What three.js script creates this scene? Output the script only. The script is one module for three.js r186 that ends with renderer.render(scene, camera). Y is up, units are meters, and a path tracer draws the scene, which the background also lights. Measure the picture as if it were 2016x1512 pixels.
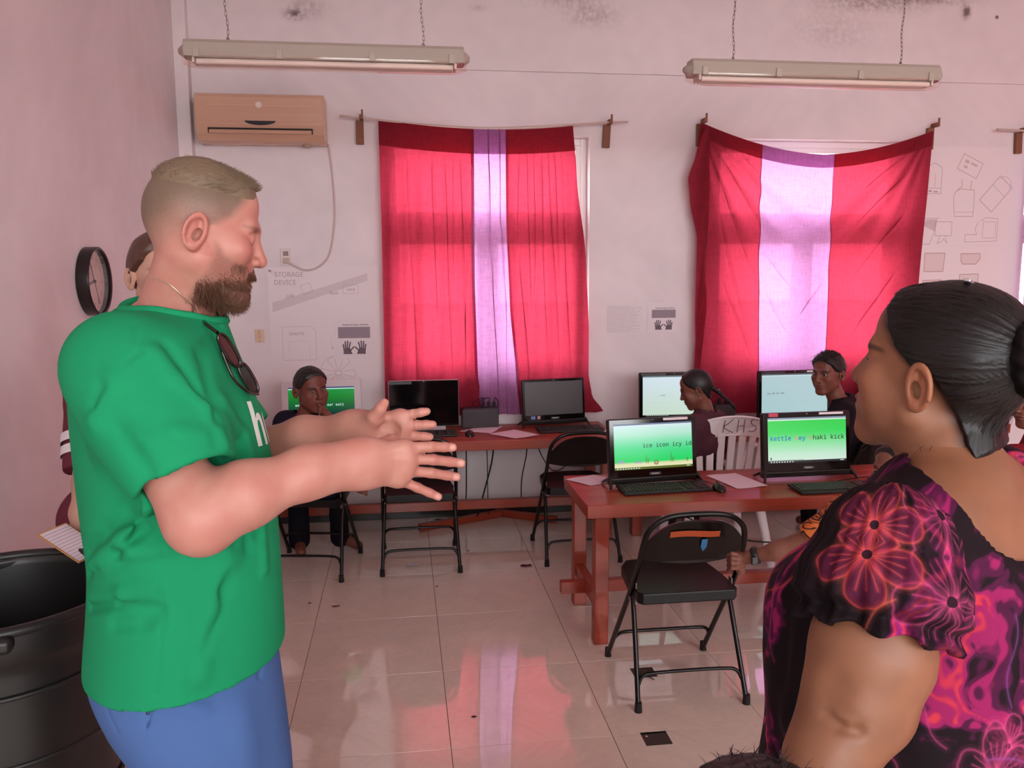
import * as THREE from 'three';
import { RoundedBoxGeometry } from 'three/addons/geometries/RoundedBoxGeometry.js';
import { mergeGeometries } from 'three/addons/utils/BufferGeometryUtils.js';
import { RectAreaLightUniformsLib } from 'three/addons/lights/RectAreaLightUniformsLib.js';
import { ImprovedNoise } from 'three/addons/math/ImprovedNoise.js';

// ---------------------------------------------------------------- camera, sky, lights, exposure
const scene = new THREE.Scene();
const FOCAL = 1640;                                             // pixels of a 2016 x 1512 frame
const camera = new THREE.PerspectiveCamera(2 * Math.atan(756 / FOCAL) * 180 / Math.PI, 2016 / 1512, 0.05, 200);
camera.rotation.order = 'YXZ';
camera.position.set(0, 1.709, 0);
camera.rotation.set(-0.1325, -0.131, -0.0055);
camera.updateMatrixWorld(true);

scene.background = new THREE.Color(0.93, 0.97, 1.0);
scene.backgroundIntensity = 11.0;

const renderer = new THREE.WebGLRenderer({ antialias: true });
renderer.toneMapping = THREE.LinearToneMapping;
renderer.toneMappingExposure = 0.96;
renderer.shadowMap.enabled = true;
RectAreaLightUniformsLib.init();

// daylight through the open windows in the wall behind the camera and in the right wall
const REAR_Z = 3.6, RIGHT_X = 6.4, LEFT_X = -1.38, BACK_Z = -5.75, CEIL = 3.68;
const rearWindows = [[-1.0, 0.5], [1.3, 2.8], [3.6, 5.1]], rightWindows = [[-4.6, -3.1], [-1.6, -0.1], [1.2, 2.7]];
const SILL = 0.98, HEAD = 2.64, R_SILL = 1.35, R_HEAD = 3.35;   // the rear windows sit high
function dayLight(x, y, z, w, h, tx, tz, rgb, power) {
  const l = new THREE.RectAreaLight(new THREE.Color().setRGB(...rgb), power, w, h);
  l.position.set(x, y, z); l.lookAt(tx, y, tz); scene.add(l);
}
for (const [a, b] of rearWindows) dayLight((a + b) / 2, (R_SILL + R_HEAD) / 2, REAR_Z - 0.03, b - a, R_HEAD - R_SILL, (a + b) / 2, 0, [1, 0.94, 0.93], 4.4);

// ---------------------------------------------------------------- helpers
const V = (x, y, z) => new THREE.Vector3(x, y, z);
const at = (px, py, depth) => V((px - 1008) / FOCAL * depth, -(py - 756) / FOCAL * depth, -depth).applyMatrix4(camera.matrixWorld);   // a point of the room that far in front of the lens
let seed = 7;
const rnd = () => { seed = (seed * 1664525 + 1013904223) >>> 0; return seed / 4294967296; };
const rr = (a, b) => a + (b - a) * rnd();
const clamp = (x, a = 0, b = 1) => Math.min(b, Math.max(a, x)), mix = (a, b, t) => a + (b - a) * t;
const sstep = (a, b, x) => { const t = clamp((x - a) / (b - a)); return t * t * (3 - 2 * t); };
const perlin = new ImprovedNoise(), noise = (x, y, z = 0.37) => perlin.noise(x, y, z);
const fbm = (x, y, z = 0.37, n = 4) => { let s = 0, a = 0.5; for (let i = 0; i < n; i++) { s += a * noise(x, y, z); x *= 2.03; y *= 2.03; z *= 2.03; a *= 0.5; } return s; };
const srgb = (h) => new THREE.Color(h);
const used = {};
const numbered = (n) => { used[n] = (used[n] || 0) + 1; return used[n] === 1 ? n : n + '_' + String(used[n] - 1).padStart(3, '0'); };
function flat(g) {
  g = g.index ? g.toNonIndexed() : g;
  for (const k of Object.keys(g.attributes)) if (!['position', 'normal', 'uv'].includes(k)) g.deleteAttribute(k);
  if (!g.attributes.normal) g.computeVertexNormals();
  if (!g.attributes.uv) g.setAttribute('uv', new THREE.BufferAttribute(new Float32Array(g.attributes.position.count * 2), 2));
  return g;
}
const join = (gs) => gs.length === 1 ? gs[0] : mergeGeometries(gs.map(flat));
function mesh(name, geo, mat, parent) {
  const m = new THREE.Mesh(Array.isArray(geo) ? join(geo) : geo, mat);
  m.name = name; m.castShadow = m.receiveShadow = true;
  (parent || scene).add(m);
  return m;
}
function thing(name, label, category, pos = [0, 0, 0], group) {
  const o = new THREE.Group(); o.name = numbered(name); o.position.set(...pos); scene.add(o);
  o.userData.label = label; o.userData.category = category; if (group) o.userData.group = group;
  return o;
}
function single(name, geo, mat, label, category, pos = [0, 0, 0], group) {
  const m = mesh(numbered(name), geo, mat); m.position.set(...pos);
  m.userData.label = label; m.userData.category = category; if (group) m.userData.group = group;
  return m;
}
function struct(name, geo, mat, parent) { const m = mesh(name, geo, mat, parent); if (!parent) m.userData.kind = 'structure'; return m; }
const T = (g, x = 0, y = 0, z = 0) => g.translate(x, y, z);
const box = (w, h, d, x = 0, y = 0, z = 0) => T(new THREE.BoxGeometry(w, h, d), x, y, z);
const rbox = (w, h, d, r, x = 0, y = 0, z = 0, s = 2) => T(new RoundedBoxGeometry(w, h, d, s, r), x, y, z);
const cyl = (r0, r1, h, x = 0, y = 0, z = 0, n = 20) => T(new THREE.CylinderGeometry(r0, r1, h, n), x, y, z);
const sph = (r, x = 0, y = 0, z = 0, n = 16) => T(new THREE.SphereGeometry(r, n, Math.max(6, n * 0.7 | 0)), x, y, z);
function tube(pts, r, seg = 0, rad = 8, closed = false) {
  const c = new THREE.CatmullRomCurve3(pts.map((p) => p.isVector3 ? p : V(...p)), closed, 'catmullrom', 0.5);
  return new THREE.TubeGeometry(c, seg || pts.length * 6, r, rad, closed);
}
function bar(a, b, r, r2 = r, n = 12) {            // a straight round bar with closed ends
  a = a.isVector3 ? a : V(...a); b = b.isVector3 ? b : V(...b);
  const g = new THREE.CylinderGeometry(r2, r, a.distanceTo(b), n);
  g.applyQuaternion(new THREE.Quaternion().setFromUnitVectors(V(0, 1, 0), b.clone().sub(a).normalize()));
  return T(g, (a.x + b.x) / 2, (a.y + b.y) / 2, (a.z + b.z) / 2);
}
function extr(pts, depth, bevel = 0, holes = []) {   // outline in x, y swept along z
  const s = new THREE.Shape(pts.map((p) => new THREE.Vector2(...p)));
  for (const h of holes) s.holes.push(new THREE.Path(h.map((p) => new THREE.Vector2(...p))));
  return new THREE.ExtrudeGeometry(s, { depth, bevelEnabled: bevel > 0, bevelSize: bevel, bevelThickness: bevel, bevelSegments: 2, curveSegments: 10 });
}
const rect = (x0, y0, x1, y1) => [[x0, y0], [x1, y0], [x1, y1], [x0, y1]];
function std(color, roughness = 0.6, extra = {}) {
  const { rgb, ...rest } = extra;
  return new THREE.MeshPhysicalMaterial({ color: rgb ? new THREE.Color().setRGB(...rgb) : srgb(color), roughness, ...rest });
}
function canvasTex(w, h, draw, repeat) {
  const c = document.createElement('canvas'); c.width = w; c.height = h;
  draw(c.getContext('2d'), w, h);
  const t = new THREE.CanvasTexture(c); t.colorSpace = THREE.SRGBColorSpace;
  if (repeat) { t.wrapS = t.wrapT = THREE.RepeatWrapping; t.repeat.set(...repeat); }
  return t;
}
function pixelTex(w, h, fn, srgbSpace = true) {      // fn(u, v) -> [r, g, b] in 0..255
  const d = new Uint8Array(w * h * 4);
  for (let j = 0; j < h; j++) for (let i = 0; i < w; i++) {
    const c = fn((i + 0.5) / w, (j + 0.5) / h), o = (j * w + i) * 4;
    d[o] = clamp(c[0], 0, 255); d[o + 1] = clamp(c[1], 0, 255); d[o + 2] = clamp(c[2], 0, 255); d[o + 3] = 255;
  }
  const t = new THREE.DataTexture(d, w, h); t.magFilter = THREE.LinearFilter; t.minFilter = THREE.LinearFilter;
  t.wrapS = t.wrapT = THREE.RepeatWrapping; if (srgbSpace) t.colorSpace = THREE.SRGBColorSpace; t.needsUpdate = true;
  return t;
}
// uv in metres from the two axes a face spans
function metricUV(g, scale = 1) {
  g = flat(g); const p = g.attributes.position, n = g.attributes.normal, uv = g.attributes.uv;
  for (let i = 0; i < p.count; i++) {
    const ax = Math.abs(n.getX(i)), ay = Math.abs(n.getY(i)), az = Math.abs(n.getZ(i));
    if (ay >= ax && ay >= az) uv.setXY(i, p.getX(i) * scale, p.getZ(i) * scale);
    else if (ax >= az) uv.setXY(i, p.getZ(i) * scale, p.getY(i) * scale);
    else uv.setXY(i, p.getX(i) * scale, p.getY(i) * scale);
  }
  return g;
}

// ---------------------------------------------------------------- materials of the room
const plasterTex = pixelTex(1024, 1024, (u, v) => {               // painted plaster over 4 m: uneven paint, a little grime
  const P = (f, o) => { const a = u * Math.PI * 2, b = v * Math.PI * 2; return noise(Math.cos(a) * f + o, Math.sin(a) * f + Math.cos(b) * f, Math.sin(b) * f + o); };
  const k = 1 + 0.035 * P(0.9, 2) + 0.025 * P(2.6, 7) + 0.015 * P(7, 4);
  return [228 * k, 218 * k, 220 * k];
});
plasterTex.repeat.set(0.25, 0.25);
const plasterBump = pixelTex(256, 256, () => { const k = 110 + rnd() * 60; return [k, k, k]; }, false);
plasterBump.repeat.set(1.6, 1.6);
const wallMat = std('#ffffff', 0.75, { map: plasterTex, bumpMap: plasterBump, bumpScale: 0.0008 });
const whitePaint = std('#e9e4e2', 0.4);
const paleTile = std('#a89c90', 0.07, { specularIntensity: 1, ior: 1.55 });

// ---------------------------------------------------------------- shell
const WT = 0.2;                                                     // wall thickness
const W1 = [-0.10, 1.305, 1.015, 2.63], W2 = [2.20, 3.66, 1.015, 2.635], W3 = [4.60, 6.05, 1.015, 2.635];
const holeOf = (w) => [[w[0], w[2]], [w[1], w[2]], [w[1], w[3]], [w[0], w[3]]];
struct('wall_back', metricUV(T(extr(rect(LEFT_X - 0.2, -0.12, RIGHT_X + 0.2, CEIL + 0.05), WT, 0, [W1, W2, W3].map(holeOf)), 0, 0, BACK_Z - WT)), wallMat);
struct('wall_left', metricUV(box(0.2, CEIL + 0.2, REAR_Z - BACK_Z + 0.4, LEFT_X - 0.1, CEIL / 2, (REAR_Z + BACK_Z) / 2)), wallMat);
struct('wall_rear', metricUV(T(extr(rect(LEFT_X - 0.2, -0.12, RIGHT_X + 0.2, CEIL + 0.05), WT, 0, rearWindows.map(([a, b]) => holeOf([a, b, R_SILL, R_HEAD]))), 0, 0, REAR_Z)), wallMat);
{
  const g = T(extr(rect(BACK_Z - 0.2, -0.12, REAR_Z + 0.2, CEIL + 0.05), WT, 0, rightWindows.map(([a, b]) => holeOf([a, b, SILL, HEAD]))), 0, 0, 0);
  g.rotateY(-Math.PI / 2); T(g, RIGHT_X + WT, 0, 0);
  struct('wall_right', metricUV(g), wallMat);
}
struct('ceiling', metricUV(box(RIGHT_X - LEFT_X + 0.4, 0.15, REAR_Z - BACK_Z + 0.4, (RIGHT_X + LEFT_X) / 2, CEIL + 0.075, (REAR_Z + BACK_Z) / 2)), wallMat);
// shallow beam ledge across the back wall, and the corner pilaster
{
  const W0 = RIGHT_X - LEFT_X, H0 = CEIL - 3.045, TW = 2048, TH = 256;
  // damp and mould on the beam: [x, y, spread x, spread y, strength], metres on the wall
  const mould = [[-0.64, 3.36, 0.05, 0.03, 0.55], [-0.56, 3.40, 0.10, 0.06, 0.2], [1.12, 3.52, 0.20, 0.05, 0.22], [1.30, 3.42, 0.16, 0.07, 0.22], [1.62, 3.585, 0.40, 0.03, 0.3], [3.3, 3.56, 0.35, 0.05, 0.3], [3.02, 3.38, 0.3, 0.12, 0.10], [4.02, 3.53, 0.028, 0.04, 0.9], [4.26, 3.50, 0.010, 0.010, 1.2], [3.7, 3.60, 0.3, 0.03, 0.35], [0.55, 3.44, 0.05, 0.02, 0.15], [2.42, 3.62, 0.2, 0.03, 0.2]];
  const beamTex = pixelTex(TW, TH, (u, v) => {
    const x = LEFT_X + u * W0, y = 3.045 + v * H0; let k = 1 + 0.03 * fbm(x * 1.1, y * 1.1, 3.3, 4) + 0.02 * noise(x * 9, y * 9, 1.1), m = 0;
    for (const [a, b, c, d, s] of mould) { const q = Math.hypot((x - a) / c, (y - b) / d); if (q < 2.2) m += s * Math.exp(-q * q) * clamp(0.25 + 1.9 * fbm(x * 34, y * 34, a, 4) + 0.5, 0, 1.2); }
    m = clamp(m, 0, 0.85);
    return [mix(228 * k, 78, m), mix(218 * k, 58, m), mix(220 * k, 56, m)];
  });
  const g = flat(box(W0, H0, 0.022, (RIGHT_X + LEFT_X) / 2, (CEIL + 3.045) / 2, BACK_Z + 0.010)), p = g.attributes.position;
  for (let i = 0; i < p.count; i++) g.attributes.uv.setXY(i, (p.getX(i) - LEFT_X) / W0, (p.getY(i) - 3.045) / H0);
  struct('trim_1', g, std('#ffffff', 0.75, { map: beamTex }));
}
struct('trim_2', metricUV(rbox(0.085, CEIL, 0.085, 0.006, LEFT_X + 0.042, CEIL / 2, BACK_Z + 0.042)), wallMat);
const skirt = std('#17130f', 0.35);
struct('baseboard_back', rbox(RIGHT_X - LEFT_X, 0.088, 0.016, 0.003, (RIGHT_X + LEFT_X) / 2, 0.044, BACK_Z + 0.009), skirt);
struct('baseboard_left', rbox(0.016, 0.088, REAR_Z - BACK_Z - 0.1, 0.003, LEFT_X + 0.009, 0.044, (REAR_Z + BACK_Z) / 2 + 0.03), skirt);

// floor: polished 60 cm tiles, each its own piece, on a bed of grout
const tileTex = pixelTex(512, 512, (u, v) => {
  const P = (f, o) => { const a = u * Math.PI * 2, b = v * Math.PI * 2; return noise(Math.cos(a) * f + o, Math.sin(a) * f + Math.cos(b) * f, Math.sin(b) * f + o); };
  const k = 1 + 0.03 * P(1.4, 3) + 0.025 * P(6, 9) + (rnd() - 0.5) * 0.02;
  return [226 * k, 210 * k, 196 * k];
});
const tileMats = [1, 0.975, 1.02].map((k) => new THREE.MeshPhysicalMaterial({ map: tileTex, color: new THREE.Color().setRGB(k * 0.98, k * 0.98, k * 0.98), roughness: 0.05, ior: 1.65, clearcoat: 0.7, clearcoatRoughness: 0.02 }));
const floor = new THREE.Group(); floor.name = 'floor'; floor.userData.kind = 'structure'; scene.add(floor);
mesh('grout_bed', box(RIGHT_X - LEFT_X + 0.2, 0.1, REAR_Z - BACK_Z + 0.2, (RIGHT_X + LEFT_X) / 2, -0.0525, (REAR_Z + BACK_Z) / 2), std('#3d302a', 0.9), floor);
const pits = [[0.999, -3.293], [0.898, -2.79]];                       // two open floor-box cut-outs
{
  const ox = 0.1426, oz = -3.4259, g0 = metricUV(rbox(0.598, 0.012, 0.598, 0.0012, 0, -0.006, 0, 1));
  const xs = [], zs = [];
  for (let i = -4; i < 12; i++) xs.push(ox + i * 0.6); for (let j = -5; j < 13; j++) zs.push(oz + j * 0.6);
  let n = 0;
  for (const x of xs) for (const z of zs) {
    const x0 = Math.max(x, LEFT_X), x1 = Math.min(x + 0.6, RIGHT_X), z0 = Math.max(z, BACK_Z), z1 = Math.min(z + 0.6, REAR_Z);
    if (x1 - x0 < 0.02 || z1 - z0 < 0.02) continue;
    const cut = pits.filter(([a, b]) => a > x0 - 0.05 && a < x1 + 0.05 && b > z0 - 0.05 && b < z1 + 0.05);
    let g = g0;
    if (cut.length) {
      const hs = cut.map(([a, b]) => [Math.max(a - 0.05, x0 + 0.001), Math.max(b - 0.047, z0 + 0.001), Math.min(a + 0.05, x1 - 0.001), Math.min(b + 0.047, z1 - 0.001)]);
      g = extr(rect(x0 + 0.001, -(z1 - 0.001), x1 - 0.001, -(z0 + 0.001)), 0.012, 0, hs.map(([a, b, c, d]) => rect(a, -d, c, -b)));
      g.rotateX(-Math.PI / 2); T(g, 0, -0.012, 0); g = metricUV(g);
      mesh('tile', g, tileMats[n++ % 3], floor);
    } else {
      const full = x1 - x0 > 0.599 && z1 - z0 > 0.599;
      const m = mesh('tile', full ? g0 : metricUV(rbox(x1 - x0 - 0.002, 0.012, z1 - z0 - 0.002, 0.0012, 0, -0.006, 0, 1)), tileMats[(n * 7 + (n >> 2)) % 3], floor); n++;
      m.position.set((x0 + x1) / 2, 0, (z0 + z1) / 2);
    }
  }
}
// what shows in the two floor boxes
{
  const dirt = std('#4a3526', 0.9), pale = std('#b8a894', 0.7), galv = std('#6b6460', 0.5, { metalness: 0.6 });
  const a = thing('floor_box', 'open square floor box full of dirt under the front folding chair', 'floor box', [pits[0][0], -0.012, pits[0][1]]);
  mesh('tray', [box(0.094, 0.004, 0.088, 0, -0.001, 0)], dirt, a);
  mesh('rubble', [sph(0.012, 0.02, 0.002, 0.01, 8), sph(0.009, -0.02, 0.002, 0.02, 8), sph(0.014, 0.005, 0, -0.02, 8)], dirt, a);
  mesh('wire_end', tube([[-0.03, 0.002, 0.02], [-0.01, 0.02, 0.035], [0.01, 0.016, 0.05], [0.025, 0.013, 0.075]], 0.002), skirt, a);
  const b = thing('floor_box', 'open square floor box with pale debris in front of the folding chair', 'floor box', [pits[1][0], -0.012, pits[1][1]]);
  mesh('tray', [box(0.094, 0.004, 0.088, 0, -0.001, 0)], galv, b);
  mesh('debris', [rbox(0.04, 0.008, 0.03, 0.003, -0.01, 0.004, 0.01), rbox(0.03, 0.006, 0.02, 0.002, 0.022, 0.004, -0.018), sph(0.008, -0.03, 0.004, -0.02, 8)], pale, b);
}

// windows: white frame, transom, fixed upper light, two lower casements, panes
const frameMat = std('#f2f0f0', 0.35), paneMat = new THREE.MeshPhysicalMaterial({ color: 0xffffff, roughness: 0.02, transmission: 1, thickness: 0, ior: 1.45 });
function windowUnit(n, w) {
  const o = new THREE.Group(); o.name = 'window_' + n; o.userData.kind = 'structure'; o.position.set((w[0] + w[1]) / 2, w[2], BACK_Z - WT + 0.07); scene.add(o);
  const W = w[1] - w[0], H = w[3] - w[2], f = 0.045, d = 0.06, tr = 0.945, tt = 0.13;
  mesh('window_frame', [rbox(f, H, d, 0.005, -W / 2 + f / 2, H / 2), rbox(f, H, d, 0.005, W / 2 - f / 2, H / 2), rbox(W - 2 * f, f, d, 0.005, 0, f / 2), rbox(W - 2 * f, f, d, 0.005, 0, H - f / 2)], frameMat, o);
  mesh('transom', rbox(W - 2 * f, tt, d, 0.005, 0, tr + tt / 2), frameMat, o);
  mesh('mullion', rbox(0.07, tr - f, d, 0.005, 0, (tr + f) / 2), frameMat, o);
  const sash = (x0, x1, y0, y1, s) => {
    const q = mesh('sash', [rbox(s, y1 - y0, 0.04, 0.004, x0 + s / 2, (y0 + y1) / 2, 0.012), rbox(s, y1 - y0, 0.04, 0.004, x1 - s / 2, (y0 + y1) / 2, 0.012), rbox(x1 - x0 - 2 * s, s, 0.04, 0.004, (x0 + x1) / 2, y0 + s / 2, 0.012), rbox(x1 - x0 - 2 * s, s, 0.04, 0.004, (x0 + x1) / 2, y1 - s / 2, 0.012)], frameMat, o);
    mesh('pane', box(x1 - x0 - 2 * s + 0.01, y1 - y0 - 2 * s + 0.01, 0.004, (x0 + x1) / 2, (y0 + y1) / 2, 0.012), paneMat, q);
  };
  sash(-W / 2 + f, -0.025, f, tr, 0.05); sash(0.025, W / 2 - f, f, tr, 0.05); sash(-W / 2 + f, W / 2 - f, tr + tt, H - f, 0.035);
  mesh('window_sill', rbox(W, 0.02, 0.14, 0.004, 0, 0.01, 0.07), frameMat, o);
}
[W1, W2, W3].forEach((w, i) => windowUnit(i + 1, w));
// open daylight windows outside the picture
function plainWindow(n, x, z, w, turn, y0 = SILL, y1 = HEAD) {
  const o = new THREE.Group(); o.name = 'window_' + n; o.userData.kind = 'structure'; o.position.set(x, y0, z); o.rotation.y = turn; scene.add(o);
  const H = y1 - y0, f = 0.05;
  mesh('window_frame', [box(f, H, 0.06, -w / 2 + f / 2, H / 2), box(f, H, 0.06, w / 2 - f / 2, H / 2), box(w, f, 0.06, 0, f / 2), box(w, f, 0.06, 0, H - f / 2), box(f, H, 0.05, 0, H / 2)], frameMat, o);
}
rearWindows.forEach(([a, b], i) => plainWindow(4 + i, (a + b) / 2, REAR_Z + 0.12, b - a, 0, R_SILL, R_HEAD));
rightWindows.forEach(([a, b], i) => plainWindow(7 + i, RIGHT_X + 0.12, (a + b) / 2, b - a, Math.PI / 2));
{
  const g = new THREE.PlaneGeometry(120, 120); g.rotateX(-Math.PI / 2);
  struct('ground_outside', T(g, 0, -0.4, 0), std('#9a948a', 0.95));
}

// ---------------------------------------------------------------- curtains
const weave = pixelTex(256, 256, (u, v) => { const k = 225 + 14 * noise(u * 60, v * 6, 1.5) + 14 * noise(u * 6, v * 60, 8.5) + rr(-5, 5); return [k, k, k]; });
weave.repeat.set(3, 3);
const redCloth = new THREE.MeshPhysicalMaterial({ color: new THREE.Color().setRGB(0.50, 0.036, 0.074), map: weave, roughness: 0.95, transmission: 0.7, thickness: 0, side: THREE.DoubleSide, specularIntensity: 0.2 });
const paleCloth = new THREE.MeshPhysicalMaterial({ color: new THREE.Color().setRGB(0.61, 0.26, 0.53), map: weave, roughness: 0.95, transmission: 0.68, thickness: 0, side: THREE.DoubleSide, specularIntensity: 0.2 });
function sheet(fn, ns, nt) {
  const g = new THREE.PlaneGeometry(1, 1, ns, nt), p = g.attributes.position, uv = g.attributes.uv;
  for (let i = 0; i < p.count; i++) {
    const s = uv.getX(i), t = 1 - uv.getY(i), q = fn(s, t);
    p.setXYZ(i, q[0], q[1], q[2]);
  }
  g.computeVertexNormals();
  for (let i = 0; i < p.count; i++) uv.setXY(i, p.getX(i), p.getY(i));
  return g;
}
const poly = (pts, t) => {                                  // piecewise smooth interpolation of [t, value]
  if (t <= pts[0][0]) return pts[0][1];
  for (let i = 1; i < pts.length; i++) if (t <= pts[i][0]) { const a = pts[i - 1], b = pts[i], k = (t - a[0]) / (b[0] - a[0]); return mix(a[1], b[1], k * k * (3 - 2 * k) * 0.5 + k * 0.5); }
  return pts[pts.length - 1][1];
};
// a pleat: the cloth doubles over itself in a narrow strip
const pleat = (x, c, w, p) => { const k = (x - c) / w; return Math.abs(k) < 3 ? -p * k * Math.exp(-k * k) * 1.6 : 0; };
const pleatZ = (x, c, w, q) => { const k = (x - c) / w; return Math.abs(k) < 3 ? q * Math.exp(-k * k) : 0; };
const ROD_Z = BACK_Z + 0.075;
{
  const cur = thing('curtain', 'red curtain with a gathered pale pink middle stripe, hung behind the switched-off monitors', 'curtain', [0.53, 0, ROD_Z]);
  const top = (x) => 2.652 + 0.075 * Math.pow((x - 0.60) / 0.62, 2) * 0.55;        // sagging rod
  const bottom = 0.735;
  // boundary x of the panels at height fraction t (0 top, 1 bottom)
  const e0 = (t) => poly([[0, -0.122], [0.4, -0.118], [1, -0.125]], t), e1 = (t) => poly([[0, 0.500], [0.5, 0.498], [0.86, 0.512], [1, 0.56]], t);
  const e2 = (t) => poly([[0, 0.712], [0.3, 0.715], [0.6, 0.735], [0.86, 0.775], [1, 0.80]], t), e3 = (t) => poly([[0, 1.172], [0.15, 1.20], [0.45, 1.262], [0.7, 1.285], [0.86, 1.285], [0.94, 1.31], [1, 1.40]], t);
  const panel = (ea, eb, pleats, wave, ns, band) => (s, t) => {
    if (band) t = t * 0.083;
    const a = ea(t), b = eb(t), x0 = mix(a, b, s), y = mix(top(x0), bottom, t);
    let x = x0, z = 0.012 * Math.sin(x0 * 23 + wave) * sstep(0, 0.4, t) + 0.007 * Math.sin(x0 * 61 + wave * 2 + t * 2) * sstep(0, 0.3, t) + 0.014 * Math.sin(t * 5 + x0 * 3);
    for (const [c, w, p, t0, t1, lean] of pleats) {
      const k = sstep(t0, t0 + 0.08, t) * (1 - sstep(t1 - 0.15, t1, t)), cc = c + (lean || 0) * (t - t0);
      x += pleat(x0, cc + 0.006 * Math.sin(t * 9 + c * 40), w * 1.25, p * k * 0.78); z += pleatZ(x0, cc, w, 0.012 * k);
    }
    return [x - 0.53, y, z + (band ? 0.004 : 0)];
  };
  const L = [[0.22, 0.012, 0.016, 0.07, 0.75, 0.03], [0.30, 0.010, 0.013, 0.08, 0.9, 0.05], [0.36, 0.010, 0.012, 0.07, 0.6, -0.02], [0.41, 0.011, 0.015, 0.07, 0.8, 0.03], [0.05, 0.014, 0.014, 0.1, 1, 0.06], [0.46, 0.010, 0.014, 0.4, 1.2, -0.08]];
  const R = [[0.80, 0.010, 0.013, 0.05, 0.45, -0.03], [0.86, 0.010, 0.014, 0.05, 0.7, 0.04], [0.905, 0.009, 0.013, 0.05, 0.6, 0.02], [0.95, 0.010, 0.014, 0.05, 0.85, 0.06], [1.0, 0.010, 0.013, 0.05, 0.9, 0.10], [1.05, 0.010, 0.013, 0.06, 0.6, 0.05], [0.80, 0.012, 0.018, 0.4, 1.2, 0.14], [1.09, 0.013, 0.014, 0.05, 1.0, 0.09]];
  const M = [[0.60, 0.022, 0.034, -0.1, 0.5, 0.0], [0.66, 0.016, 0.024, -0.1, 0.62, 0.05], [0.62, 0.02, 0.03, 0.35, 1.3, 0.05], [0.70, 0.016, 0.022, 0.3, 1.3, 0.03]];
  mesh('panel', sheet(panel(e0, e1, L, 0.4, 150, false), 170, 60), redCloth, cur);
  mesh('panel', T(sheet(panel((t) => e1(t) - 0.02, (t) => e2(t) + 0.02, M, 1.7, 90, false), 110, 60), 0, 0, -0.007), paleCloth, cur).userData.label = 'pale pink stripe';
  mesh('panel', sheet(panel(e2, e3, R, 2.9, 150, false), 170, 60), redCloth, cur);
  mesh('header', sheet(panel(e0, e1, L, 0.4, 0, true), 60, 6), redCloth, cur);
  mesh('header', sheet(panel(e1, e2, M, 1.7, 0, true), 60, 6), paleCloth, cur);
  mesh('header', sheet(panel(e2, e3, R, 2.9, 0, true), 60, 6), redCloth, cur);
}
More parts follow.
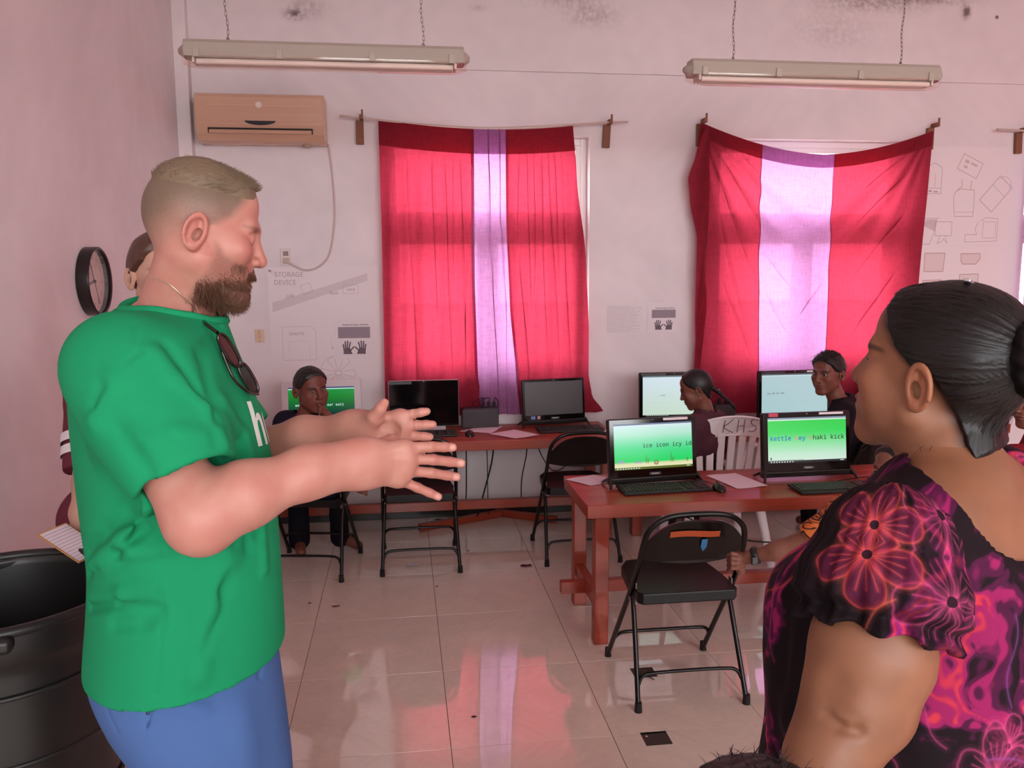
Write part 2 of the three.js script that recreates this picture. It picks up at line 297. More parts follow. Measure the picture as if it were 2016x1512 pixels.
{
  const cur = thing('curtain', 'red cloth with a smooth pale pink stripe nailed by its corners like a flag', 'curtain', [2.9, 0, ROD_Z]);
  const bottom = 0.70, XL = 2.059, XR = 3.767;
  const top = (x) => { const m = 2.96, k = (x - m) / 0.86; return 2.522 + 0.19 * Math.pow(Math.abs(k), 1.75); };
  const eL = (t) => poly([[0, 2.065], [0.12, 2.045], [0.2, 2.05], [0.5, 2.07], [1, 2.035]], t), eR = (t) => poly([[0, 3.768], [0.2, 3.765], [0.55, 3.748], [1, 3.748]], t);
  const e1 = (t) => poly([[0, 2.513], [0.5, 2.52], [1, 2.536]], t), e2 = (t) => poly([[0, 3.042], [0.5, 3.045], [0.8, 3.03], [1, 3.02]], t);
  const tension = (x, y) => {                                          // folds pulled out from the two corners
    let z = 0;
    for (const [cx, cy, dir] of [[XL, 2.70, 1], [XR, 2.71, -1]]) {
      const dx = (x - cx) * dir, dy = cy - y, r = Math.hypot(dx, dy), a = Math.atan2(dy, dx);
      z += 0.016 * Math.sin(a * 26 + dir) * Math.exp(-Math.pow((a - 0.95) / 0.33, 2)) * sstep(0.08, 0.35, r) * (1 - sstep(0.9, 1.5, r));
    }
    return z + 0.02 * Math.sin((y - 1.2) * 2.2 + x) + 0.006 * Math.sin(x * 30 + Math.sin(y * 4)) * sstep(2.2, 1.2, y);
  };
  const pulls = [[2.22, 2.52, 2.52, 2.02, 0.013, 0.013], [2.20, 2.38, 2.50, 1.62, 0.014, 0.014], [2.30, 2.54, 2.53, 2.25, 0.010, 0.010], [2.36, 2.53, 2.54, 2.36, 0.009, 0.009], [2.20, 2.16, 2.40, 1.35, 0.014, 0.013], [3.62, 2.42, 3.12, 1.90, 0.014, 0.013], [3.64, 2.16, 3.14, 1.55, 0.014, 0.012], [3.55, 2.50, 3.25, 2.25, 0.010, 0.009], [2.55, 1.85, 2.80, 1.55, 0.010, 0.009], [2.56, 1.55, 2.78, 1.22, 0.010, 0.009], [3.02, 1.65, 2.80, 1.35, 0.010, 0.009], [2.22, 1.7, 2.48, 1.05, 0.013, 0.012], [3.6, 1.75, 3.2, 1.2, 0.013, 0.012]];
  const pan = (ea, eb, band) => (s, t) => {
    if (band) t *= 0.05;
    let x = mix(ea(t), eb(t), s), y = mix(top(x), bottom, t), z = 0.012 + tension(x, y) + (band ? 0.004 : 0);
    const X = x, Y = y;
    if (!band) for (const [x0, y0, x1, y1, w, p] of pulls) {
      const dx = x1 - x0, dy = y1 - y0, l = Math.hypot(dx, dy), k = ((X - x0) * dx + (Y - y0) * dy) / l / l, c = ((X - x0) * dy - (Y - y0) * dx) / l, e = sstep(0, 0.25, k) * (1 - sstep(0.7, 1, k));
      if (e > 0) { const q = pleat(c, 0.01 * Math.sin(k * 3), w, p * e); x += dy / l * q; y -= dx / l * q; z += pleatZ(c, 0, w, 0.01 * e); }
    }
    return [x - 2.9, y, z];
  };
  mesh('panel', sheet(pan(eL, e1), 150, 160), redCloth, cur);
  mesh('panel', sheet(pan((t) => e1(t) - 0.008, (t) => e2(t) + 0.008), 150, 160), paleCloth, cur).userData.label = 'pale pink stripe';
  mesh('panel', sheet(pan(e2, eR), 170, 160), redCloth, cur);
  for (const [a, b, m] of [[eL, e1, redCloth], [e1, e2, paleCloth], [e2, eR, redCloth]]) mesh('header', sheet(pan(a, b, true), 60, 6), m, cur);
  // the loose edge folded back at the left side
  mesh('side_flap', sheet((s, t) => {
    const y = mix(2.68, 0.74, t), out = poly([[0, 0.0], [0.09, 0.055], [0.17, 0.105], [0.24, 0.085], [0.38, 0.03], [0.5, 0.035], [0.8, 0.02], [1, 0.03]], t);
    return [mix(2.075 - out, 2.13, s) - 2.9, y, 0.03 - 0.02 * s + 0.012 * Math.sin(t * 16 + s * 4)];
  }, 16, 70), redCloth, cur);
}
{
  const cur = thing('curtain', 'red curtain over the window at the far right of the back wall', 'curtain', [5.35, 0, ROD_Z]);
  mesh('panel', sheet((s, t) => [mix(-0.78, -0.36, s), mix(2.66, 0.72, t), 0.012 + 0.02 * Math.sin(s * 12 + t)], 40, 20), paleCloth, cur);
  mesh('panel', sheet((s, t) => [mix(-0.37, 0.95, s), mix(2.66, 0.72, t), 0.012 + 0.02 * Math.sin(s * 40 + t)], 90, 20), redCloth, cur);
}
rightWindows.forEach(([a, b], i) => {                               // the same red cloth over the windows of the right wall, outside the picture
  const cur = thing('curtain', ['red curtain on the right wall nearest the back corner', 'red curtain in the middle of the right wall', 'red curtain on the right wall nearest the camera'][i], 'curtain', [RIGHT_X - 0.07, 0, (a + b) / 2]);
  const g = sheet((s, t) => [mix(a, b, s) * 1.06 - (a + b) * 0.53, mix(HEAD + 0.08, 0.75, t), 0.02 * Math.sin(s * 40 + t)], 90, 20); g.rotateY(-Math.PI / 2);
  mesh('panel', g, redCloth, cur);
});
// rods and their wooden brackets
const wood2 = std('#80523c', 0.7), rodMat = std('#c9b2a8', 0.45);
function bracket(x, label, tilt = 0, y = 2.62) {
  const o = thing('curtain_bracket', label, 'bracket', [x, y, BACK_Z]);
  mesh('block', rbox(0.05, 0.15, 0.03, 0.003, 0, 0.01, 0.016), wood2, o).rotation.z = tilt;
  mesh('arm', rbox(0.024, 0.03, 0.075, 0.003, 0.014, 0.10, 0.055), wood2, o);
  mesh('peg', rbox(0.012, 0.035, 0.012, 0.002, 0.02, 0.128, 0.085), wood2, o);
}
bracket(-0.245, 'brown wooden curtain bracket left of the gathered curtain');
bracket(1.415, 'brown wooden curtain bracket right of the gathered curtain', -0.05);
bracket(2.08, 'wooden curtain bracket at the top left corner of the flag-like curtain', 0, 2.64);
bracket(3.80, 'wooden curtain bracket at the top right corner of the flag-like curtain', 0, 2.64);
bracket(4.50, 'brown wooden curtain bracket at the right edge above the drawings', 0.03);
single('curtain_rod', tube([[-0.37, 2.725, ROD_Z], [-0.24, 2.715, ROD_Z], [0.1, 2.683, ROD_Z], [0.6, 2.664, ROD_Z], [1.1, 2.69, ROD_Z], [1.42, 2.715, ROD_Z], [1.55, 2.72, ROD_Z]], 0.0065, 40), rodMat, 'thin pale sagging rod that carries the gathered red curtain', 'curtain rod');
single('curtain_rod', tube([[4.28, 2.715, ROD_Z], [4.9, 2.70, ROD_Z], [6.1, 2.70, ROD_Z]], 0.0075, 30), rodMat, 'thin pale curtain rod end at the right edge of the back wall', 'curtain rod');

// ---------------------------------------------------------------- air conditioner, its cord and socket
{
  const shell = std('#cda58c', 0.24), dark = std('#1a1614', 0.3), o = thing('air_conditioner', 'beige wall-mounted split air conditioner above the socket', 'air conditioner', [-0.85, 2.54, BACK_Z]);
  const prof = [[0, 0.005], [0.10, 0], [0.145, 0.012], [0.178, 0.045], [0.196, 0.10], [0.2, 0.17], [0.198, 0.25], [0.19, 0.275], [0.17, 0.283], [0, 0.283]];
  const g = extr(prof, 0.776, 0.006); g.rotateY(-Math.PI / 2); T(g, 0.388, 0, 0.004);
  mesh('body', g, shell, o);
  mesh('front_panel', [rbox(0.765, 0.155, 0.012, 0.005, 0, 0.19, 0.203)], shell, o);
  const lou = rbox(0.625, 0.006, 0.026, 0.0025); lou.rotateX(1.15); T(lou, 0.0, 0.056, 0.2035);
  mesh('louver', lou, shell, o);
  const slot = box(0.64, 0.034, 0.012); slot.rotateX(0.3); T(slot, 0, 0.063, 0.1945);
  mesh('air_slot', slot, dark, o);
  const half = extr(Array.from({ length: 17 }, (_, i) => { const a = Math.PI + Math.PI * i / 16; return [0.095 * Math.cos(a), 0.026 * Math.sin(a)]; }), 0.006); T(half, 0.0, 0.121, 0.204);
  mesh('display_window', half, std('#20242a', 0.12), o);
  const b = cyl(0.019, 0.019, 0.004, 0, 0, 0, 28); b.rotateX(Math.PI / 2); T(b, -0.005, 0.217, 0.2105);
  mesh('badge', b, std('#d9cdbf', 0.3, { metalness: 0.4 }), o);
  mesh('trim_line', box(0.66, 0.0025, 0.002, 0, 0.214, 0.209), std('#d8b694', 0.3), o);
  mesh('brand_plate', box(0.05, 0.008, 0.002, -0.31, 0.112, 0.2015), std('#8d765f', 0.4), o);
  mesh('drain_cap', cyl(0.03, 0.025, 0.02, 0.27, -0.008, 0.08), std('#a5917d', 0.5), o);
  mesh('power_cord', tube([[-0.45, 2.55, BACK_Z + 0.03], [-0.435, 2.4, BACK_Z + 0.006], [-0.425, 2.2, BACK_Z + 0.006], [-0.432, 2.02, BACK_Z + 0.006], [-0.47, 1.84, BACK_Z + 0.008], [-0.545, 1.755, BACK_Z + 0.01], [-0.63, 1.735, BACK_Z + 0.014], [-0.70, 1.765, BACK_Z + 0.02], [-0.742, 1.795, BACK_Z + 0.035]].map(([x, y, z]) => V(x + 0.85, y - 2.54, z - BACK_Z)), 0.0065, 60), std('#cbb3b0', 0.5), o);
  mesh('top_grille', join(Array.from({ length: 26 }, (_, i) => box(0.012, 0.004, 0.12, -0.36 + i * 0.029, 0.285, 0.1))), std('#7a5f49', 0.6), o);
}
{
  const ivory = std('#d8cdc8', 0.4), o = thing('wall_socket', 'tall white wall socket with the air conditioner plug in it', 'wall socket', [-0.755, 1.823, BACK_Z]);
  mesh('plate', rbox(0.066, 0.112, 0.008, 0.003, 0, 0, 0.004), ivory, o);
  mesh('outlet', rbox(0.034, 0.03, 0.006, 0.004, 0.002, 0.022, 0.009), std('#8f7f78', 0.5), o);
  mesh('plug', rbox(0.036, 0.034, 0.03, 0.005, 0.004, -0.024, 0.022), std('#bda89a', 0.5), o);
  const s = thing('light_switch', 'cream light switch plate low on the wall behind the man', 'switch', [-0.946, 1.30, BACK_Z]);
  mesh('plate', rbox(0.058, 0.088, 0.008, 0.003, 0, 0, 0.004), std('#d9bfa6', 0.4), s);
  mesh('rocker', rbox(0.026, 0.044, 0.006, 0.002, 0, 0.006, 0.01), std('#cfae90', 0.4), s);
  for (const y of [0.034, -0.034]) mesh('screw', sph(0.003, 0, y, 0.008, 8), skirt, s);
}

// ---------------------------------------------------------------- wall clock
{
  const o = thing('wall_clock', 'round wall clock with a deep black rim on the left wall', 'clock', [LEFT_X, 1.682, -3.95]);
  const R = 0.152, rim = new THREE.LatheGeometry([[R - 0.012, 0.052], [R - 0.006, 0.056], [R, 0.052], [R, 0.004], [R - 0.004, 0.001], [0.001, 0.001]].map((p) => new THREE.Vector2(...p)), 56); rim.rotateZ(-Math.PI / 2);
  mesh('rim', rim, std('#15110f', 0.28, { side: THREE.DoubleSide }), o);
  const faceTex = canvasTex(512, 512, (c) => {
    c.fillStyle = '#cfb3a8'; c.fillRect(0, 0, 512, 512); c.translate(256, 256); c.fillStyle = '#7d6259'; c.font = 'bold 52px sans-serif'; c.textAlign = 'center'; c.textBaseline = 'middle';
    for (let h = 1; h <= 12; h++) { const a = h / 12 * Math.PI * 2; c.fillText(String(h), 195 * Math.sin(a), -195 * Math.cos(a)); }
    for (let m = 0; m < 60; m++) { c.save(); c.rotate(m * Math.PI / 30); c.fillRect(-1.5, -246, 3, m % 5 ? 8 : 14); c.restore(); }
  });
  const face = new THREE.CircleGeometry(R - 0.01, 48); face.rotateY(Math.PI / 2); T(face, 0.022, 0, 0);
  mesh('face', face, new THREE.MeshPhysicalMaterial({ map: faceTex, roughness: 0.6 }), o);
  const hand = (a, l, w) => { const g = box(0.002, l, w, 0, l * 0.42, 0); g.rotateX(a); return T(g, 0.028, 0, 0); };
  const hm = std('#2b1d1a', 0.4);
  mesh('hour_hand', hand(1.75, 0.075, 0.009), hm, o); mesh('minute_hand', hand(0.45, 0.11, 0.006), hm, o); mesh('second_hand', hand(-2.7, 0.12, 0.002), hm, o);
  mesh('hub', sph(0.008, 0.028, 0, 0, 10), hm, o);
  const gl = new THREE.CircleGeometry(R - 0.011, 40); gl.rotateY(Math.PI / 2); T(gl, 0.046, 0, 0);
  mesh('cover_glass', gl, paneMat, o);
}

// ---------------------------------------------------------------- hanging fluorescent fittings (switched off)
const lampBody = std('#aca296', 0.4), clearCover = new THREE.MeshPhysicalMaterial({ color: 0xfff6f2, roughness: 0.05, transmission: 1, thickness: 0, ior: 1.49, side: THREE.DoubleSide }), steelDull = std('#8a7d78', 0.4, { metalness: 0.7 });
function hangingLamp(x, y, z, L, label, chains) {
  const o = thing('hanging_lamp', label, 'ceiling lamp', [x, y, z]);
  const prof = [[-0.048, 0.0], [0.048, 0.0], [0.052, 0.01], [0.044, 0.05], [0.034, 0.062], [-0.034, 0.062], [-0.044, 0.05], [-0.052, 0.01]];
  const g = extr(prof, L - 0.05, 0.006); g.rotateY(Math.PI / 2); T(g, -(L - 0.05) / 2, 0, 0);
  mesh('housing', g, lampBody, o);
  const tips = [-1, 1].map((s) => { const c = new THREE.CylinderGeometry(0.02, 0.056, 0.028, 8, 1); c.rotateY(Math.PI / 8); c.rotateZ(-s * Math.PI / 2); c.scale(1, 0.62, 1); return T(c, s * (L / 2 - 0.006), 0.022, 0); });
  mesh('end_cap', tips[0], lampBody, o); mesh('end_cap', tips[1], lampBody, o);
  const half = Array.from({ length: 13 }, (_, i) => { const a = Math.PI + Math.PI * i / 12; return [0.055 * Math.cos(a), 0.048 * Math.sin(a)]; });
  const dif = sheet((s, t) => { const a = Math.PI + Math.PI * s; const e = 1 - Math.pow(Math.abs(t * 2 - 1), 24) * 0.35; return [(t - 0.5) * (L - 0.012), 0.048 * Math.sin(a) * e, 0.055 * Math.cos(a) * e]; }, 20, 40);
  mesh('cover', dif, clearCover, o);
  mesh('reflector', box(L - 0.1, 0.006, 0.08, 0, -0.004, 0), std('#d6cfc6', 0.3), o);
  for (const s of [-1, 1]) { const t = cyl(0.0128, 0.0128, L - 0.14, 0, 0, 0, 14); t.rotateZ(Math.PI / 2); mesh('lamp_tube', T(t, 0, -0.022, s * 0.024), std('#e7e0dc', 0.25), o); }
  for (const s of [-1, 1]) mesh('tube_holder', rbox(0.012, 0.03, 0.084, 0.003, s * (L / 2 - 0.06), -0.016), std('#d5cdc6', 0.4), o);
  for (const u of [-0.44, -0.16, 0.16, 0.44]) for (const s of [-1, 1]) mesh('clip', rbox(0.028, 0.04, 0.006, 0.002, u * L, 0.008, s * 0.0605), lampBody, o);
  for (const [u, lean] of chains) {
    const links = [], hgt = CEIL - y - 0.062, n = Math.ceil(hgt / 0.020);
    for (let i = 0; i <= n; i++) {
      const k = i / n, q = new THREE.TorusGeometry(0.0065, 0.0014, 5, 10); q.scale(0.75, 1.9, 1); if (i & 1) q.rotateY(Math.PI / 2);
      links.push(T(q, u * L + lean * k + 0.004 * Math.sin(i * 0.6), 0.07 + hgt * k, 0));
    }
    mesh('chain', links, steelDull, o);
    mesh('hook', tube([[u * L, 0.062, 0], [u * L + 0.008, 0.075, 0], [u * L, 0.088, 0], [u * L - 0.006, 0.078, 0]], 0.002, 16, 6), steelDull, o);
  }
}
hangingLamp(-0.306, 2.665, -4.0, 1.27, 'grey fluorescent batten hanging on chains above the air conditioner', [[-0.34, -0.012], [0.34, -0.02]]);
hangingLamp(2.026, 2.645, -4.0, 1.31, 'grey fluorescent batten hanging on chains above the flag-like curtain', [[-0.32, 0.0], [0.34, 0.012]]);

// ---------------------------------------------------------------- papers and drawings on the back wall
const PAPER = '#e4dadd';
function wallSheet(x0, y0, x1, y1, W, label, draw, category = 'paper', name = 'wall_paper', tone = PAPER, off = 0.002) {
  const w = x1 - x0, h = y1 - y0, H = Math.round(W * h / w);
  const tex = canvasTex(W, H, (c) => { c.fillStyle = tone; c.fillRect(0, 0, W, H); c.globalAlpha = name === 'wall_drawing' ? 0.55 : 0.85; draw(c, W, H); });
  const g = sheet((s, t) => [(s - 0.5) * w, (0.5 - t) * h, 0.0015 * Math.sin(s * 7 + t * 4) + 0.0015 + 0.004 * Math.pow(s, 8) * t], 16, 16), uv = g.attributes.uv, p = g.attributes.position;
  for (let i = 0; i < p.count; i++) uv.setXY(i, p.getX(i) / w + 0.5, p.getY(i) / h + 0.5);
  return single(name, g, new THREE.MeshPhysicalMaterial({ map: tex, roughness: 0.85, side: THREE.DoubleSide }), label, category, [(x0 + x1) / 2, (y0 + y1) / 2, BACK_Z + off]);
}
const lines = (c, pts, w = 2, col = '#6a5a5e', close = false) => { c.strokeStyle = col; c.lineWidth = w; c.lineJoin = c.lineCap = 'round'; c.beginPath(); pts.forEach((p, i) => i ? c.lineTo(...p) : c.moveTo(...p)); if (close) c.closePath(); c.stroke(); };
function typingHands(c, W, H) {                                 // a handout: title, shaded table of keys, two spread hands
  c.fillStyle = '#3b3036'; c.font = `bold ${W * 0.052 | 0}px sans-serif`; c.textAlign = 'center'; c.fillText('Keyboard finger positions', W * 0.55, H * 0.2);
  c.fillStyle = '#8d7d88'; c.fillRect(W * 0.12, H * 0.235, W * 0.78, H * 0.27); c.strokeStyle = '#63545f'; c.lineWidth = 1;
  for (let i = 0; i < 26; i++) { c.beginPath(); c.moveTo(W * (0.12 + 0.03 * i), H * 0.235); c.lineTo(W * (0.12 + 0.03 * i), H * 0.505); c.stroke(); }
  for (let i = 0; i < 5; i++) { c.beginPath(); c.moveTo(W * 0.12, H * (0.235 + 0.054 * i)); c.lineTo(W * 0.9, H * (0.235 + 0.054 * i)); c.stroke(); }
  c.fillStyle = '#d4c8ce'; for (let i = 0; i < 40; i++) c.fillRect(W * (0.3 + 0.4 * Math.abs(Math.sin(i * 7.3))), H * (0.25 + 0.23 * Math.abs(Math.sin(i * 3.1))), 4, 2);
  for (const s of [-1, 1]) {
    c.save(); c.translate(W * 0.51, H * 0.88); c.scale(s, 1); c.fillStyle = '#574a54'; c.strokeStyle = '#574a54'; c.lineCap = 'round';
    c.beginPath(); c.moveTo(W * 0.05, H * 0.01); c.lineTo(W * 0.27, H * 0.01); c.lineTo(W * 0.27, -H * 0.1); c.lineTo(W * 0.12, -H * 0.15); c.closePath(); c.fill();
    c.lineWidth = W * 0.035; for (const [x0, y0, x1, y1] of [[0.12, -0.06, 0.02, -0.16], [0.14, -0.12, 0.1, -0.27], [0.18, -0.13, 0.165, -0.3], [0.22, -0.12, 0.225, -0.29], [0.255, -0.09, 0.275, -0.22]]) { c.beginPath(); c.moveTo(W * x0, H * y0); c.lineTo(W * x1, H * y1); c.stroke(); }
    c.restore();
  }
}
wallSheet(1.424, 1.279, 1.722, 1.484, 512, 'printed text sheet with faint lines on the wall between the two curtains', (c, W, H) => {
  c.fillStyle = '#9c8f99'; for (let i = 0; i < 24; i++) { let x = 20; while (x < W * (0.62 + 0.25 * Math.abs(Math.sin(i)))) { const l = 6 + 22 * Math.abs(Math.sin(x + i)); c.fillRect(x, 20 + i * 13.5, l, 3); x += l + 6; } }
});
wallSheet(1.734, 1.279, 1.958, 1.495, 512, 'typing handout with two dark hands on the wall between the two curtains', typingHands);
wallSheet(-0.462, 1.137, -0.188, 1.418, 512, 'typing handout with two dark hands beside the red gathered curtain', typingHands, 'paper', 'wall_paper', PAPER, 0.006);
wallSheet(-0.875, 0.90, -0.15, 1.755, 1024, 'large sheet of pencil drawings headed storage device beside the curtain', (c, W, H) => {
  c.fillStyle = '#c4b6ba'; c.beginPath(); c.moveTo(30, 330); c.lineTo(W * 0.9, 60); c.lineTo(W * 0.9, 130); c.lineTo(30, 420); c.fill();
  c.fillStyle = '#7d6c72'; c.font = '64px sans-serif'; c.fillText('STORAGE', 60, 90); c.fillText('DEVICE', 50, 165);
  c.fillStyle = '#5b4b50'; c.save(); c.translate(14, 18); c.rotate(0.6); c.fillRect(0, 0, 26, 20); lines(c, [[26, 0], [80, 0], [80, 20], [26, 20]], 3, '#877678'); c.restore();
  c.save(); c.translate(150, 280); c.rotate(-0.35); c.font = '44px sans-serif'; c.fillText('chip', 0, 20); lines(c, rect(170, -50, 260, 40), 3, '#96858a', true); c.restore();
  c.font = '40px sans-serif'; c.fillText('flash', 560, 260); lines(c, rect(690, 170, 830, 250), 3, '#96858a', true); c.fillText('card', 720, 225);
  lines(c, [[110, 560], [110, 880], [420, 880], [420, 600], [380, 560]], 3, '#9d8d92', true); lines(c, rect(170, 700, 360, 880), 2, '#a89a9e', true); c.font = '34px sans-serif'; c.fillText('DISKETTE', 170, 640);
  c.save(); c.translate(620, 1010); for (let i = 0; i < 6; i++) { c.rotate(Math.PI / 3); lines(c, [[22, -8], [150, -30], [165, 20], [150, 45], [22, 8]], 3, '#85757b'); } c.strokeStyle = '#85757b'; c.lineWidth = 3; c.beginPath(); c.arc(0, 0, 26, 0, 7); c.stroke(); c.beginPath(); c.arc(0, 0, 172, 0.4, 5.4); c.stroke(); c.restore();
  c.fillText('fan', 560, 780); lines(c, rect(560, 680, 640, 740), 2, '#9d8d92', true);
}, 'drawing', 'wall_drawing', '#e6dcde');
wallSheet(3.77, 1.895, 4.565, 2.60, 1024, 'sheet of pencil drawings of computers and a mouse right of the flag-like curtain', (c, W, H) => {
  const G = '#8b7a7f', Rr = '#9d7f78';
  lines(c, [[40, 180], [120, 150], [195, 190], [195, 430], [60, 430], [30, 380], [40, 180]], 5, G); lines(c, [[60, 250], [60, 430]], 4, G); lines(c, [[130, 250], [130, 370]], 4, G); lines(c, [[60, 380], [195, 380]], 4, G); c.fillStyle = '#6b5a60'; c.fillRect(70, 400, 30, 14); c.fillRect(120, 408, 44, 10);
  c.save(); c.translate(480, 175); c.rotate(0.42); lines(c, rect(-110, -75, 110, 75), 6, Rr, true); c.fillStyle = '#b49a98'; c.fillRect(-70, -40, 45, 30); c.fillRect(-5, -40, 70, 22); c.fillRect(-60, 12, 40, 24); c.restore();
  lines(c, [[340, 420], [390, 385], [540, 395], [540, 640], [350, 640], [330, 480]], 6, Rr, true); lines(c, [[360, 400], [410, 360], [405, 300]], 6, Rr); lines(c, [[500, 390], [505, 310]], 7, Rr); lines(c, [[350, 600], [540, 600]], 4, Rr);
  c.save(); c.translate(760, 430); c.rotate(-0.85); lines(c, rect(-150, -85, 150, 85), 9, '#a09aa0', true); lines(c, [[40, -85], [40, 85]], 6, '#a09aa0'); c.beginPath(); c.arc(120, 0, 70, -1.5, 1.5); c.stroke(); c.restore();
  lines(c, [[10, 720], [60, 660], [200, 655]], 5, G); lines(c, [[0, 900], [110, 900], [150, 800], [160, 690]], 5, G); c.fillStyle = '#b3a3a8'; c.beginPath(); c.moveTo(20, 720); c.lineTo(70, 670); c.lineTo(180, 665); c.lineTo(160, 780); c.fill();
  lines(c, rect(165, 690, 330, 820), 5, G, true); lines(c, [[220, 820], [190, 890], [225, 880], [255, 850], [290, 890], [270, 820]], 5, G);
  lines(c, [[620, 680], [680, 650], [800, 660], [800, 870], [470, 880], [470, 810], [590, 810], [570, 760], [600, 690]], 5, G); lines(c, rect(650, 690, 780, 840), 4, G, true);
}, 'drawing', 'wall_drawing', '#e6dcde');
wallSheet(3.77, 1.46, 4.555, 1.89, 1024, 'sheet with four outlined boxes below the computer drawings', (c, W, H) => {
  const Rr = '#9c746c';
  for (const [q, fill] of [[[[70, 70], [280, 70], [270, 245], [70, 245]], '#d3bdb8'], [[[450, 75], [650, 75], [650, 130], [610, 175], [470, 175], [450, 140]], '#d3bdb8'], [[[70, 330], [260, 325], [262, 400], [70, 405]], '#d3bdb8'], [[[450, 275], [645, 270], [640, 395], [450, 400]], '#d6c8c6']]) { c.fillStyle = fill; c.beginPath(); q.forEach((p, i) => i ? c.lineTo(...p) : c.moveTo(...p)); c.fill(); lines(c, q, 8, Rr, true); }
}, 'drawing', 'wall_drawing', '#e6dcde');

// ---------------------------------------------------------------- wooden desks
const deskTex = pixelTex(1024, 256, (u, v) => {                       // red-brown varnished boards, grain along u
  const g = noise(u * 5, v * 46, 2.2) * 0.5 + noise(u * 14, v * 120, 5.1) * 0.28 + noise(u * 2.2, v * 9, 8) * 0.5;
  const kn = Math.exp(-(Math.pow((u - 0.31) * 34, 2) + Math.pow((v - 0.4) * 12, 2))) + Math.exp(-(Math.pow((u - 0.73) * 30, 2) + Math.pow((v - 0.72) * 11, 2)));
  const k = 1 + 0.16 * g - 0.5 * kn;
  return [150 * k, 54 * k, 30 * k];
});
const deskMat = new THREE.MeshPhysicalMaterial({ map: deskTex, roughness: 0.42, clearcoat: 0.22, clearcoatRoughness: 0.14 });
const plank = (w, h, d, r = 0.004) => metricUV(rbox(w, h, d, r));
function desk(x0, x1, zf, zb, label, H = 0.67, boards = 4, opts = {}) {
  const o = thing('desk', label, 'desk', [(x0 + x1) / 2, 0, (zf + zb) / 2]), W = x1 - x0, D = zf - zb;
  for (let i = 0; i < boards; i++) { const d = D / boards, m = mesh('plank', plank(W, 0.03, d - 0.0016, 0.003), deskMat, o); m.position.set(0, H - 0.015, D / 2 - d * (i + 0.5)); }
  const ap = (n, w, d, x, z, h = 0.062) => { const m = mesh(n, plank(w, h, d), deskMat, o); m.position.set(x, H - h / 2 - 0.0005, z); };
  ap('apron', W + 0.003, 0.024, 0, D / 2 - 0.0105); ap('apron', W - 0.02, 0.024, 0, -D / 2 + 0.014); ap('apron', 0.024, D - 0.05, -W / 2 + 0.0105, 0); ap('apron', 0.024, D - 0.05, W / 2 - 0.0105, 0);
  const lx = W / 2 - 0.072, lz = D / 2 - 0.05;
  for (const sx of [-1, 1]) for (const sz of [-1, 1]) { const m = mesh('leg', plank(0.066, H - 0.031, 0.066, 0.005), deskMat, o); m.position.set(sx * lx, (H - 0.031) / 2, sz * lz); }
  for (const sx of [-1, 1]) { const m = mesh('stretcher', plank(0.045, 0.07, 2 * lz - 0.066), deskMat, o); m.position.set(sx * lx, 0.19, 0); }
  const m = mesh('stretcher', plank(W + (opts.tenon || 0), opts.low ? 0.05 : 0.06, 0.045), deskMat, o); m.position.set(0, opts.low ? 0.025 : 0.185, opts.low ? 0.1 : 0);
  return o;
}
desk(0.81, 3.05, -3.562, -4.13, 'red-brown wooden desk in front with two bright green screens', 0.67, 4, { tenon: 0.14 });
desk(-1.12, 1.36, -5.10, -5.66, 'red-brown wooden desk along the wall under the gathered curtain', 0.67, 4);
desk(1.42, 4.1, -5.10, -5.66, 'red-brown wooden desk along the wall under the flag-like curtain', 0.67, 4);
{
  const bA = plank(0.62, 0.045, 0.05); bA.rotateY(0.42);
  single('floor_beam', bA, deskMat, 'dark wooden beam on the floor below the hanging cables, left half', 'beam', [0.37, 0.0235, -5.56]);
  const bB = plank(0.46, 0.045, 0.05); bB.rotateY(-0.55);
  single('floor_beam', bB, deskMat, 'dark wooden beam on the floor below the hanging cables, right half', 'beam', [0.83, 0.0235, -5.60]);
}

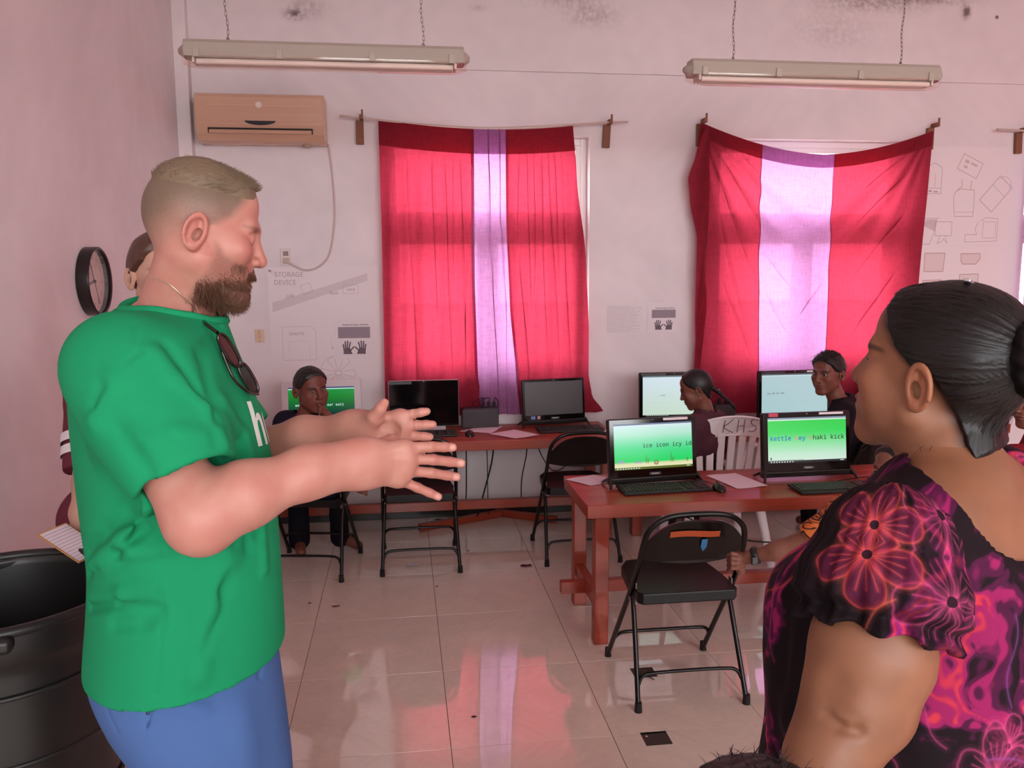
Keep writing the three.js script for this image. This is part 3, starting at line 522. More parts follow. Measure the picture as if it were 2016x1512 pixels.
// ---------------------------------------------------------------- black folding chairs
const blackMetal = std('#0b0807', 0.26, { specularIntensity: 0.7 }), rubber = std('#100d0c', 0.8), blackSeat = std('#0b0808', 0.4, { specularIntensity: 0.6 });
const chairParts = (() => {
  const out = [], add = (name, geo, mat) => out.push([name, geo, mat]);
  for (const s of [-1, 1]) {
    add('front_leg', tube([[s * 0.222, 0.012, -0.243], [s * 0.217, 0.22, -0.085], [s * 0.213, 0.44, 0.085], [s * 0.208, 0.58, 0.175]], 0.011, 24, 10), blackMetal);
    add('rear_leg', tube([[s * 0.222, 0.012, 0.243], [s * 0.212, 0.2, 0.165], [s * 0.202, 0.40, 0.075], [s * 0.2, 0.43, 0.03]], 0.0105, 20, 10), blackMetal);
    for (const z of [-1, 1]) add('foot_cap', cyl(0.0135, 0.0155, 0.04, s * 0.222, 0.02, z * 0.243, 12), rubber);
    add('hinge', [cyl(0.012, 0.012, 0.02, 0, 0, 0, 10).rotateZ(Math.PI / 2).translate(s * 0.207, 0.40, 0.06), rbox(0.006, 0.09, 0.03, 0.002, s * 0.2, 0.43, 0.1)], steelDull);
  }
  // the tube that frames the backrest
  add('back_frame', tube([[-0.208, 0.57, 0.170], [-0.204, 0.66, 0.212], [-0.185, 0.735, 0.238], [-0.12, 0.782, 0.25], [0, 0.792, 0.252], [0.12, 0.782, 0.25], [0.185, 0.735, 0.238], [0.204, 0.66, 0.212], [0.208, 0.57, 0.170]], 0.011, 60, 10), blackMetal);
  const out2 = Array.from({ length: 25 }, (_, i) => { const k = i / 24 * 2 - 1; return [k * 0.19, 0.77 - 0.095 * Math.pow(Math.abs(k), 3.2)]; }), low = Array.from({ length: 13 }, (_, i) => { const k = 1 - i / 6; return [k * 0.2, 0.605 - 0.022 * (1 - k * k)]; });
  const bk = extr([...out2, ...low], 0.012, 0.003); const p = bk.attributes.position;
  for (let i = 0; i < p.count; i++) { const x = p.getX(i), y = p.getY(i), z = p.getZ(i); p.setXYZ(i, x, y, z + 0.17 + (y - 0.57) * 0.36 + 0.02 * (1 - Math.pow(x / 0.2, 2))); } bk.computeVertexNormals();
  add('backrest', bk, blackMetal);
  const seat = extr([[-0.185, 0.17], [0.185, 0.17], [0.2, 0.15], [0.2, 0.0], [0.185, -0.15], [0.15, -0.215], [0.08, -0.23], [-0.08, -0.23], [-0.15, -0.215], [-0.185, -0.15], [-0.2, 0.0], [-0.2, 0.15]].map(([x, z]) => [x, -z]), 0.034, 0.006); seat.rotateX(-Math.PI / 2); T(seat, 0, 0.412, 0);
  add('seat', seat, blackSeat);
  add('cross_brace', tube([[-0.216, 0.085, 0.21], [-0.195, 0.122, 0.2], [-0.15, 0.132, 0.197], [0, 0.134, 0.196], [0.15, 0.132, 0.197], [0.195, 0.122, 0.2], [0.216, 0.085, 0.21]], 0.0075, 40, 8), blackMetal);
  add('cross_brace', tube([[-0.219, 0.11, -0.17], [-0.195, 0.148, -0.148], [-0.15, 0.157, -0.141], [0, 0.158, -0.14], [0.15, 0.157, -0.141], [0.195, 0.148, -0.148], [0.219, 0.11, -0.17]], 0.0075, 40, 8), blackMetal);
  return out.map(([n, g, m]) => [n, Array.isArray(g) ? join(g) : g, m]);
})();
function foldingChair(x, z, turn, label) {
  const o = thing('folding_chair', label, 'chair', [x, 0, z], 'black folding chairs'); o.rotation.y = turn;
  for (const [n, g, m] of chairParts) mesh(n, g, m, o);
  return o;
}
const fc = foldingChair(1.107, -3.222, 0, 'black folding chair in front with orange tape on its back');
{
  const back = chairParts.find((c) => c[0] === 'backrest')[1];
  const stripe = (x0, x1, y0, y1, ns, nt, shape) => sheet((s, t) => { const x = mix(x0, x1, s), y = mix(y0, y1, t) + (shape ? shape(s, t) : 0); return [x, y, 0.17 + (y - 0.57) * 0.36 + 0.02 * (1 - Math.pow(x / 0.2, 2)) + 0.0165]; }, ns, nt);
  mesh('tape_strip', stripe(-0.11, 0.088, 0.728, 0.702, 12, 2, (s) => 0.004 * Math.sin(s * 5)), std('#a8471f', 0.7, { side: THREE.DoubleSide }), fc).userData.label = 'faded orange tape';
  mesh('paint_drip', stripe(0.018, 0.042, 0.69, 0.655, 8, 8, (s, t) => -0.02 * (1 - Math.abs(s * 2 - 1)) * t), std('#2c6f9e', 0.5, { side: THREE.DoubleSide }), fc).userData.label = 'blue paint drip';
}
foldingChair(0.08, -4.86, 0, 'empty black folding chair before the glossy black monitor');
foldingChair(-0.545, -4.84, -0.17, 'black folding chair under the boy at the left screen');
foldingChair(1.03, -4.89, 0.02, 'black folding chair before the grey switched-off monitor');
foldingChair(2.80, -4.66, 0.06, 'black folding chair under the boy in front of the flag-like curtain');

// ---------------------------------------------------------------- white plastic chair with writing
{
  const pl = std('#efe8ea', 0.35), o = thing('plastic_chair', 'white plastic chair with slatted back marked KHS', 'chair', [1.845, 0, -4.56]); o.scale.set(1.17, 1.03, 1);
  const bend = (g) => { const p = g.attributes.position; for (let i = 0; i < p.count; i++) { const x = p.getX(i), y = p.getY(i); p.setZ(i, p.getZ(i) + 0.055 - 0.75 * x * x + (y - 0.42) * 0.16); } g.computeVertexNormals(); return g; };
  const arch = (x) => 0.875 - 0.045 * Math.pow(x / 0.19, 2);
  const N = 24, up = Array.from({ length: N + 1 }, (_, i) => { const x = -0.192 + 0.384 * i / N; return [x, arch(x)]; }), dn = Array.from({ length: N + 1 }, (_, i) => { const x = 0.185 - 0.37 * i / N; return [x, arch(x) - 0.098 - 0.01 * (1 - Math.pow(x / 0.19, 2))]; });
  mesh('top_rail', bend(extr([...up, ...dn], 0.012, 0.003)), pl, o);
  mesh('rail_lip', tube(up.map(([x, y]) => V(x, y, 0.061 + 0.01 - 0.75 * x * x + (y - 0.42) * 0.16)), 0.006, 50, 8), pl, o);
  for (let i = 0; i < 7; i++) {
    const k = (i - 3) / 3, x1 = k * 0.165, x0 = k * 0.132, y1 = arch(x1) - 0.095;
    const g = extr([[x0 - 0.013, 0.42], [x0 + 0.013, 0.42], [x1 + 0.0165, y1], [x1 - 0.0165, y1]], 0.01, 0.002);
    mesh('slat', bend(g), pl, o);
  }
  const st = extr([[-0.2, -0.2], [0.2, -0.2], [0.18, 0.19], [-0.18, 0.19]], 0.02, 0.006); st.rotateX(-Math.PI / 2); T(st, 0, 0.41, -0.14);
  mesh('seat', st, pl, o);
  for (const s of [-1, 1]) {
    mesh('leg', bar([s * 0.225, 0, 0.12], [s * 0.17, 0.42, 0.02], 0.021, 0.026, 8), pl, o);
    mesh('leg', bar([s * 0.215, 0, -0.36], [s * 0.185, 0.42, -0.31], 0.021, 0.026, 8), pl, o);
    mesh('armrest', tube([[s * 0.17, 0.62, 0.06], [s * 0.225, 0.645, 0.0], [s * 0.245, 0.64, -0.15], [s * 0.225, 0.6, -0.28], [s * 0.19, 0.43, -0.31]], 0.016, 30, 8), pl, o);
  }
  const ink = std('#2a2024', 0.5), zt = (x, y) => 0.055 - 0.75 * x * x + (y - 0.42) * 0.16 + 0.0165, stroke = (pts) => tube(pts.map(([x, y]) => V(x, y, zt(x, y))), 0.0017, 30, 5);
  mesh('lettering', [stroke([[-0.045, 0.855], [-0.05, 0.82], [-0.052, 0.785]]), stroke([[-0.005, 0.86], [-0.03, 0.835], [-0.05, 0.818], [-0.03, 0.80], [-0.002, 0.783]]),
    stroke([[0.022, 0.857], [0.02, 0.82], [0.018, 0.783]]), stroke([[0.055, 0.857], [0.053, 0.82], [0.052, 0.783]]), stroke([[0.018, 0.818], [0.036, 0.82], [0.054, 0.822]]),
    stroke([[0.122, 0.848], [0.105, 0.856], [0.088, 0.845], [0.095, 0.826], [0.115, 0.812], [0.115, 0.792], [0.095, 0.784], [0.078, 0.792]])], ink, o).userData.label = 'hand-written letters KHS';
}

// ---------------------------------------------------------------- all-in-one computers
const caseBlack = std('#16110f', 0.28), gloss = std('#0b0908', 0.08, { ior: 1.5 }), silver = std('#b9b2b4', 0.35, { metalness: 0.5 }), stickerWhite = std('#e0d6da', 0.6), brandMat = std('#cfc8cb', 0.4);
function screenMat(draw, power = 1.0, W = 768, H = 432) {
  const t = canvasTex(W, H, draw);
  return new THREE.MeshPhysicalMaterial({ color: 0x050505, emissive: 0xffffff, emissiveMap: t, emissiveIntensity: power, roughness: 0.25 });
}
function screenGeo(w, h) { return new THREE.PlaneGeometry(w, h); }
const brandTex = canvasTex(256, 64, (c) => { c.fillStyle = '#15100f'; c.fillRect(0, 0, 256, 64); c.fillStyle = '#d8d2d6'; c.font = 'bold 50px sans-serif'; c.textAlign = 'center'; c.fillText('lenovo', 128, 48); });
const brandPrint = new THREE.MeshPhysicalMaterial({ map: brandTex, roughness: 0.4 });
function computer(x, z, turn, label, opt) {
  const { W = 0.475, H = 0.30, y0 = 0.705, tilt = 0.1, face, faceMat, feet = true, chin = 0.05, bez = 0.02, body = caseBlack, group = 'all-in-one computers', stick = [] } = opt;
  const o = thing('computer', label, 'computer', [x, 0.67, z], group); o.rotation.y = turn;
  const head = (g) => { g.rotateX(-tilt); return T(g, 0, y0 - 0.67, 0); };
  mesh('casing', head(rbox(W, H, 0.035, 0.009, 0, H / 2, -0.02, 3)), body, o);
  mesh('bezel', head(rbox(W - 0.008, H - 0.008, 0.004, 0.0019, 0, H / 2, -0.0015, 2)), opt.bezelMat || gloss, o);
  const sw = W - 2 * bez, sh = H - bez - chin;
  mesh('screen', head(T(screenGeo(sw, sh), 0, chin + sh / 2, 0.0014)), faceMat, o);
  if (opt.brand) mesh('brand_mark', head(T(new THREE.PlaneGeometry(0.062, 0.0145), 0.005, chin * 0.5, 0.0016)), brandPrint, o);
  mesh('rear_housing', head(rbox(W * 0.7, H * 0.7, 0.03, 0.012, 0, H * 0.45, -0.05)), body, o);
  if (feet) {
    mesh('base_bar', rbox(W + 0.02, 0.03, 0.03, 0.006, 0, y0 - 0.67 - 0.004, -0.008), body, o);
    for (const s of [-1, 1]) mesh('foot', [bar([s * (W / 2 + 0.012), 0.005, 0.045], [s * (W / 2 - 0.004), y0 - 0.66, -0.002], 0.006, 0.013, 4), bar([s * (W / 2 + 0.006), 0.006, -0.1], [s * (W / 2 - 0.01), y0 - 0.66, -0.02], 0.006, 0.012, 4)], body, o);
  } else mesh('stand', [bar([0, 0.02, -0.12], [0, 0.14, -0.04], 0.018, 0.02, 8), rbox(0.2, 0.008, 0.14, 0.003, 0, 0.004, -0.08), rbox(W * 0.6, Math.max(0.008, y0 - 0.668), 0.04, 0.003, 0, (y0 - 0.668) / 2, -0.01)], silver, o);
  for (const [sx, sy, w, h, m, n] of stick) mesh(n || 'sticker', head(box(w, h, 0.001, sx * W / 2, sy, 0.0022)), m, o);
  mesh('camera_dot', head(sph(0.003, 0, H - 0.009, 0.0005, 8)), brandMat, o);
  return o;
}
const bar2 = (c, W, H, top = '#3d4f6c', strip = '#cfe9ee') => { c.fillStyle = top; c.fillRect(0, 0, W, H * 0.035); c.fillStyle = strip; c.fillRect(0, H * 0.035, W, H * 0.03); };
const taskbar = (c, W, H, col) => { c.fillStyle = col; c.fillRect(0, H * 0.95, W, H * 0.05); c.fillStyle = '#e8f2e8'; for (let i = 0; i < 9; i++) c.fillRect(W * (0.03 + 0.034 * i), H * 0.966, W * 0.018, H * 0.02); c.fillRect(W * 0.92, H * 0.966, W * 0.05, H * 0.016); };
const grad = (c, W, y0, y1, stops) => { const g = c.createLinearGradient(0, y0, 0, y1); stops.forEach(([k, col]) => g.addColorStop(k, col)); c.fillStyle = g; c.fillRect(0, y0, W, y1 - y0); };
const scrIce = screenMat((c, W, H) => {
  grad(c, W, 0, H, [[0, '#d9f0f4'], [0.25, '#b4ecd2'], [0.55, '#45e08e'], [0.85, '#06dc63'], [1, '#06dc63']]); bar2(c, W, H, '#5b6e92', '#dceff2');
  grad(c, W, H * 0.84, H * 0.95, [[0, '#7ede8a'], [0.35, '#e6e4b0'], [1, '#f2efc8']]); taskbar(c, W, H, '#5a6a18');
  c.fillStyle = '#3a3f20'; c.strokeStyle = '#6d6a2a'; c.lineWidth = 3;
  for (const [x, h] of [[0.40, 0.2], [0.425, 0.12], [0.72, 0.22], [0.745, 0.12], [0.93, 0.1]]) { c.beginPath(); c.moveTo(W * x, H * 0.88); c.lineTo(W * (x + 0.005), H * (0.88 - h)); c.stroke(); for (let i = 1; i < 5; i++) { c.beginPath(); c.moveTo(W * (x - 0.012), H * (0.88 - h * i / 6)); c.lineTo(W * (x + 0.012), H * (0.875 - h * i / 6)); c.stroke(); } }
  c.fillStyle = '#9aa6b8'; c.beginPath(); c.ellipse(W * 0.085, H * 0.845, W * 0.05, H * 0.055, 0, Math.PI, 0); c.fill(); c.beginPath(); c.ellipse(W * 0.3, H * 0.86, W * 0.055, H * 0.04, 0, Math.PI, 0); c.fill();
  c.strokeStyle = '#4a4410'; c.lineWidth = 5; c.fillStyle = '#b9b27a'; c.beginPath(); c.ellipse(W * 0.53, H * 0.87, W * 0.026, H * 0.04, 0, 0, 7); c.fill(); c.stroke();
  c.fillStyle = '#0d4a2c'; c.font = `bold ${H * 0.125 | 0}px monospace`; c.fillText('ice icon icy idea', W * 0.36, H * 0.53);
}, 0.95);
const scrKettle = screenMat((c, W, H) => {
  grad(c, W, 0, H, [[0, '#1fd24a'], [0.3, '#2fdd5a'], [0.55, '#8be8a2'], [0.8, '#c9efd6'], [1, '#dcf3e4']]); bar2(c, W, H, '#7f93a8', '#d7ecdf'); c.fillStyle = '#20242a'; c.fillRect(0, H * 0.955, W, H * 0.045); taskbar(c, W, H, '#1c1f24');
  c.font = `bold ${H * 0.135 | 0}px monospace`; const cw = c.measureText('k').width; let x = W * 0.025; const y = H * 0.5;
  const put = (s, col) => { c.fillStyle = col; c.fillText(s, x, y); x += s.length * cw; };
  put('kettle ', '#1d66c8'); put('k', '#e39a86'); put('ey ', '#1d66c8'); put('k', '#d79b7d'); put('haki kick k', '#123f22');
  c.fillStyle = '#1b3d2b'; c.fillRect(W * 0.03, H * 0.87, 8, 26); c.fillRect(W * 0.025, H * 0.89, 18, 6); c.fillRect(0, H * 0.935, W * 0.45, 3);
}, 0.95);
const scrBoy = screenMat((c, W, H) => {
  grad(c, W, 0, H, [[0, '#17a24a'], [0.3, '#0f8a2c'], [0.6, '#0d5e35'], [0.8, '#123a38'], [1, '#0f2f33']]); bar2(c, W, H, '#2c3d70', '#cdf4ee');
  c.fillStyle = '#e6fff4'; c.font = `bold ${H * 0.095 | 0}px monospace`; c.fillText('eel geek eagle ear eati', W * 0.10, H * 0.56); c.fillStyle = '#e3f3ee'; c.fillRect(0, H * 0.94, W, H * 0.06);
}, 0.85);
const scrPale = (a, b, line) => screenMat((c, W, H) => {
  grad(c, W, 0, H, [[0, a], [1, b]]); bar2(c, W, H, '#50606c', '#cfe6ea'); c.fillStyle = '#0f1416'; c.fillRect(0, H * 0.965, W, H * 0.035); c.fillStyle = '#e5eef0'; for (let i = 0; i < 12; i++) c.fillRect(W * (0.06 + 0.03 * i), H * 0.972, W * 0.014, H * 0.016);
  c.fillStyle = '#5d6f74'; c.font = `bold ${H * 0.05 | 0}px monospace`; c.fillText(line, W * 0.08, H * 0.5);
}, 0.9);
computer(1.215, -3.875, 0.10, 'black computer on the front desk whose green screen reads ice icon icy', { W: 0.462, H: 0.298, brand: true, faceMat: scrIce, chin: 0.048, bez: 0.026, tilt: 0.13, stick: [[0.52, 0.288, 0.13, 0.012, stickerWhite, 'sticker']] });
computer(2.01, -3.87, 0.02, 'black computer on the front desk whose green screen reads kettle key khaki', { W: 0.472, H: 0.305, brand: true, faceMat: scrKettle, chin: 0.052, bez: 0.026, tilt: 0.12, stick: [[0.55, 0.296, 0.13, 0.011, stickerWhite, 'sticker'], [-0.76, 0.294, 0.05, 0.018, std('#c23a55', 0.5), 'sticker']] });
const offScreen = std('#0c0a0b', 0.06), greyScreen = std('#3a3436', 0.35);
computer(0.135, -5.50, 0.03, 'switched-off glossy black computer with a silver edge beside the dark box', { W: 0.468, H: 0.312, y0: 0.695, tilt: 0.05, faceMat: offScreen, chin: 0.02, bez: 0.012, feet: false, body: silver, stick: [[-0.66, 0.296, 0.15, 0.018, std('#3a3238', 0.4), 'badge_strip']] });
computer(1.02, -5.52, 0.16, 'switched-off black computer with a grey screen under the curtain edge', { W: 0.452, H: 0.29, brand: true, faceMat: greyScreen, chin: 0.045, bez: 0.018, tilt: 0.1, stick: [[-0.68, 0.03, 0.03, 0.022, std('#6f86c2', 0.5), 'sticker'], [-0.5, 0.03, 0.02, 0.022, std('#bb8f9c', 0.5), 'sticker']] });
computer(1.80, -5.33, -0.02, 'black computer with a pale screen in front of the girl with the braid', { W: 0.475, H: 0.345, y0: 0.70, tilt: 0.06, faceMat: scrPale('#d5e6f4', '#d3ebd6', '            a all'), chin: 0.05, bez: 0.022, stick: [[-0.6, 0.332, 0.17, 0.012, std('#40333a', 0.4), 'badge_strip'], [0.62, 0.335, 0.15, 0.012, stickerWhite, 'sticker']] });
computer(2.64, -5.30, 0.02, 'black computer with a pale blue screen beside the boy at the flag-like curtain', { W: 0.52, H: 0.345, y0: 0.70, tilt: 0.06, faceMat: scrPale('#b9d6dd', '#b5d8db', 'jug jam job joke '), chin: 0.05, bez: 0.022, stick: [[-0.6, 0.332, 0.17, 0.012, std('#40333a', 0.4), 'badge_strip'], [0.62, 0.335, 0.15, 0.012, stickerWhite, 'sticker']] });
computer(3.42, -5.42, 0.02, 'black computer mostly hidden behind the woman, at the end of the desk', { W: 0.475, H: 0.345, y0: 0.70, tilt: 0.06, faceMat: offScreen, chin: 0.05, bez: 0.022 });
computer(-0.515, -5.33, 0.03, 'white framed computer with a dark green screen behind the boy on the left', { W: 0.50, H: 0.31, y0: 0.735, tilt: 0.03, faceMat: scrBoy, chin: 0.05, bez: 0.045, feet: false, body: std('#d9cdd2', 0.4), bezelMat: std('#d9ccd1', 0.35) });

// ---------------------------------------------------------------- keyboards, mice, sheets of paper, power box, cables
const keyMat = std('#1b1514', 0.5), keyTop = std('#241c1b', 0.45);
const keyGeo = (() => { const gs = [], k = new RoundedBoxGeometry(0.0165, 0.006, 0.0165, 1, 0.002); for (let r = 0; r < 6; r++) for (let i = 0; i < 22; i++) { if (i === 15 || (i === 18)) continue; gs.push(T(k.clone(), -0.202 + i * 0.0192, 0.0225 - r * 0.0008, -0.047 + r * 0.019)); } return join(gs); })();
function keyboard(x, z, turn, label) {
  const o = thing('keyboard', label, 'keyboard', [x, 0.67, z], 'black keyboards'); o.rotation.y = turn;
  const b = rbox(0.44, 0.015, 0.145, 0.004); b.rotateX(0.045); T(b, 0, 0.0115, 0); mesh('case', b, keyMat, o);
  mesh('keys', keyGeo, keyTop, o).userData.kind = 'stuff';
}
keyboard(1.232, -3.775, 0.05, 'black keyboard in front of the ice icon screen');
keyboard(2.055, -3.66, 0.02, 'black keyboard in front of the kettle key screen');
keyboard(1.09, -5.345, 0.03, 'black keyboard before the grey switched-off screen');
keyboard(0.12, -5.32, 0.02, 'black keyboard behind the spread hands');
function mouse(x, z, label) {
  const o = thing('computer_mouse', label, 'mouse', [x, 0.67, z], 'black mice');
  const b = new THREE.SphereGeometry(1, 24, 12, 0, Math.PI * 2, 0, Math.PI / 2); b.scale(0.031, 0.036, 0.052);
  mesh('shell', b, std('#171213', 0.25), o);
  mesh('wheel', cyl(0.008, 0.008, 0.006, 0, 0, 0, 12).rotateZ(Math.PI / 2).translate(0, 0.029, -0.025), keyTop, o);
  mesh('cable', tube([[0, 0.008, -0.05], [0.01, 0.006, -0.1], [-0.02, 0.005, -0.16], [-0.06, 0.005, -0.2]], 0.002, 20, 6), rubber, o);
}
mouse(1.492, -3.735, 'black mouse between the keyboard and the sheet on the front desk');
mouse(0.418, -5.275, 'small black mouse beside loose sheets on the desk at the wall');
const paperMat = std('#dfcdd4', 0.8, { side: THREE.DoubleSide });
function paperSheet(pts, label, y = 0.6712) {
  const [a, b, c, d] = pts, cx = (a[0] + b[0] + c[0] + d[0]) / 4, cz = (a[1] + b[1] + c[1] + d[1]) / 4;
  const g = sheet((s, t) => { const x = mix(mix(a[0], b[0], s), mix(d[0], c[0], s), t), z = mix(mix(a[1], b[1], s), mix(d[1], c[1], s), t); return [x - cx, 0.0012 + 0.0012 * Math.sin(s * 6 + t * 3), z - cz]; }, 10, 10);
  single('paper_sheet', g, paperMat, label, 'paper', [cx, y, cz]);
}
paperSheet([[0.80, -4.045], [0.965, -4.12], [1.06, -3.99], [0.90, -3.90]], 'white paper sheet at the left end of the front desk');
paperSheet([[1.53, -4.015], [1.70, -4.045], [1.755, -3.765], [1.585, -3.735]], 'white paper sheet between the two green screens');
paperSheet([[0.36, -5.42], [0.46, -5.53], [0.67, -5.56], [0.56, -5.32]], 'pale sheet under another sheet beside the dark box');
paperSheet([[0.545, -5.285], [0.725, -5.42], [0.866, -5.20], [0.69, -5.112]], 'pale sheet hanging toward the front edge of the desk at the wall', 0.6735);
paperSheet([[1.19, -5.36], [1.30, -5.42], [1.345, -5.25], [1.24, -5.19]], 'pale sheet under the keyboard before the grey screen', 0.6702);
{
  const o = thing('power_box', 'dark purple box with three plugs standing between two switched-off screens', 'box', [0.513, 0.67, -5.58]);
  mesh('body', rbox(0.25, 0.128, 0.10, 0.006, 0, 0.064, 0), std('#2a1a26', 0.4), o);
  mesh('top_plate', rbox(0.235, 0.006, 0.085, 0.002, 0, 0.13, 0), std('#34222e', 0.4), o);
  for (const x of [0.025, 0.062, 0.098]) { mesh('plug', rbox(0.02, 0.04, 0.03, 0.004, x, 0.152, -0.005), rubber, o); mesh('cord', tube([[x, 0.17, -0.005], [x + 0.006, 0.195, -0.01], [x + (x > 0.09 ? 0.02 : -0.03), 0.185, -0.03], [x + (x > 0.09 ? 0.035 : -0.07), 0.14, -0.05], [x, 0.02, -0.07]], 0.003, 30, 6), rubber, o); }
}
const cord = (pts, label, r = 0.004) => single('cable', tube(pts, r, 50, 6), rubber, label, 'cable', [0, 0, 0]);
cord([[0.41, 0.62, -5.5], [0.412, 0.45, -5.52], [0.41, 0.2, -5.55], [0.40, 0.04, -5.6], [0.33, 0.012, -5.62], [0.2, 0.008, -5.66]], 'black cable hanging under the wall desk, leftmost by the man');
cord([[0.55, 0.62, -5.5], [0.555, 0.4, -5.52], [0.56, 0.2, -5.56], [0.57, 0.05, -5.62], [0.6, 0.01, -5.64]], 'thin black cable hanging straight under the dark box', 0.003);
cord([[0.60, 0.62, -5.5], [0.585, 0.45, -5.5], [0.53, 0.22, -5.53], [0.49, 0.05, -5.58], [0.42, 0.01, -5.64], [0.3, 0.008, -5.68]], 'thick black cable slanting left under the dark box', 0.0055);
cord([[0.83, 0.62, -5.5], [0.82, 0.48, -5.5], [0.79, 0.3, -5.52], [0.80, 0.1, -5.6], [0.81, 0.02, -5.66]], 'black cable hanging under the grey switched-off screen');
cord([[0.88, 0.62, -5.5], [0.91, 0.5, -5.45], [0.97, 0.4, -5.42], [1.03, 0.385, -5.42], [1.1, 0.42, -5.45]], 'black cable looping behind the third folding chair', 0.0035);
cord([[1.25, 0.6725, -3.84], [1.3, 0.6735, -3.825], [1.36, 0.6725, -3.86], [1.45, 0.6725, -3.88]], 'thin dark cable between keyboard and ice icon screen', 0.002);
cord([[2.05, 0.673, -3.73], [2.1, 0.673, -3.78], [2.2, 0.673, -3.83], [2.33, 0.673, -3.86], [2.42, 0.674, -3.8], [2.35, 0.674, -3.74], [2.31, 0.674, -3.83], [2.5, 0.674, -3.78]], 'tangled dark cable right of the kettle key screen', 0.0025);
cord([[1.25, 0.53, -3.75], [1.4, 0.48, -3.95], [1.6, 0.35, -4.1], [1.85, 0.25, -4.2], [2.2, 0.2, -4.25]], 'dark cable sagging under the front desk', 0.004);
{
  const o = thing('carton', 'dark carton with a pale label strip behind the girl', 'box', [2.17, 0.67, -5.42]);
  mesh('body', rbox(0.14, 0.14, 0.14, 0.004, 0, 0.07, 0), std('#1d1013', 0.5), o);
  mesh('label_strip', box(0.10, 0.05, 0.001, 0, 0.028, 0.0705), std('#b3a4b8', 0.6), o);
  mesh('plug', [rbox(0.02, 0.04, 0.03, 0.004, -0.02, 0.16, 0), rbox(0.02, 0.04, 0.03, 0.004, 0.03, 0.16, 0)], rubber, o);
}

// ---------------------------------------------------------------- bin, litter
{
  const bm = std('#151413', 0.42), o = thing('trash_bin', 'large black plastic trash bin by the left wall behind the man', 'bin', [-0.955, 0, -2.02]);
  const pf = [[0.001, 0.004], [0.20, 0.004], [0.215, 0.02], [0.23, 0.3], [0.245, 0.62], [0.252, 0.64], [0.255, 0.70], [0.26, 0.86], [0.268, 0.9], [0.285, 0.905], [0.287, 0.965], [0.28, 0.975], [0.268, 0.972], [0.262, 0.95], [0.25, 0.75], [0.225, 0.3], [0.205, 0.03], [0.001, 0.026]].map((p) => new THREE.Vector2(...p));
  mesh('body', new THREE.LatheGeometry(pf, 56), bm, o);
  const rim = new THREE.TorusGeometry(0.279, 0.013, 10, 64); rim.rotateX(Math.PI / 2); T(rim, 0, 0.972, 0);
  mesh('rim', rim, bm, o);
  for (const a of [0.25, 2.0, -1.2, -2.7]) { const g = rbox(0.15, 0.035, 0.05, 0.014); T(g, 0, 0, 0.285); g.rotateY(a); mesh('handle_lug', T(g, 0, 0.955, 0), bm, o); }
  mesh('rib', [0.5, 0.66, 0.82].map((y) => { const g = new THREE.TorusGeometry(0.243 + (y - 0.5) * 0.055, 0.006, 8, 56); g.rotateX(Math.PI / 2); return T(g, 0, y, 0); }), bm, o);
}
{
  const foil = (x, z, label, mats, s, n) => {
    const o = thing('wrapper', label, 'litter', [x, 0, z]);
    mats.forEach((m, i) => { const g = sheet((a, b) => [(a - 0.5) * s * (1 + 0.3 * i), 0.002 + 0.012 * Math.abs(noise(a * 4 + n, b * 4, i + n)) + 0.004 * i, (b - 0.5) * s * 0.7 + i * s * 0.15], 8, 8); mesh('fold', g, m, o); });
  };
  const clearFoil = new THREE.MeshPhysicalMaterial({ color: 0xe8e2ea, roughness: 0.15, transmission: 0.6, thickness: 0, side: THREE.DoubleSide });
  foil(0.03, -4.775, 'crumpled clear plastic wrapper under the second folding chair', [clearFoil, std('#cfc4cf', 0.3, { side: THREE.DoubleSide })], 0.06, 1.3);
  foil(0.69, -4.66, 'white and purple sweet wrapper on the floor beside the third chair', [std('#e3d3d8', 0.4, { side: THREE.DoubleSide }), std('#5a1330', 0.4, { side: THREE.DoubleSide })], 0.05, 4.7);
  foil(-0.371, -4.221, 'small brown sweet wrapper on the floor beside the man', [std('#4a1d16', 0.35, { side: THREE.DoubleSide }), std('#d8b9a8', 0.35, { side: THREE.DoubleSide })], 0.035, 8.1);
  const crumb = (x, z, l, r = 0.006) => single('crumb', new THREE.SphereGeometry(r, 8, 6).scale(1.6, 0.4, 0.8), std('#3a1712', 0.7), l, 'litter', [x, r * 0.4, z]);
  crumb(0.243, -3.03, 'single dark crumb on the shiny floor in the foreground', 0.007); crumb(0.158, -4.414, 'dark crumb on the floor in front of the second folding chair'); crumb(-0.511, -4.275, 'dark crumb left of the brown wrapper'); crumb(0.377, -4.98, 'dark crumb on the floor behind the second folding chair');
}

// ---------------------------------------------------------------- bodies: distance fields meshed with surface nets
const smin = (a, b, k) => { const h = Math.max(k - Math.abs(a - b), 0) / k; return Math.min(a, b) - h * h * k * 0.25; };
const smax = (a, b, k) => -smin(-a, -b, k);
function cap(a, b, ra, rb = ra) {                                     // tapered capsule
  const ax = a.x, ay = a.y, az = a.z, dx = b.x - ax, dy = b.y - ay, dz = b.z - az, q = 1 / (dx * dx + dy * dy + dz * dz + 1e-12), dr = rb - ra;
  return (x, y, z) => { const px = x - ax, py = y - ay, pz = z - az; let t = (px * dx + py * dy + pz * dz) * q; t = t < 0 ? 0 : t > 1 ? 1 : t; return Math.hypot(px - dx * t, py - dy * t, pz - dz * t) - ra - dr * t; };
}
function chain(pts, rs, k = 0.02) { const fs = []; for (let i = 1; i < pts.length; i++) fs.push(cap(pts[i - 1], pts[i], rs[i - 1], rs[i])); return uni(k, ...fs); }
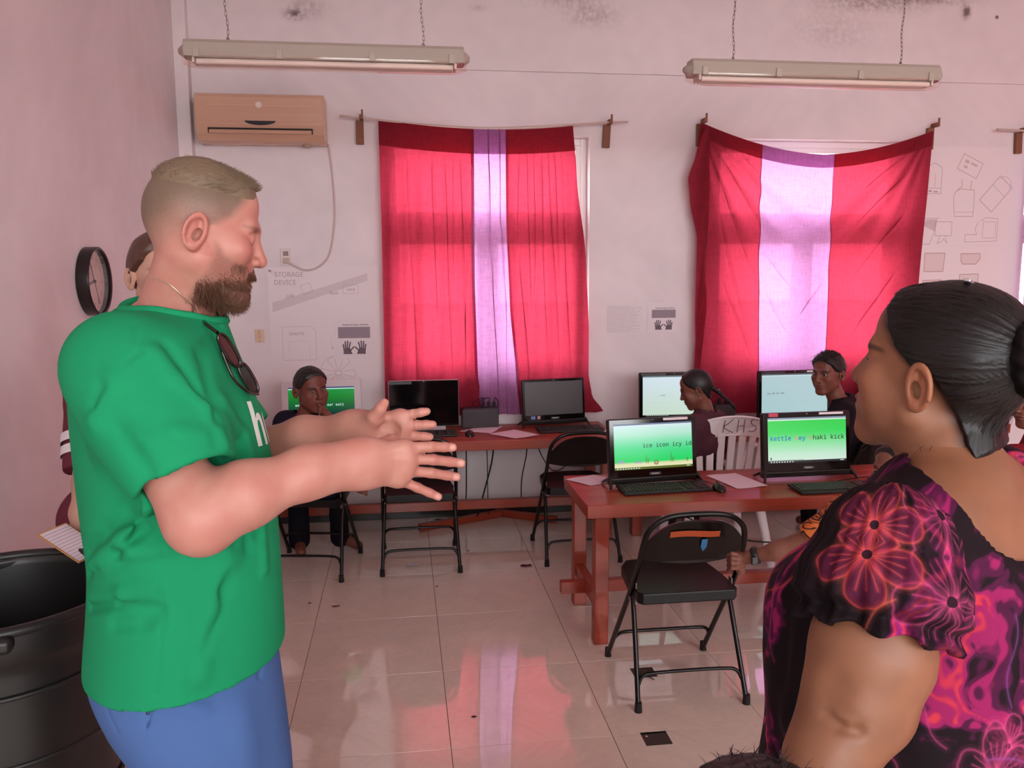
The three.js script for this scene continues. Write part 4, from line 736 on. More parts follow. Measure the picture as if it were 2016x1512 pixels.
function ell(c, rx, ry, rz, rot) {                                    // ellipsoid, rot an optional Euler [x, y, z]
  const m = rot ? new THREE.Matrix3().setFromMatrix4(new THREE.Matrix4().makeRotationFromEuler(new THREE.Euler(...rot))).transpose().elements : null;
  return (x, y, z) => {
    let px = x - c.x, py = y - c.y, pz = z - c.z;
    if (m) { const a = m[0] * px + m[3] * py + m[6] * pz, b = m[1] * px + m[4] * py + m[7] * pz, d = m[2] * px + m[5] * py + m[8] * pz; px = a; py = b; pz = d; }
    const k0 = Math.hypot(px / rx, py / ry, pz / rz), k1 = Math.hypot(px / (rx * rx), py / (ry * ry), pz / (rz * rz));
    return k1 < 1e-9 ? -Math.min(rx, ry, rz) : k0 * (k0 - 1) / k1;
  };
}
const uni = (k, ...fs) => (x, y, z) => { let d = fs[0](x, y, z); for (let i = 1; i < fs.length; i++) d = smin(d, fs[i](x, y, z), k); return d; };
const cut = (f, g, k = 0.01) => (x, y, z) => smax(f(x, y, z), -g(x, y, z), k);
const half = (p, n) => { const q = n.clone().normalize(), o = q.dot(p); return (x, y, z) => q.x * x + q.y * y + q.z * z - o; };   // negative behind the plane
const both = (f, g, k = 0.004) => (x, y, z) => smax(f(x, y, z), g(x, y, z), k);
// stacked ellipses: rows [y, cx, cz, a, b]; a lies along the direction (ux, uz), b across it
function loft(rows, ux, uz, k = 0.02, pow = 2) {
  const l = Math.hypot(ux, uz); ux /= l; uz /= l;
  const ys = rows.map((r) => r[0]), n = rows.length, inc = ys[n - 1] > ys[0];
  const R = inc ? rows : rows.slice().reverse();
  return (x, y, z) => {
    const yy = clamp(y, R[0][0], R[n - 1][0]);
    let i = 1; while (i < n - 1 && yy > R[i][0]) i++;
    const p1 = R[i - 1], p2 = R[i], p0 = R[Math.max(0, i - 2)], p3 = R[Math.min(n - 1, i + 1)], t = (yy - p1[0]) / (p2[0] - p1[0] || 1);
    const v = [0, 0, 0, 0, 0];
    for (let c = 1; c < 5; c++) { const m1 = (p2[c] - p0[c]) * 0.5, m2 = (p3[c] - p1[c]) * 0.5, t2 = t * t, t3 = t2 * t; v[c] = (2 * t3 - 3 * t2 + 1) * p1[c] + (t3 - 2 * t2 + t) * m1 + (-2 * t3 + 3 * t2) * p2[c] + (t3 - t2) * m2; }
    const dx = x - v[1], dz = z - v[2], u = dx * ux + dz * uz, w = -dx * uz + dz * ux;
    const rho = pow === 2 ? Math.hypot(u / v[3], w / v[4]) : Math.pow(Math.pow(Math.abs(u / v[3]), pow) + Math.pow(Math.abs(w / v[4]), pow), 1 / pow);
    const d = (rho - 1) * Math.min(v[3], v[4]);
    return smax(d, Math.max(y - R[n - 1][0], R[0][0] - y), k);
  };
}
// creases and ridges of cloth: [[a, b, radius, height], ...]
const folds = (list) => { const fs = list.map(([a, b, r, h]) => [cap(a, b, 0), r, h]); return (x, y, z) => { let s = 0; for (const [f, r, h] of fs) { const d = f(x, y, z) / r; if (d < 2.6) s += h * Math.exp(-d * d); } return s; }; };
const withFolds = (f, list) => { const g = folds(list); return (x, y, z) => { const d = f(x, y, z); return Math.abs(d) < 0.04 ? d - g(x, y, z) : d; }; };
function netMesh(f, lo, hi, cell, color) {
  const nx = Math.ceil((hi[0] - lo[0]) / cell) + 1, ny = Math.ceil((hi[1] - lo[1]) / cell) + 1, nz = Math.ceil((hi[2] - lo[2]) / cell) + 1;
  const F = new Float32Array(nx * ny * nz).fill(1), B = 5, far = B * cell * 1.35, id = (i, j, k) => (k * ny + j) * nx + i;
  for (let k = 0; k < nz; k += B) for (let j = 0; j < ny; j += B) for (let i = 0; i < nx; i += B) {
    const d = f(lo[0] + (i + B / 2) * cell, lo[1] + (j + B / 2) * cell, lo[2] + (k + B / 2) * cell), skip = Math.abs(d) > far;
    for (let c = k; c < Math.min(k + B, nz); c++) for (let b = j; b < Math.min(j + B, ny); b++) for (let a = i; a < Math.min(i + B, nx); a++) F[id(a, b, c)] = skip ? d : f(lo[0] + a * cell, lo[1] + b * cell, lo[2] + c * cell);
  }
  const V_ = new Int32Array(nx * ny * nz).fill(-1), pos = [], idx = [];
  for (let k = 0; k < nz - 1; k++) for (let j = 0; j < ny - 1; j++) for (let i = 0; i < nx - 1; i++) {
    const c = [F[id(i, j, k)], F[id(i + 1, j, k)], F[id(i, j + 1, k)], F[id(i + 1, j + 1, k)], F[id(i, j, k + 1)], F[id(i + 1, j, k + 1)], F[id(i, j + 1, k + 1)], F[id(i + 1, j + 1, k + 1)]];
    let neg = 0; for (const v of c) if (v < 0) neg++;
    if (neg === 0 || neg === 8) continue;
    let sx = 0, sy = 0, sz = 0, n = 0;
    for (let e = 0; e < 12; e++) {
      const ax = e >> 2, u = e & 1, v = (e >> 1) & 1;
      const p = ax === 0 ? [0, u, v] : ax === 1 ? [u, 0, v] : [u, v, 0], q = [p[0] + (ax === 0), p[1] + (ax === 1), p[2] + (ax === 2)];
      const a = c[p[0] + 2 * p[1] + 4 * p[2]], b = c[q[0] + 2 * q[1] + 4 * q[2]];
      if ((a < 0) === (b < 0)) continue;
      const t = a / (a - b); sx += p[0] + (ax === 0) * t; sy += p[1] + (ax === 1) * t; sz += p[2] + (ax === 2) * t; n++;
    }
    V_[id(i, j, k)] = pos.length / 3;
    pos.push(lo[0] + (i + sx / n) * cell, lo[1] + (j + sy / n) * cell, lo[2] + (k + sz / n) * cell);
  }
  for (let k = 1; k < nz - 1; k++) for (let j = 1; j < ny - 1; j++) for (let i = 1; i < nx - 1; i++) {
    const s0 = F[id(i, j, k)] < 0;
    const quad = (a, b, c, d, flip) => { if (a < 0 || b < 0 || c < 0 || d < 0) return; flip ? idx.push(a, c, b, a, d, c) : idx.push(a, b, c, a, c, d); };
    if (s0 !== F[id(i + 1, j, k)] < 0) quad(V_[id(i, j - 1, k - 1)], V_[id(i, j, k - 1)], V_[id(i, j, k)], V_[id(i, j - 1, k)], !s0);
    if (s0 !== F[id(i, j + 1, k)] < 0) quad(V_[id(i - 1, j, k - 1)], V_[id(i - 1, j, k)], V_[id(i, j, k)], V_[id(i, j, k - 1)], !s0);
    if (s0 !== F[id(i, j, k + 1)] < 0) quad(V_[id(i - 1, j - 1, k)], V_[id(i, j - 1, k)], V_[id(i, j, k)], V_[id(i - 1, j, k)], !s0);
  }
  const P = new Float32Array(pos), N = new Float32Array(pos.length), e = cell * 0.5;
  for (let i = 0; i < P.length; i += 3) {
    const x = P[i], y = P[i + 1], z = P[i + 2];
    // one step onto the surface, then the gradient
    let gx = f(x + e, y, z) - f(x - e, y, z), gy = f(x, y + e, z) - f(x, y - e, z), gz = f(x, y, z + e) - f(x, y, z - e); const l = Math.hypot(gx, gy, gz) || 1;
    N[i] = gx / l; N[i + 1] = gy / l; N[i + 2] = gz / l;
  }
  const g = new THREE.BufferGeometry();
  g.setAttribute('position', new THREE.BufferAttribute(P, 3)); g.setAttribute('normal', new THREE.BufferAttribute(N, 3)); g.setIndex(idx);
  if (color) paint(g, color);
  return g;
}
function paint(g, color) {
  const P = g.attributes.position, C = new Float32Array(P.count * 3);
  for (let i = 0; i < P.count; i++) { const c = color(P.getX(i), P.getY(i), P.getZ(i), g.attributes.normal, i); C[i * 3] = c[0]; C[i * 3 + 1] = c[1]; C[i * 3 + 2] = c[2]; }
  g.setAttribute('color', new THREE.BufferAttribute(C, 3));
  return g;
}
function joinKeep(gs) {                                               // merge indexed pieces and keep colours
  return mergeGeometries(gs.map((g) => { const q = g.clone(); for (const k of Object.keys(q.attributes)) if (!['position', 'normal', 'color'].includes(k)) q.deleteAttribute(k); return q; }));
}
const lin = (h) => { const c = srgb(h); return [c.r, c.g, c.b]; };
const cmix = (a, b, t) => [mix(a[0], b[0], t), mix(a[1], b[1], t), mix(a[2], b[2], t)];
const skinMat = new THREE.MeshPhysicalMaterial({ color: 0xffffff, vertexColors: true, roughness: 0.5, sheen: 0.15, sheenRoughness: 0.5 });
const clothMat = (hex, extra = {}) => std(hex, 0.9, { sheen: 0.25, sheenRoughness: 0.6, specularIntensity: 0.25, ...extra });

// a head in its own axes: y up, z the way the face looks, origin between the ears
function headField(o = {}) {
  const w = o.width || 1, nose = o.nose || 1, jaw = o.jaw || 1, sub = o.noEar;
  const cran = ell(V(0, 0.037, -0.014), 0.076 * w, 0.094, 0.096), face = ell(V(0, -0.03, 0.032), 0.060 * w, 0.08, 0.060);
  const jawL = cap(V(0.050 * w * jaw, -0.048, -0.004), V(0.016, -0.098, 0.068), 0.022, 0.018), chin = ell(V(0, -0.099, 0.072), 0.022, 0.018, 0.02);
  const cheek = ell(V(0.042 * w, -0.016, 0.062), 0.026, 0.024, 0.024), brow = cap(V(0, 0.030, 0.089), V(0.040 * w, 0.030, 0.074), 0.012, 0.010), forehead = ell(V(0, 0.062, 0.045), 0.058 * w, 0.05, 0.045);
  const bridge = cap(V(0, 0.016, 0.091), V(0, -0.022, 0.108 + 0.004 * (nose - 1)), 0.0085 * nose, 0.0115 * nose), tip = ell(V(0, -0.027, 0.110), 0.0125 * nose, 0.0105 * nose, 0.012 * nose), ala = ell(V(0.0125 * nose, -0.030, 0.099), 0.0075 * nose, 0.008, 0.010), nostril = ell(V(0.0065 * nose, -0.0385, 0.104), 0.004, 0.004, 0.006);
  const muzzle = ell(V(0, -0.057, 0.074), 0.034, 0.032, 0.026), lipU = ell(V(0, -0.0545, 0.0965), 0.023, 0.0062, 0.0085, [0.2, 0, 0]), lipL = ell(V(0, -0.0665, 0.0945), 0.020, 0.0072, 0.0085), seam = ell(V(0, -0.0602, 0.104), 0.026, 0.0016, 0.010);
  const socket = ell(V(0.033, 0.010, 0.096), 0.021, 0.013, 0.015), eye = ell(V(0.032, 0.009, 0.0765), 0.0135, 0.0135, 0.0135), lidCut = half(V(0, o.lid ?? 0.010, 0), V(0, -1, (o.lidTilt ?? 0.35)));
  const cheekLow = ell(V(0.041 * w, -0.047, 0.040), 0.027, 0.033, 0.032);
  const earTilt = 0.35, ce = Math.cos(0.18), se = Math.sin(0.18), ex = 0.0775 * w;
  const nb = o.neck ? o.neck.map((q) => V(...q.slice(0, 3))) : null, neck = nb ? chain(nb, o.neck.map((q) => q[3]), 0.01) : null;
  return (x, y, z) => {
    const ax = Math.abs(x);
    let d = smin(cran(ax, y, z), face(ax, y, z), 0.03);
    d = smin(d, forehead(ax, y, z), 0.02); d = smin(d, jawL(ax, y, z), 0.028); d = smin(d, chin(ax, y, z), 0.024); d = smin(d, cheek(ax, y, z), 0.022); d = smin(d, muzzle(ax, y, z), 0.018); if (o.full) d = smin(d, cheekLow(ax, y, z), 0.02); d = smin(d, brow(ax, y, z), 0.016);
    if (z > 0.05) {
      d = smax(d, -socket(ax, y, z), 0.012);
      d = smin(d, smax(eye(ax, y, z), lidCut(ax, y, z), 0.002), 0.005);
      d = smin(d, bridge(ax, y, z), 0.014); d = smin(d, tip(ax, y, z), 0.007); d = smin(d, ala(ax, y, z), 0.005); d = smax(d, -nostril(ax, y, z), 0.002);
      d = smin(d, lipU(ax, y, z), 0.005); d = smin(d, lipL(ax, y, z), 0.005); d = smax(d, -seam(ax, y, z), 0.003);
    }
    if (neck) d = smin(d, neck(x, y, z), 0.022);
    if (!sub && ax > 0.055 && Math.abs(z) < 0.06 && Math.abs(y) < 0.07) {          // ear
      const zz0 = z + 0.018, yy = y * ce + zz0 * se + 0.002, zz = zz0 * ce - y * se, out = ax - ex - earTilt * -zz * 0.9;
      const q = Math.hypot(yy / 0.030, (zz + 0.001) / 0.0185), a = Math.atan2(yy, zz);
      const plate = Math.max((q - 1) * 0.018, Math.abs(out - 0.004) - 0.0035), rim = Math.hypot((q - 0.93) * 0.021, out - 0.0085) - 0.0042 * (a > -1.2 || a < -2.4 ? 1 : 0.6);
      let e = smin(plate, rim, 0.006);
      e = smin(e, Math.hypot(yy + 0.026, (zz - 0.006), (out - 0.006) * 1.4) - 0.0085, 0.006);                    // lobe
      e = smin(e, Math.hypot((yy + 0.002) * 0.55, zz - 0.0135, out - 0.0055) - 0.0048, 0.004);                    // tragus
      d = smin(d, e, 0.006);
      d = smax(d, -(Math.hypot((yy + 0.004) * 0.62, zz - 0.0050 - 0.12 * yy, (out - 0.002) * 0.55) - 0.0072), 0.003);     // concha
      d = smax(d, -(Math.hypot((yy - 0.016) * 0.7, zz - 0.001, (out - 0.010)) - 0.0052), 0.004);
    }
    return d;
  };
}
const headMatrix = (pos, face, up = V(0, 1, 0), scale = 1) => {
  const Z = face.clone().normalize(), X = up.clone().cross(Z).normalize(), Y = Z.clone().cross(X);
  return new THREE.Matrix4().makeBasis(X, Y, Z).scale(V(scale, scale, scale)).setPosition(pos);
};
const eyeGeo = (look = [0, 0]) => [-1, 1].map((s) => { const g = new THREE.SphereGeometry(0.0123, 20, 14); g.rotateX(Math.PI / 2); g.rotateX(look[1]); g.rotateY(look[0]); T(g, s * 0.032, 0.009, 0.0765); return g; });
function eyes(parent, M, base, look, iris = '#1c0f0a') {
  for (const s of [-1, 1]) {
    const c = V(s * 0.032, 0.009, 0.0765), dir = V(Math.sin(look[0]) * Math.cos(look[1]), Math.sin(look[1]), Math.cos(look[0]) * Math.cos(look[1]));
    const g = new THREE.SphereGeometry(0.0124, 24, 16); T(g, c.x, c.y, c.z);
    const ir = lin(iris), wh = lin('#8f7d74');
    paint(g, (x, y, z) => { const k = V(x, y, z).sub(c).normalize().dot(dir); return k > 0.96 ? [0.005, 0.004, 0.004] : k > 0.84 ? ir : wh; });
    g.applyMatrix4(M); T(g, -base.x, -base.y, -base.z);
    mesh('eye', g, new THREE.MeshPhysicalMaterial({ vertexColors: true, roughness: 0.12 }), parent);
  }
}
// thin tapering strands as one mesh: list of [root, tip, bend, radius]
function strands(list, segs = 3) {
  const pos = [], nor = [], idx = [];
  for (const [a, b, bend, r] of list) {
    const d = b.clone().sub(a).normalize(), u = (Math.abs(d.y) < 0.9 ? V(0, 1, 0) : V(1, 0, 0)).cross(d).normalize(), w = d.clone().cross(u), base = pos.length / 3;
    for (let i = 0; i <= segs; i++) {
      const t = i / segs, p = a.clone().lerp(b, t).addScaledVector(bend, 4 * t * (1 - t) * 0.5), rad = r * (1 - t * 0.85);
      for (let k = 0; k < 3; k++) { const an = k * 2.0944, n = u.clone().multiplyScalar(Math.cos(an)).addScaledVector(w, Math.sin(an)); pos.push(p.x + n.x * rad, p.y + n.y * rad, p.z + n.z * rad); nor.push(n.x, n.y, n.z); }
    }
    for (let i = 0; i < segs; i++) for (let k = 0; k < 3; k++) { const A = base + i * 3 + k, B = base + i * 3 + (k + 1) % 3; idx.push(A, B, B + 3, A, B + 3, A + 3); }
  }
  const g = new THREE.BufferGeometry(); g.setAttribute('position', new THREE.Float32BufferAttribute(pos, 3)); g.setAttribute('normal', new THREE.Float32BufferAttribute(nor, 3)); g.setIndex(idx);
  return g;
}
// push a point along a direction until it meets a field
function meet(f, p, dir, most = 0.4) { let t = 0; for (let i = 0; i < 80 && t < most; i++) { const d = f(p.x + dir.x * t, p.y + dir.y * t, p.z + dir.z * t); if (d < 0.0004) return p.clone().addScaledVector(dir, t); t += Math.max(d * 0.7, 0.0008); } return null; }
function onField(f, p, n = 8) { const q = p.clone(), e = 0.002; for (let i = 0; i < n; i++) { const d = f(q.x, q.y, q.z), g = V(f(q.x + e, q.y, q.z) - f(q.x - e, q.y, q.z), f(q.x, q.y + e, q.z) - f(q.x, q.y - e, q.z), f(q.x, q.y, q.z + e) - f(q.x, q.y, q.z - e)).normalize(); q.addScaledVector(g, -d * 0.8); } return q; }
const grow = (f, d) => (x, y, z) => f(x, y, z) - d;
// a hand: five finger chains rooted in a palm; pts are world points
function handField(wrist, palm, fingers, wr = 0.029) {
  // palm: list of [a, b, ra, rb]; fingers: [[p0, p1, p2, p3], r]
  const fs = palm.map(([a, b, ra, rb]) => cap(a, b, ra, rb)), pf = uni(0.022, ...fs), ff = fingers.map(([pts, r, r2]) => chain(pts, pts.map((_, i) => mix(r, r2 || r * 0.82, i / (pts.length - 1))), 0.004));
  return (x, y, z) => { let d = pf(x, y, z), m = 1e9; for (const f of ff) m = Math.min(m, f(x, y, z)); return smin(d, m, 0.0065); };
}
const bounds = (pts, pad) => { const lo = [1e9, 1e9, 1e9], hi = [-1e9, -1e9, -1e9]; for (const p of pts) { [p.x, p.y, p.z].forEach((v, i) => { lo[i] = Math.min(lo[i], v - pad); hi[i] = Math.max(hi[i], v + pad); }); } return [lo, hi]; };
const shift = (g, b) => T(g, -b.x, -b.y, -b.z);

// ---------------------------------------------------------------- man in the green shirt
const atZ = (px, py, z) => { const a = at(px, py, 1), o = camera.position, d = a.sub(o); return o.clone().addScaledVector(d, (z - o.z) / d.z); };
const person = (label, base, name = 'person') => thing(name, label, 'person', [base.x, base.y, base.z]);
const addSkin = (o, gs, base, name = 'body') => mesh(name, shift(joinKeep(gs), base), skinMat, o);
function manBuild() {
  const ZC = -1.575, base = V(-0.42, 0, -1.57), U = V(0.91, 0, -0.41), Rt = V(0.41, 0, 0.91);
  const o = person('tall bearded man in a green T-shirt and blue shorts, gesturing with both open hands', base);
  const row = (py, bk, fr, b) => { const c = atZ((bk + fr) / 2, py, ZC), dep = c.distanceTo(camera.position); return [c.y, c.x, c.z, (fr - bk) / 2 / FOCAL * 1.535 * 0.985, b]; };
  const rows = [row(588, 262, 402, 0.075), row(606, 235, 420, 0.115), row(640, 200, 436, 0.175), row(690, 167, 453, 0.205), row(740, 154, 475, 0.218), row(800, 154, 496, 0.22), row(880, 161, 519, 0.215), row(950, 168, 531, 0.21), row(1030, 177, 540, 0.208), row(1100, 185, 546, 0.21), row(1180, 183, 552, 0.214), row(1250, 177, 557, 0.218), row(1370, 169, 563, 0.222)];
  const torso = loft(rows, U.x, U.z, 0.03, 2.15);
  // joints
  const sR = at(238, 722, 1.335), eR = at(392, 1022, 1.285), mR = at(480, 975, 1.30), nR = at(600, 932, 1.35), wR = at(697, 912, 1.40);
  const sL = at(352, 712, 1.74), eL = at(492, 895, 1.76), nL = at(600, 860, 1.715), wL = at(690, 842, 1.68);
  const axisR = eR.clone().sub(sR).normalize(), endR = at(369, 945, 1.285), axisL = eL.clone().sub(sL).normalize();
  const sleeveR = both(uni(0.05, cap(sR, endR.clone().addScaledVector(axisR, 0.06), 0.088, 0.078), cap(at(285, 760, 1.32), at(330, 850, 1.30), 0.095, 0.085)), half(endR, axisR), 0.006);
  const hollowR = cap(endR.clone().addScaledVector(axisR, -0.05), endR.clone().addScaledVector(axisR, 0.1), 0.066, 0.07);
  const endL = sL.clone().addScaledVector(axisL, 0.2), sleeveL = both(cap(sL, endL.clone().addScaledVector(axisL, 0.06), 0.085, 0.078), half(endL, axisL), 0.006);
  const hemAt = (x, z) => 1.004 + 0.145 * ((x + 0.42) * 0.91 - (z + 1.575) * 0.41);
  const neckA = at(330, 655, 1.485), neckB = at(398, 480, 1.425);
  const f3 = (pts, r, h) => { const q = []; for (let i = 1; i < pts.length; i++) q.push([pts[i - 1], pts[i], r, h * (Math.abs(h) > 0.0028 ? 1.75 : 1)]); return q; };
  const bare = uni(0.055, torso, sleeveR, sleeveL), onShirt = (px, py) => { const d = at(px, py, 1).sub(camera.position).normalize(); return meet(bare, camera.position.clone().addScaledVector(d, 0.9), d, 1.2) || at(px, py, 1.3); };
  const near = (px, py) => onShirt(px, py);
  const creases = [
    ...f3([near(435, 640, 1.38), near(400, 700, 1.33), near(420, 790, 1.31)], 0.014, -0.004), ...f3([near(300, 690, 1.28), near(345, 745, 1.27), near(405, 800, 1.28), near(440, 870, 1.30)], 0.012, 0.005), ...f3([near(330, 680, 1.30), near(385, 760, 1.29), near(425, 830, 1.30)], 0.009, -0.005),
    ...f3([near(220, 750, 1.30), near(185, 830, 1.33), near(190, 900, 1.33)], 0.02, 0.005), ...f3([near(200, 760, 1.32), near(178, 830, 1.34)], 0.012, -0.004),
    ...f3([near(300, 960, 1.29), near(245, 1010, 1.29), near(205, 1050, 1.32), near(172, 1090, 1.36)], 0.014, -0.007), ...f3([near(290, 1000, 1.29), near(235, 1065, 1.29), near(180, 1110, 1.34)], 0.013, 0.007), ...f3([near(285, 1040, 1.29), near(230, 1090, 1.29), near(172, 1128, 1.35)], 0.011, -0.006),
    ...f3([near(330, 1080, 1.28), near(260, 1085, 1.28), near(200, 1110, 1.32)], 0.013, 0.005), ...f3([near(175, 1195, 1.36), near(230, 1190, 1.30), near(300, 1200, 1.28)], 0.010, -0.006), ...f3([near(178, 1175, 1.36), near(240, 1168, 1.30), near(305, 1150, 1.28)], 0.013, 0.005),
    ...f3([near(225, 1230, 1.30), near(280, 1225, 1.28), near(310, 1205, 1.28)], 0.013, -0.005),
    ...f3([near(440, 1010, 1.33), near(445, 1100, 1.33), near(410, 1200, 1.31), near(390, 1330, 1.31)], 0.020, 0.007), ...f3([near(455, 1060, 1.34), near(440, 1160, 1.34), near(400, 1280, 1.31)], 0.013, -0.005), ...f3([near(500, 930, 1.40), near(515, 1020, 1.42), near(520, 1120, 1.42)], 0.012, 0.004), ...f3([near(480, 960, 1.38), near(490, 1080, 1.38)], 0.010, -0.004),
    ...f3([near(470, 870, 1.36), near(500, 960, 1.40), near(510, 1050, 1.42)], 0.012, -0.004), ...f3([near(440, 790, 1.31), near(480, 860, 1.36), near(505, 930, 1.40)], 0.014, 0.004),
    ...f3([near(300, 870, 1.25), near(350, 850, 1.24), near(400, 860, 1.25)], 0.014, 0.003), ...f3([near(235, 850, 1.27), near(290, 930, 1.27)], 0.014, -0.005), ...f3([near(265, 700, 1.27), near(300, 690, 1.27)], 0.006, -0.002),
  ];
  const side = f3([near(318, 985, 1.285), near(320, 1100, 1.285), near(318, 1240, 1.285), near(305, 1365, 1.285)], 0.004, -0.0022), armhole = f3([near(272, 690, 1.27), near(225, 740, 1.27), near(190, 800, 1.30), near(180, 860, 1.32)], 0.0045, -0.0025), shoulderSeam = f3([near(262, 600), near(264, 640), near(276, 690)], 0.004, -0.002);
  let shirt = bare;
  shirt = withFolds(shirt, [...creases, ...side, ...armhole, ...shoulderSeam]);
  const neckHole = cap(neckA.clone().addScaledVector(V(0.3, 1, 0), -0.02), neckB.clone().addScaledVector(V(0.15, 1, 0), 0.02), 0.080, 0.082);
  const shirtF = (x, y, z) => { let d = shirt(x, y, z); d = smax(d, -neckHole(x, y, z), 0.004); d = smax(d, -hollowR(x, y, z), 0.004); const hemY = hemAt(x, z); d = smax(d, hemY - y, 0.004); return smax(d, -Math.max(torso(x, y, z) + 0.014, y - hemY - 0.05), 0.004); };
  const green = clothMat('#1b8c5d');
  const shirtGeo = netMesh(shirtF, [-0.72, 0.93, -1.93], [0.02, 1.75, -1.12], 0.0062);
  const sm = mesh('shirt', shift(shirtGeo, base), green, o);
  // seams, hem and collar as sewn bands
  const follow = (pts, r, lift = 0.0005) => tube(pts.map((p) => onField(shirt, p)).map((p) => p.sub(base)), r, pts.length * 8, 6);
  const collarPts = []; { const ax = neckB.clone().sub(neckA).normalize(), e1 = U.clone().addScaledVector(ax, -U.dot(ax)).normalize(), e2 = ax.clone().cross(e1); for (let i = 0; i < 28; i++) { const a = i / 28 * Math.PI * 2; let p = neckA.clone().addScaledVector(e1, 0.083 * Math.cos(a)).addScaledVector(e2, 0.083 * Math.sin(a)).addScaledVector(ax, 0.12); const q = meet(shirt, p, ax.clone().multiplyScalar(-1), 0.3); if (q) collarPts.push(q.sub(base)); } }
  if (collarPts.length > 8) mesh('collar', tube(collarPts, 0.0075, 140, 8, true), green, sm);
  // printed word across the chest
  {
    const tex = canvasTex(512, 256, (c) => { c.fillStyle = '#d9e6dc'; c.font = 'bold 210px sans-serif'; c.fillText('hote', 14, 190); });
    const uvp = [], N1 = 24, N2 = 12, P = [], c0 = atZ(470, 845, ZC);
    const g = new THREE.PlaneGeometry(1, 1, N1, N2), gp = g.attributes.position; let ok = true;
    for (let j = 0; j <= N2; j++) for (let i = 0; i <= N1; i++) {
      const s = i / N1, t = j / N2, lat = mix(0.128, -0.12, s), y = mix(c0.y + 0.075, c0.y - 0.055, t) + 0.01 - 0.035 * s, p = V(c0.x, y, c0.z).addScaledVector(Rt, lat).addScaledVector(U, 0.35), q = meet(shirt, p, U.clone().multiplyScalar(-1), 0.6) || p;
      q.addScaledVector(U, 0.0012).sub(base); gp.setXYZ(j * (N1 + 1) + i, q.x, q.y, q.z);
    }
    g.computeVertexNormals();
    mesh('printed_word', g, new THREE.MeshPhysicalMaterial({ map: tex, transparent: true, roughness: 0.85, side: THREE.DoubleSide }), sm).userData.label = 'white printed letters';
  }
  // shorts and legs
  const hip = atZ(352, 1330, ZC), hc = V(hip.x, 0, hip.z);
  const kn = (s) => hc.clone().addScaledVector(Rt, s * 0.115).addScaledVector(U, 0.06).setY(0.5), an = (s) => hc.clone().addScaledVector(Rt, s * 0.13).addScaledVector(U, 0.03).setY(0.09), hj = (s) => hc.clone().addScaledVector(Rt, s * 0.1).setY(0.92);
  const sr = (y, a, b, du) => [y, hc.x + U.x * du, hc.z + U.z * du, a, b];
  const pelvis = loft([sr(1.06, 0.16, 0.19, 0.012), sr(0.97, 0.170, 0.2, 0.012), sr(0.88, 0.160, 0.205, 0.026), sr(0.80, 0.14, 0.19, 0.045)], U.x, U.z, 0.03, 2.3);
  const legS = (s) => cap(hj(s).setY(0.88).addScaledVector(U, 0.030), kn(s).setY(0.60).addScaledVector(U, 0.035), 0.122, 0.112);
  let shorts = uni(0.04, pelvis, legS(1), legS(-1));
  const bareShorts = shorts, oS = (px, py) => { const d = at(px, py, 1).sub(camera.position).normalize(); return meet(bareShorts, camera.position.clone().addScaledVector(d, 0.9), d, 1.4) || at(px, py, 1.4); };
  shorts = withFolds(shorts, [...f3([oS(290, 1390), oS(255, 1375)], 0.006, -0.004), ...f3([oS(290, 1392), oS(330, 1355)], 0.007, -0.005), ...f3([oS(292, 1400), oS(295, 1560)], 0.004, -0.003), ...f3([oS(300, 1370), oS(400, 1400)], 0.012, 0.004), ...f3([oS(520, 1290), oS(512, 1330)], 0.006, -0.004), ...f3([oS(200, 1345), oS(230, 1440)], 0.005, -0.002), ...f3([oS(470, 1400), oS(480, 1512)], 0.03, 0.006)]);
  const shortsF = (x, y, z) => smax(shorts(x, y, z), 0.60 - y, 0.004);
  const sh = mesh('shorts', shift(netMesh(shortsF, [-0.72, 0.57, -1.92], [-0.12, 1.09, -1.14], 0.0062), base), clothMat('#4a689c'), o);
  const onShorts = (px, py) => { const d = at(px, py, 1).sub(camera.position).normalize(); return meet(shorts, camera.position.clone().addScaledVector(d, 0.9), d, 1.4) || at(px, py, 1.4); };
  mesh('belt_loop', shift(T(rbox(0.012, 0.05, 0.006, 0.002), ...onShorts(262, 1362).toArray()), base), clothMat('#435f90'), sh);
  mesh('rivet', shift(T(new THREE.SphereGeometry(0.004, 10, 8), ...onShorts(292, 1403).toArray()), base), std('#23304a', 0.4), sh);
  // skin
  const tone = lin('#b98172'), red = lin('#a85a52'), pale = lin('#c49788');
  const skinCol = (x, y, z) => { const n = fbm(x * 22, y * 22, z * 22, 3); return cmix(cmix(tone, red, clamp(0.12 + n * 0.5)), pale, clamp(-n * 0.5)); };
  const parts = [];
  const coreF = uni(0.05, both(grow(torso, -0.025), half(V(0, 1.12, 0), V(0, -1, 0)), 0.02), cap(V(hc.x, 1.15, hc.z), V(hc.x, 0.95, hc.z), 0.11, 0.11), cap(sR, eR, 0.058, 0.048), cap(sL, eL, 0.056, 0.046), cap(neckA, at(345, 700, 1.5), 0.07, 0.1), ...[1, -1].flatMap((s) => [cap(hj(s), kn(s), 0.095, 0.062), cap(kn(s), kn(s).lerp(an(s), 0.35), 0.062, 0.062), cap(kn(s).lerp(an(s), 0.35), an(s), 0.062, 0.04), cap(an(s), an(s).addScaledVector(U, 0.13).setY(0.045), 0.038, 0.032)]));
  parts.push(netMesh(coreF, [-0.75, -0.005, -1.95], [0.05, 1.72, -1.1], 0.013, skinCol));
  // right arm and hand (back of the hand towards us)
  const P = (px, py, d) => at(px, py, d);
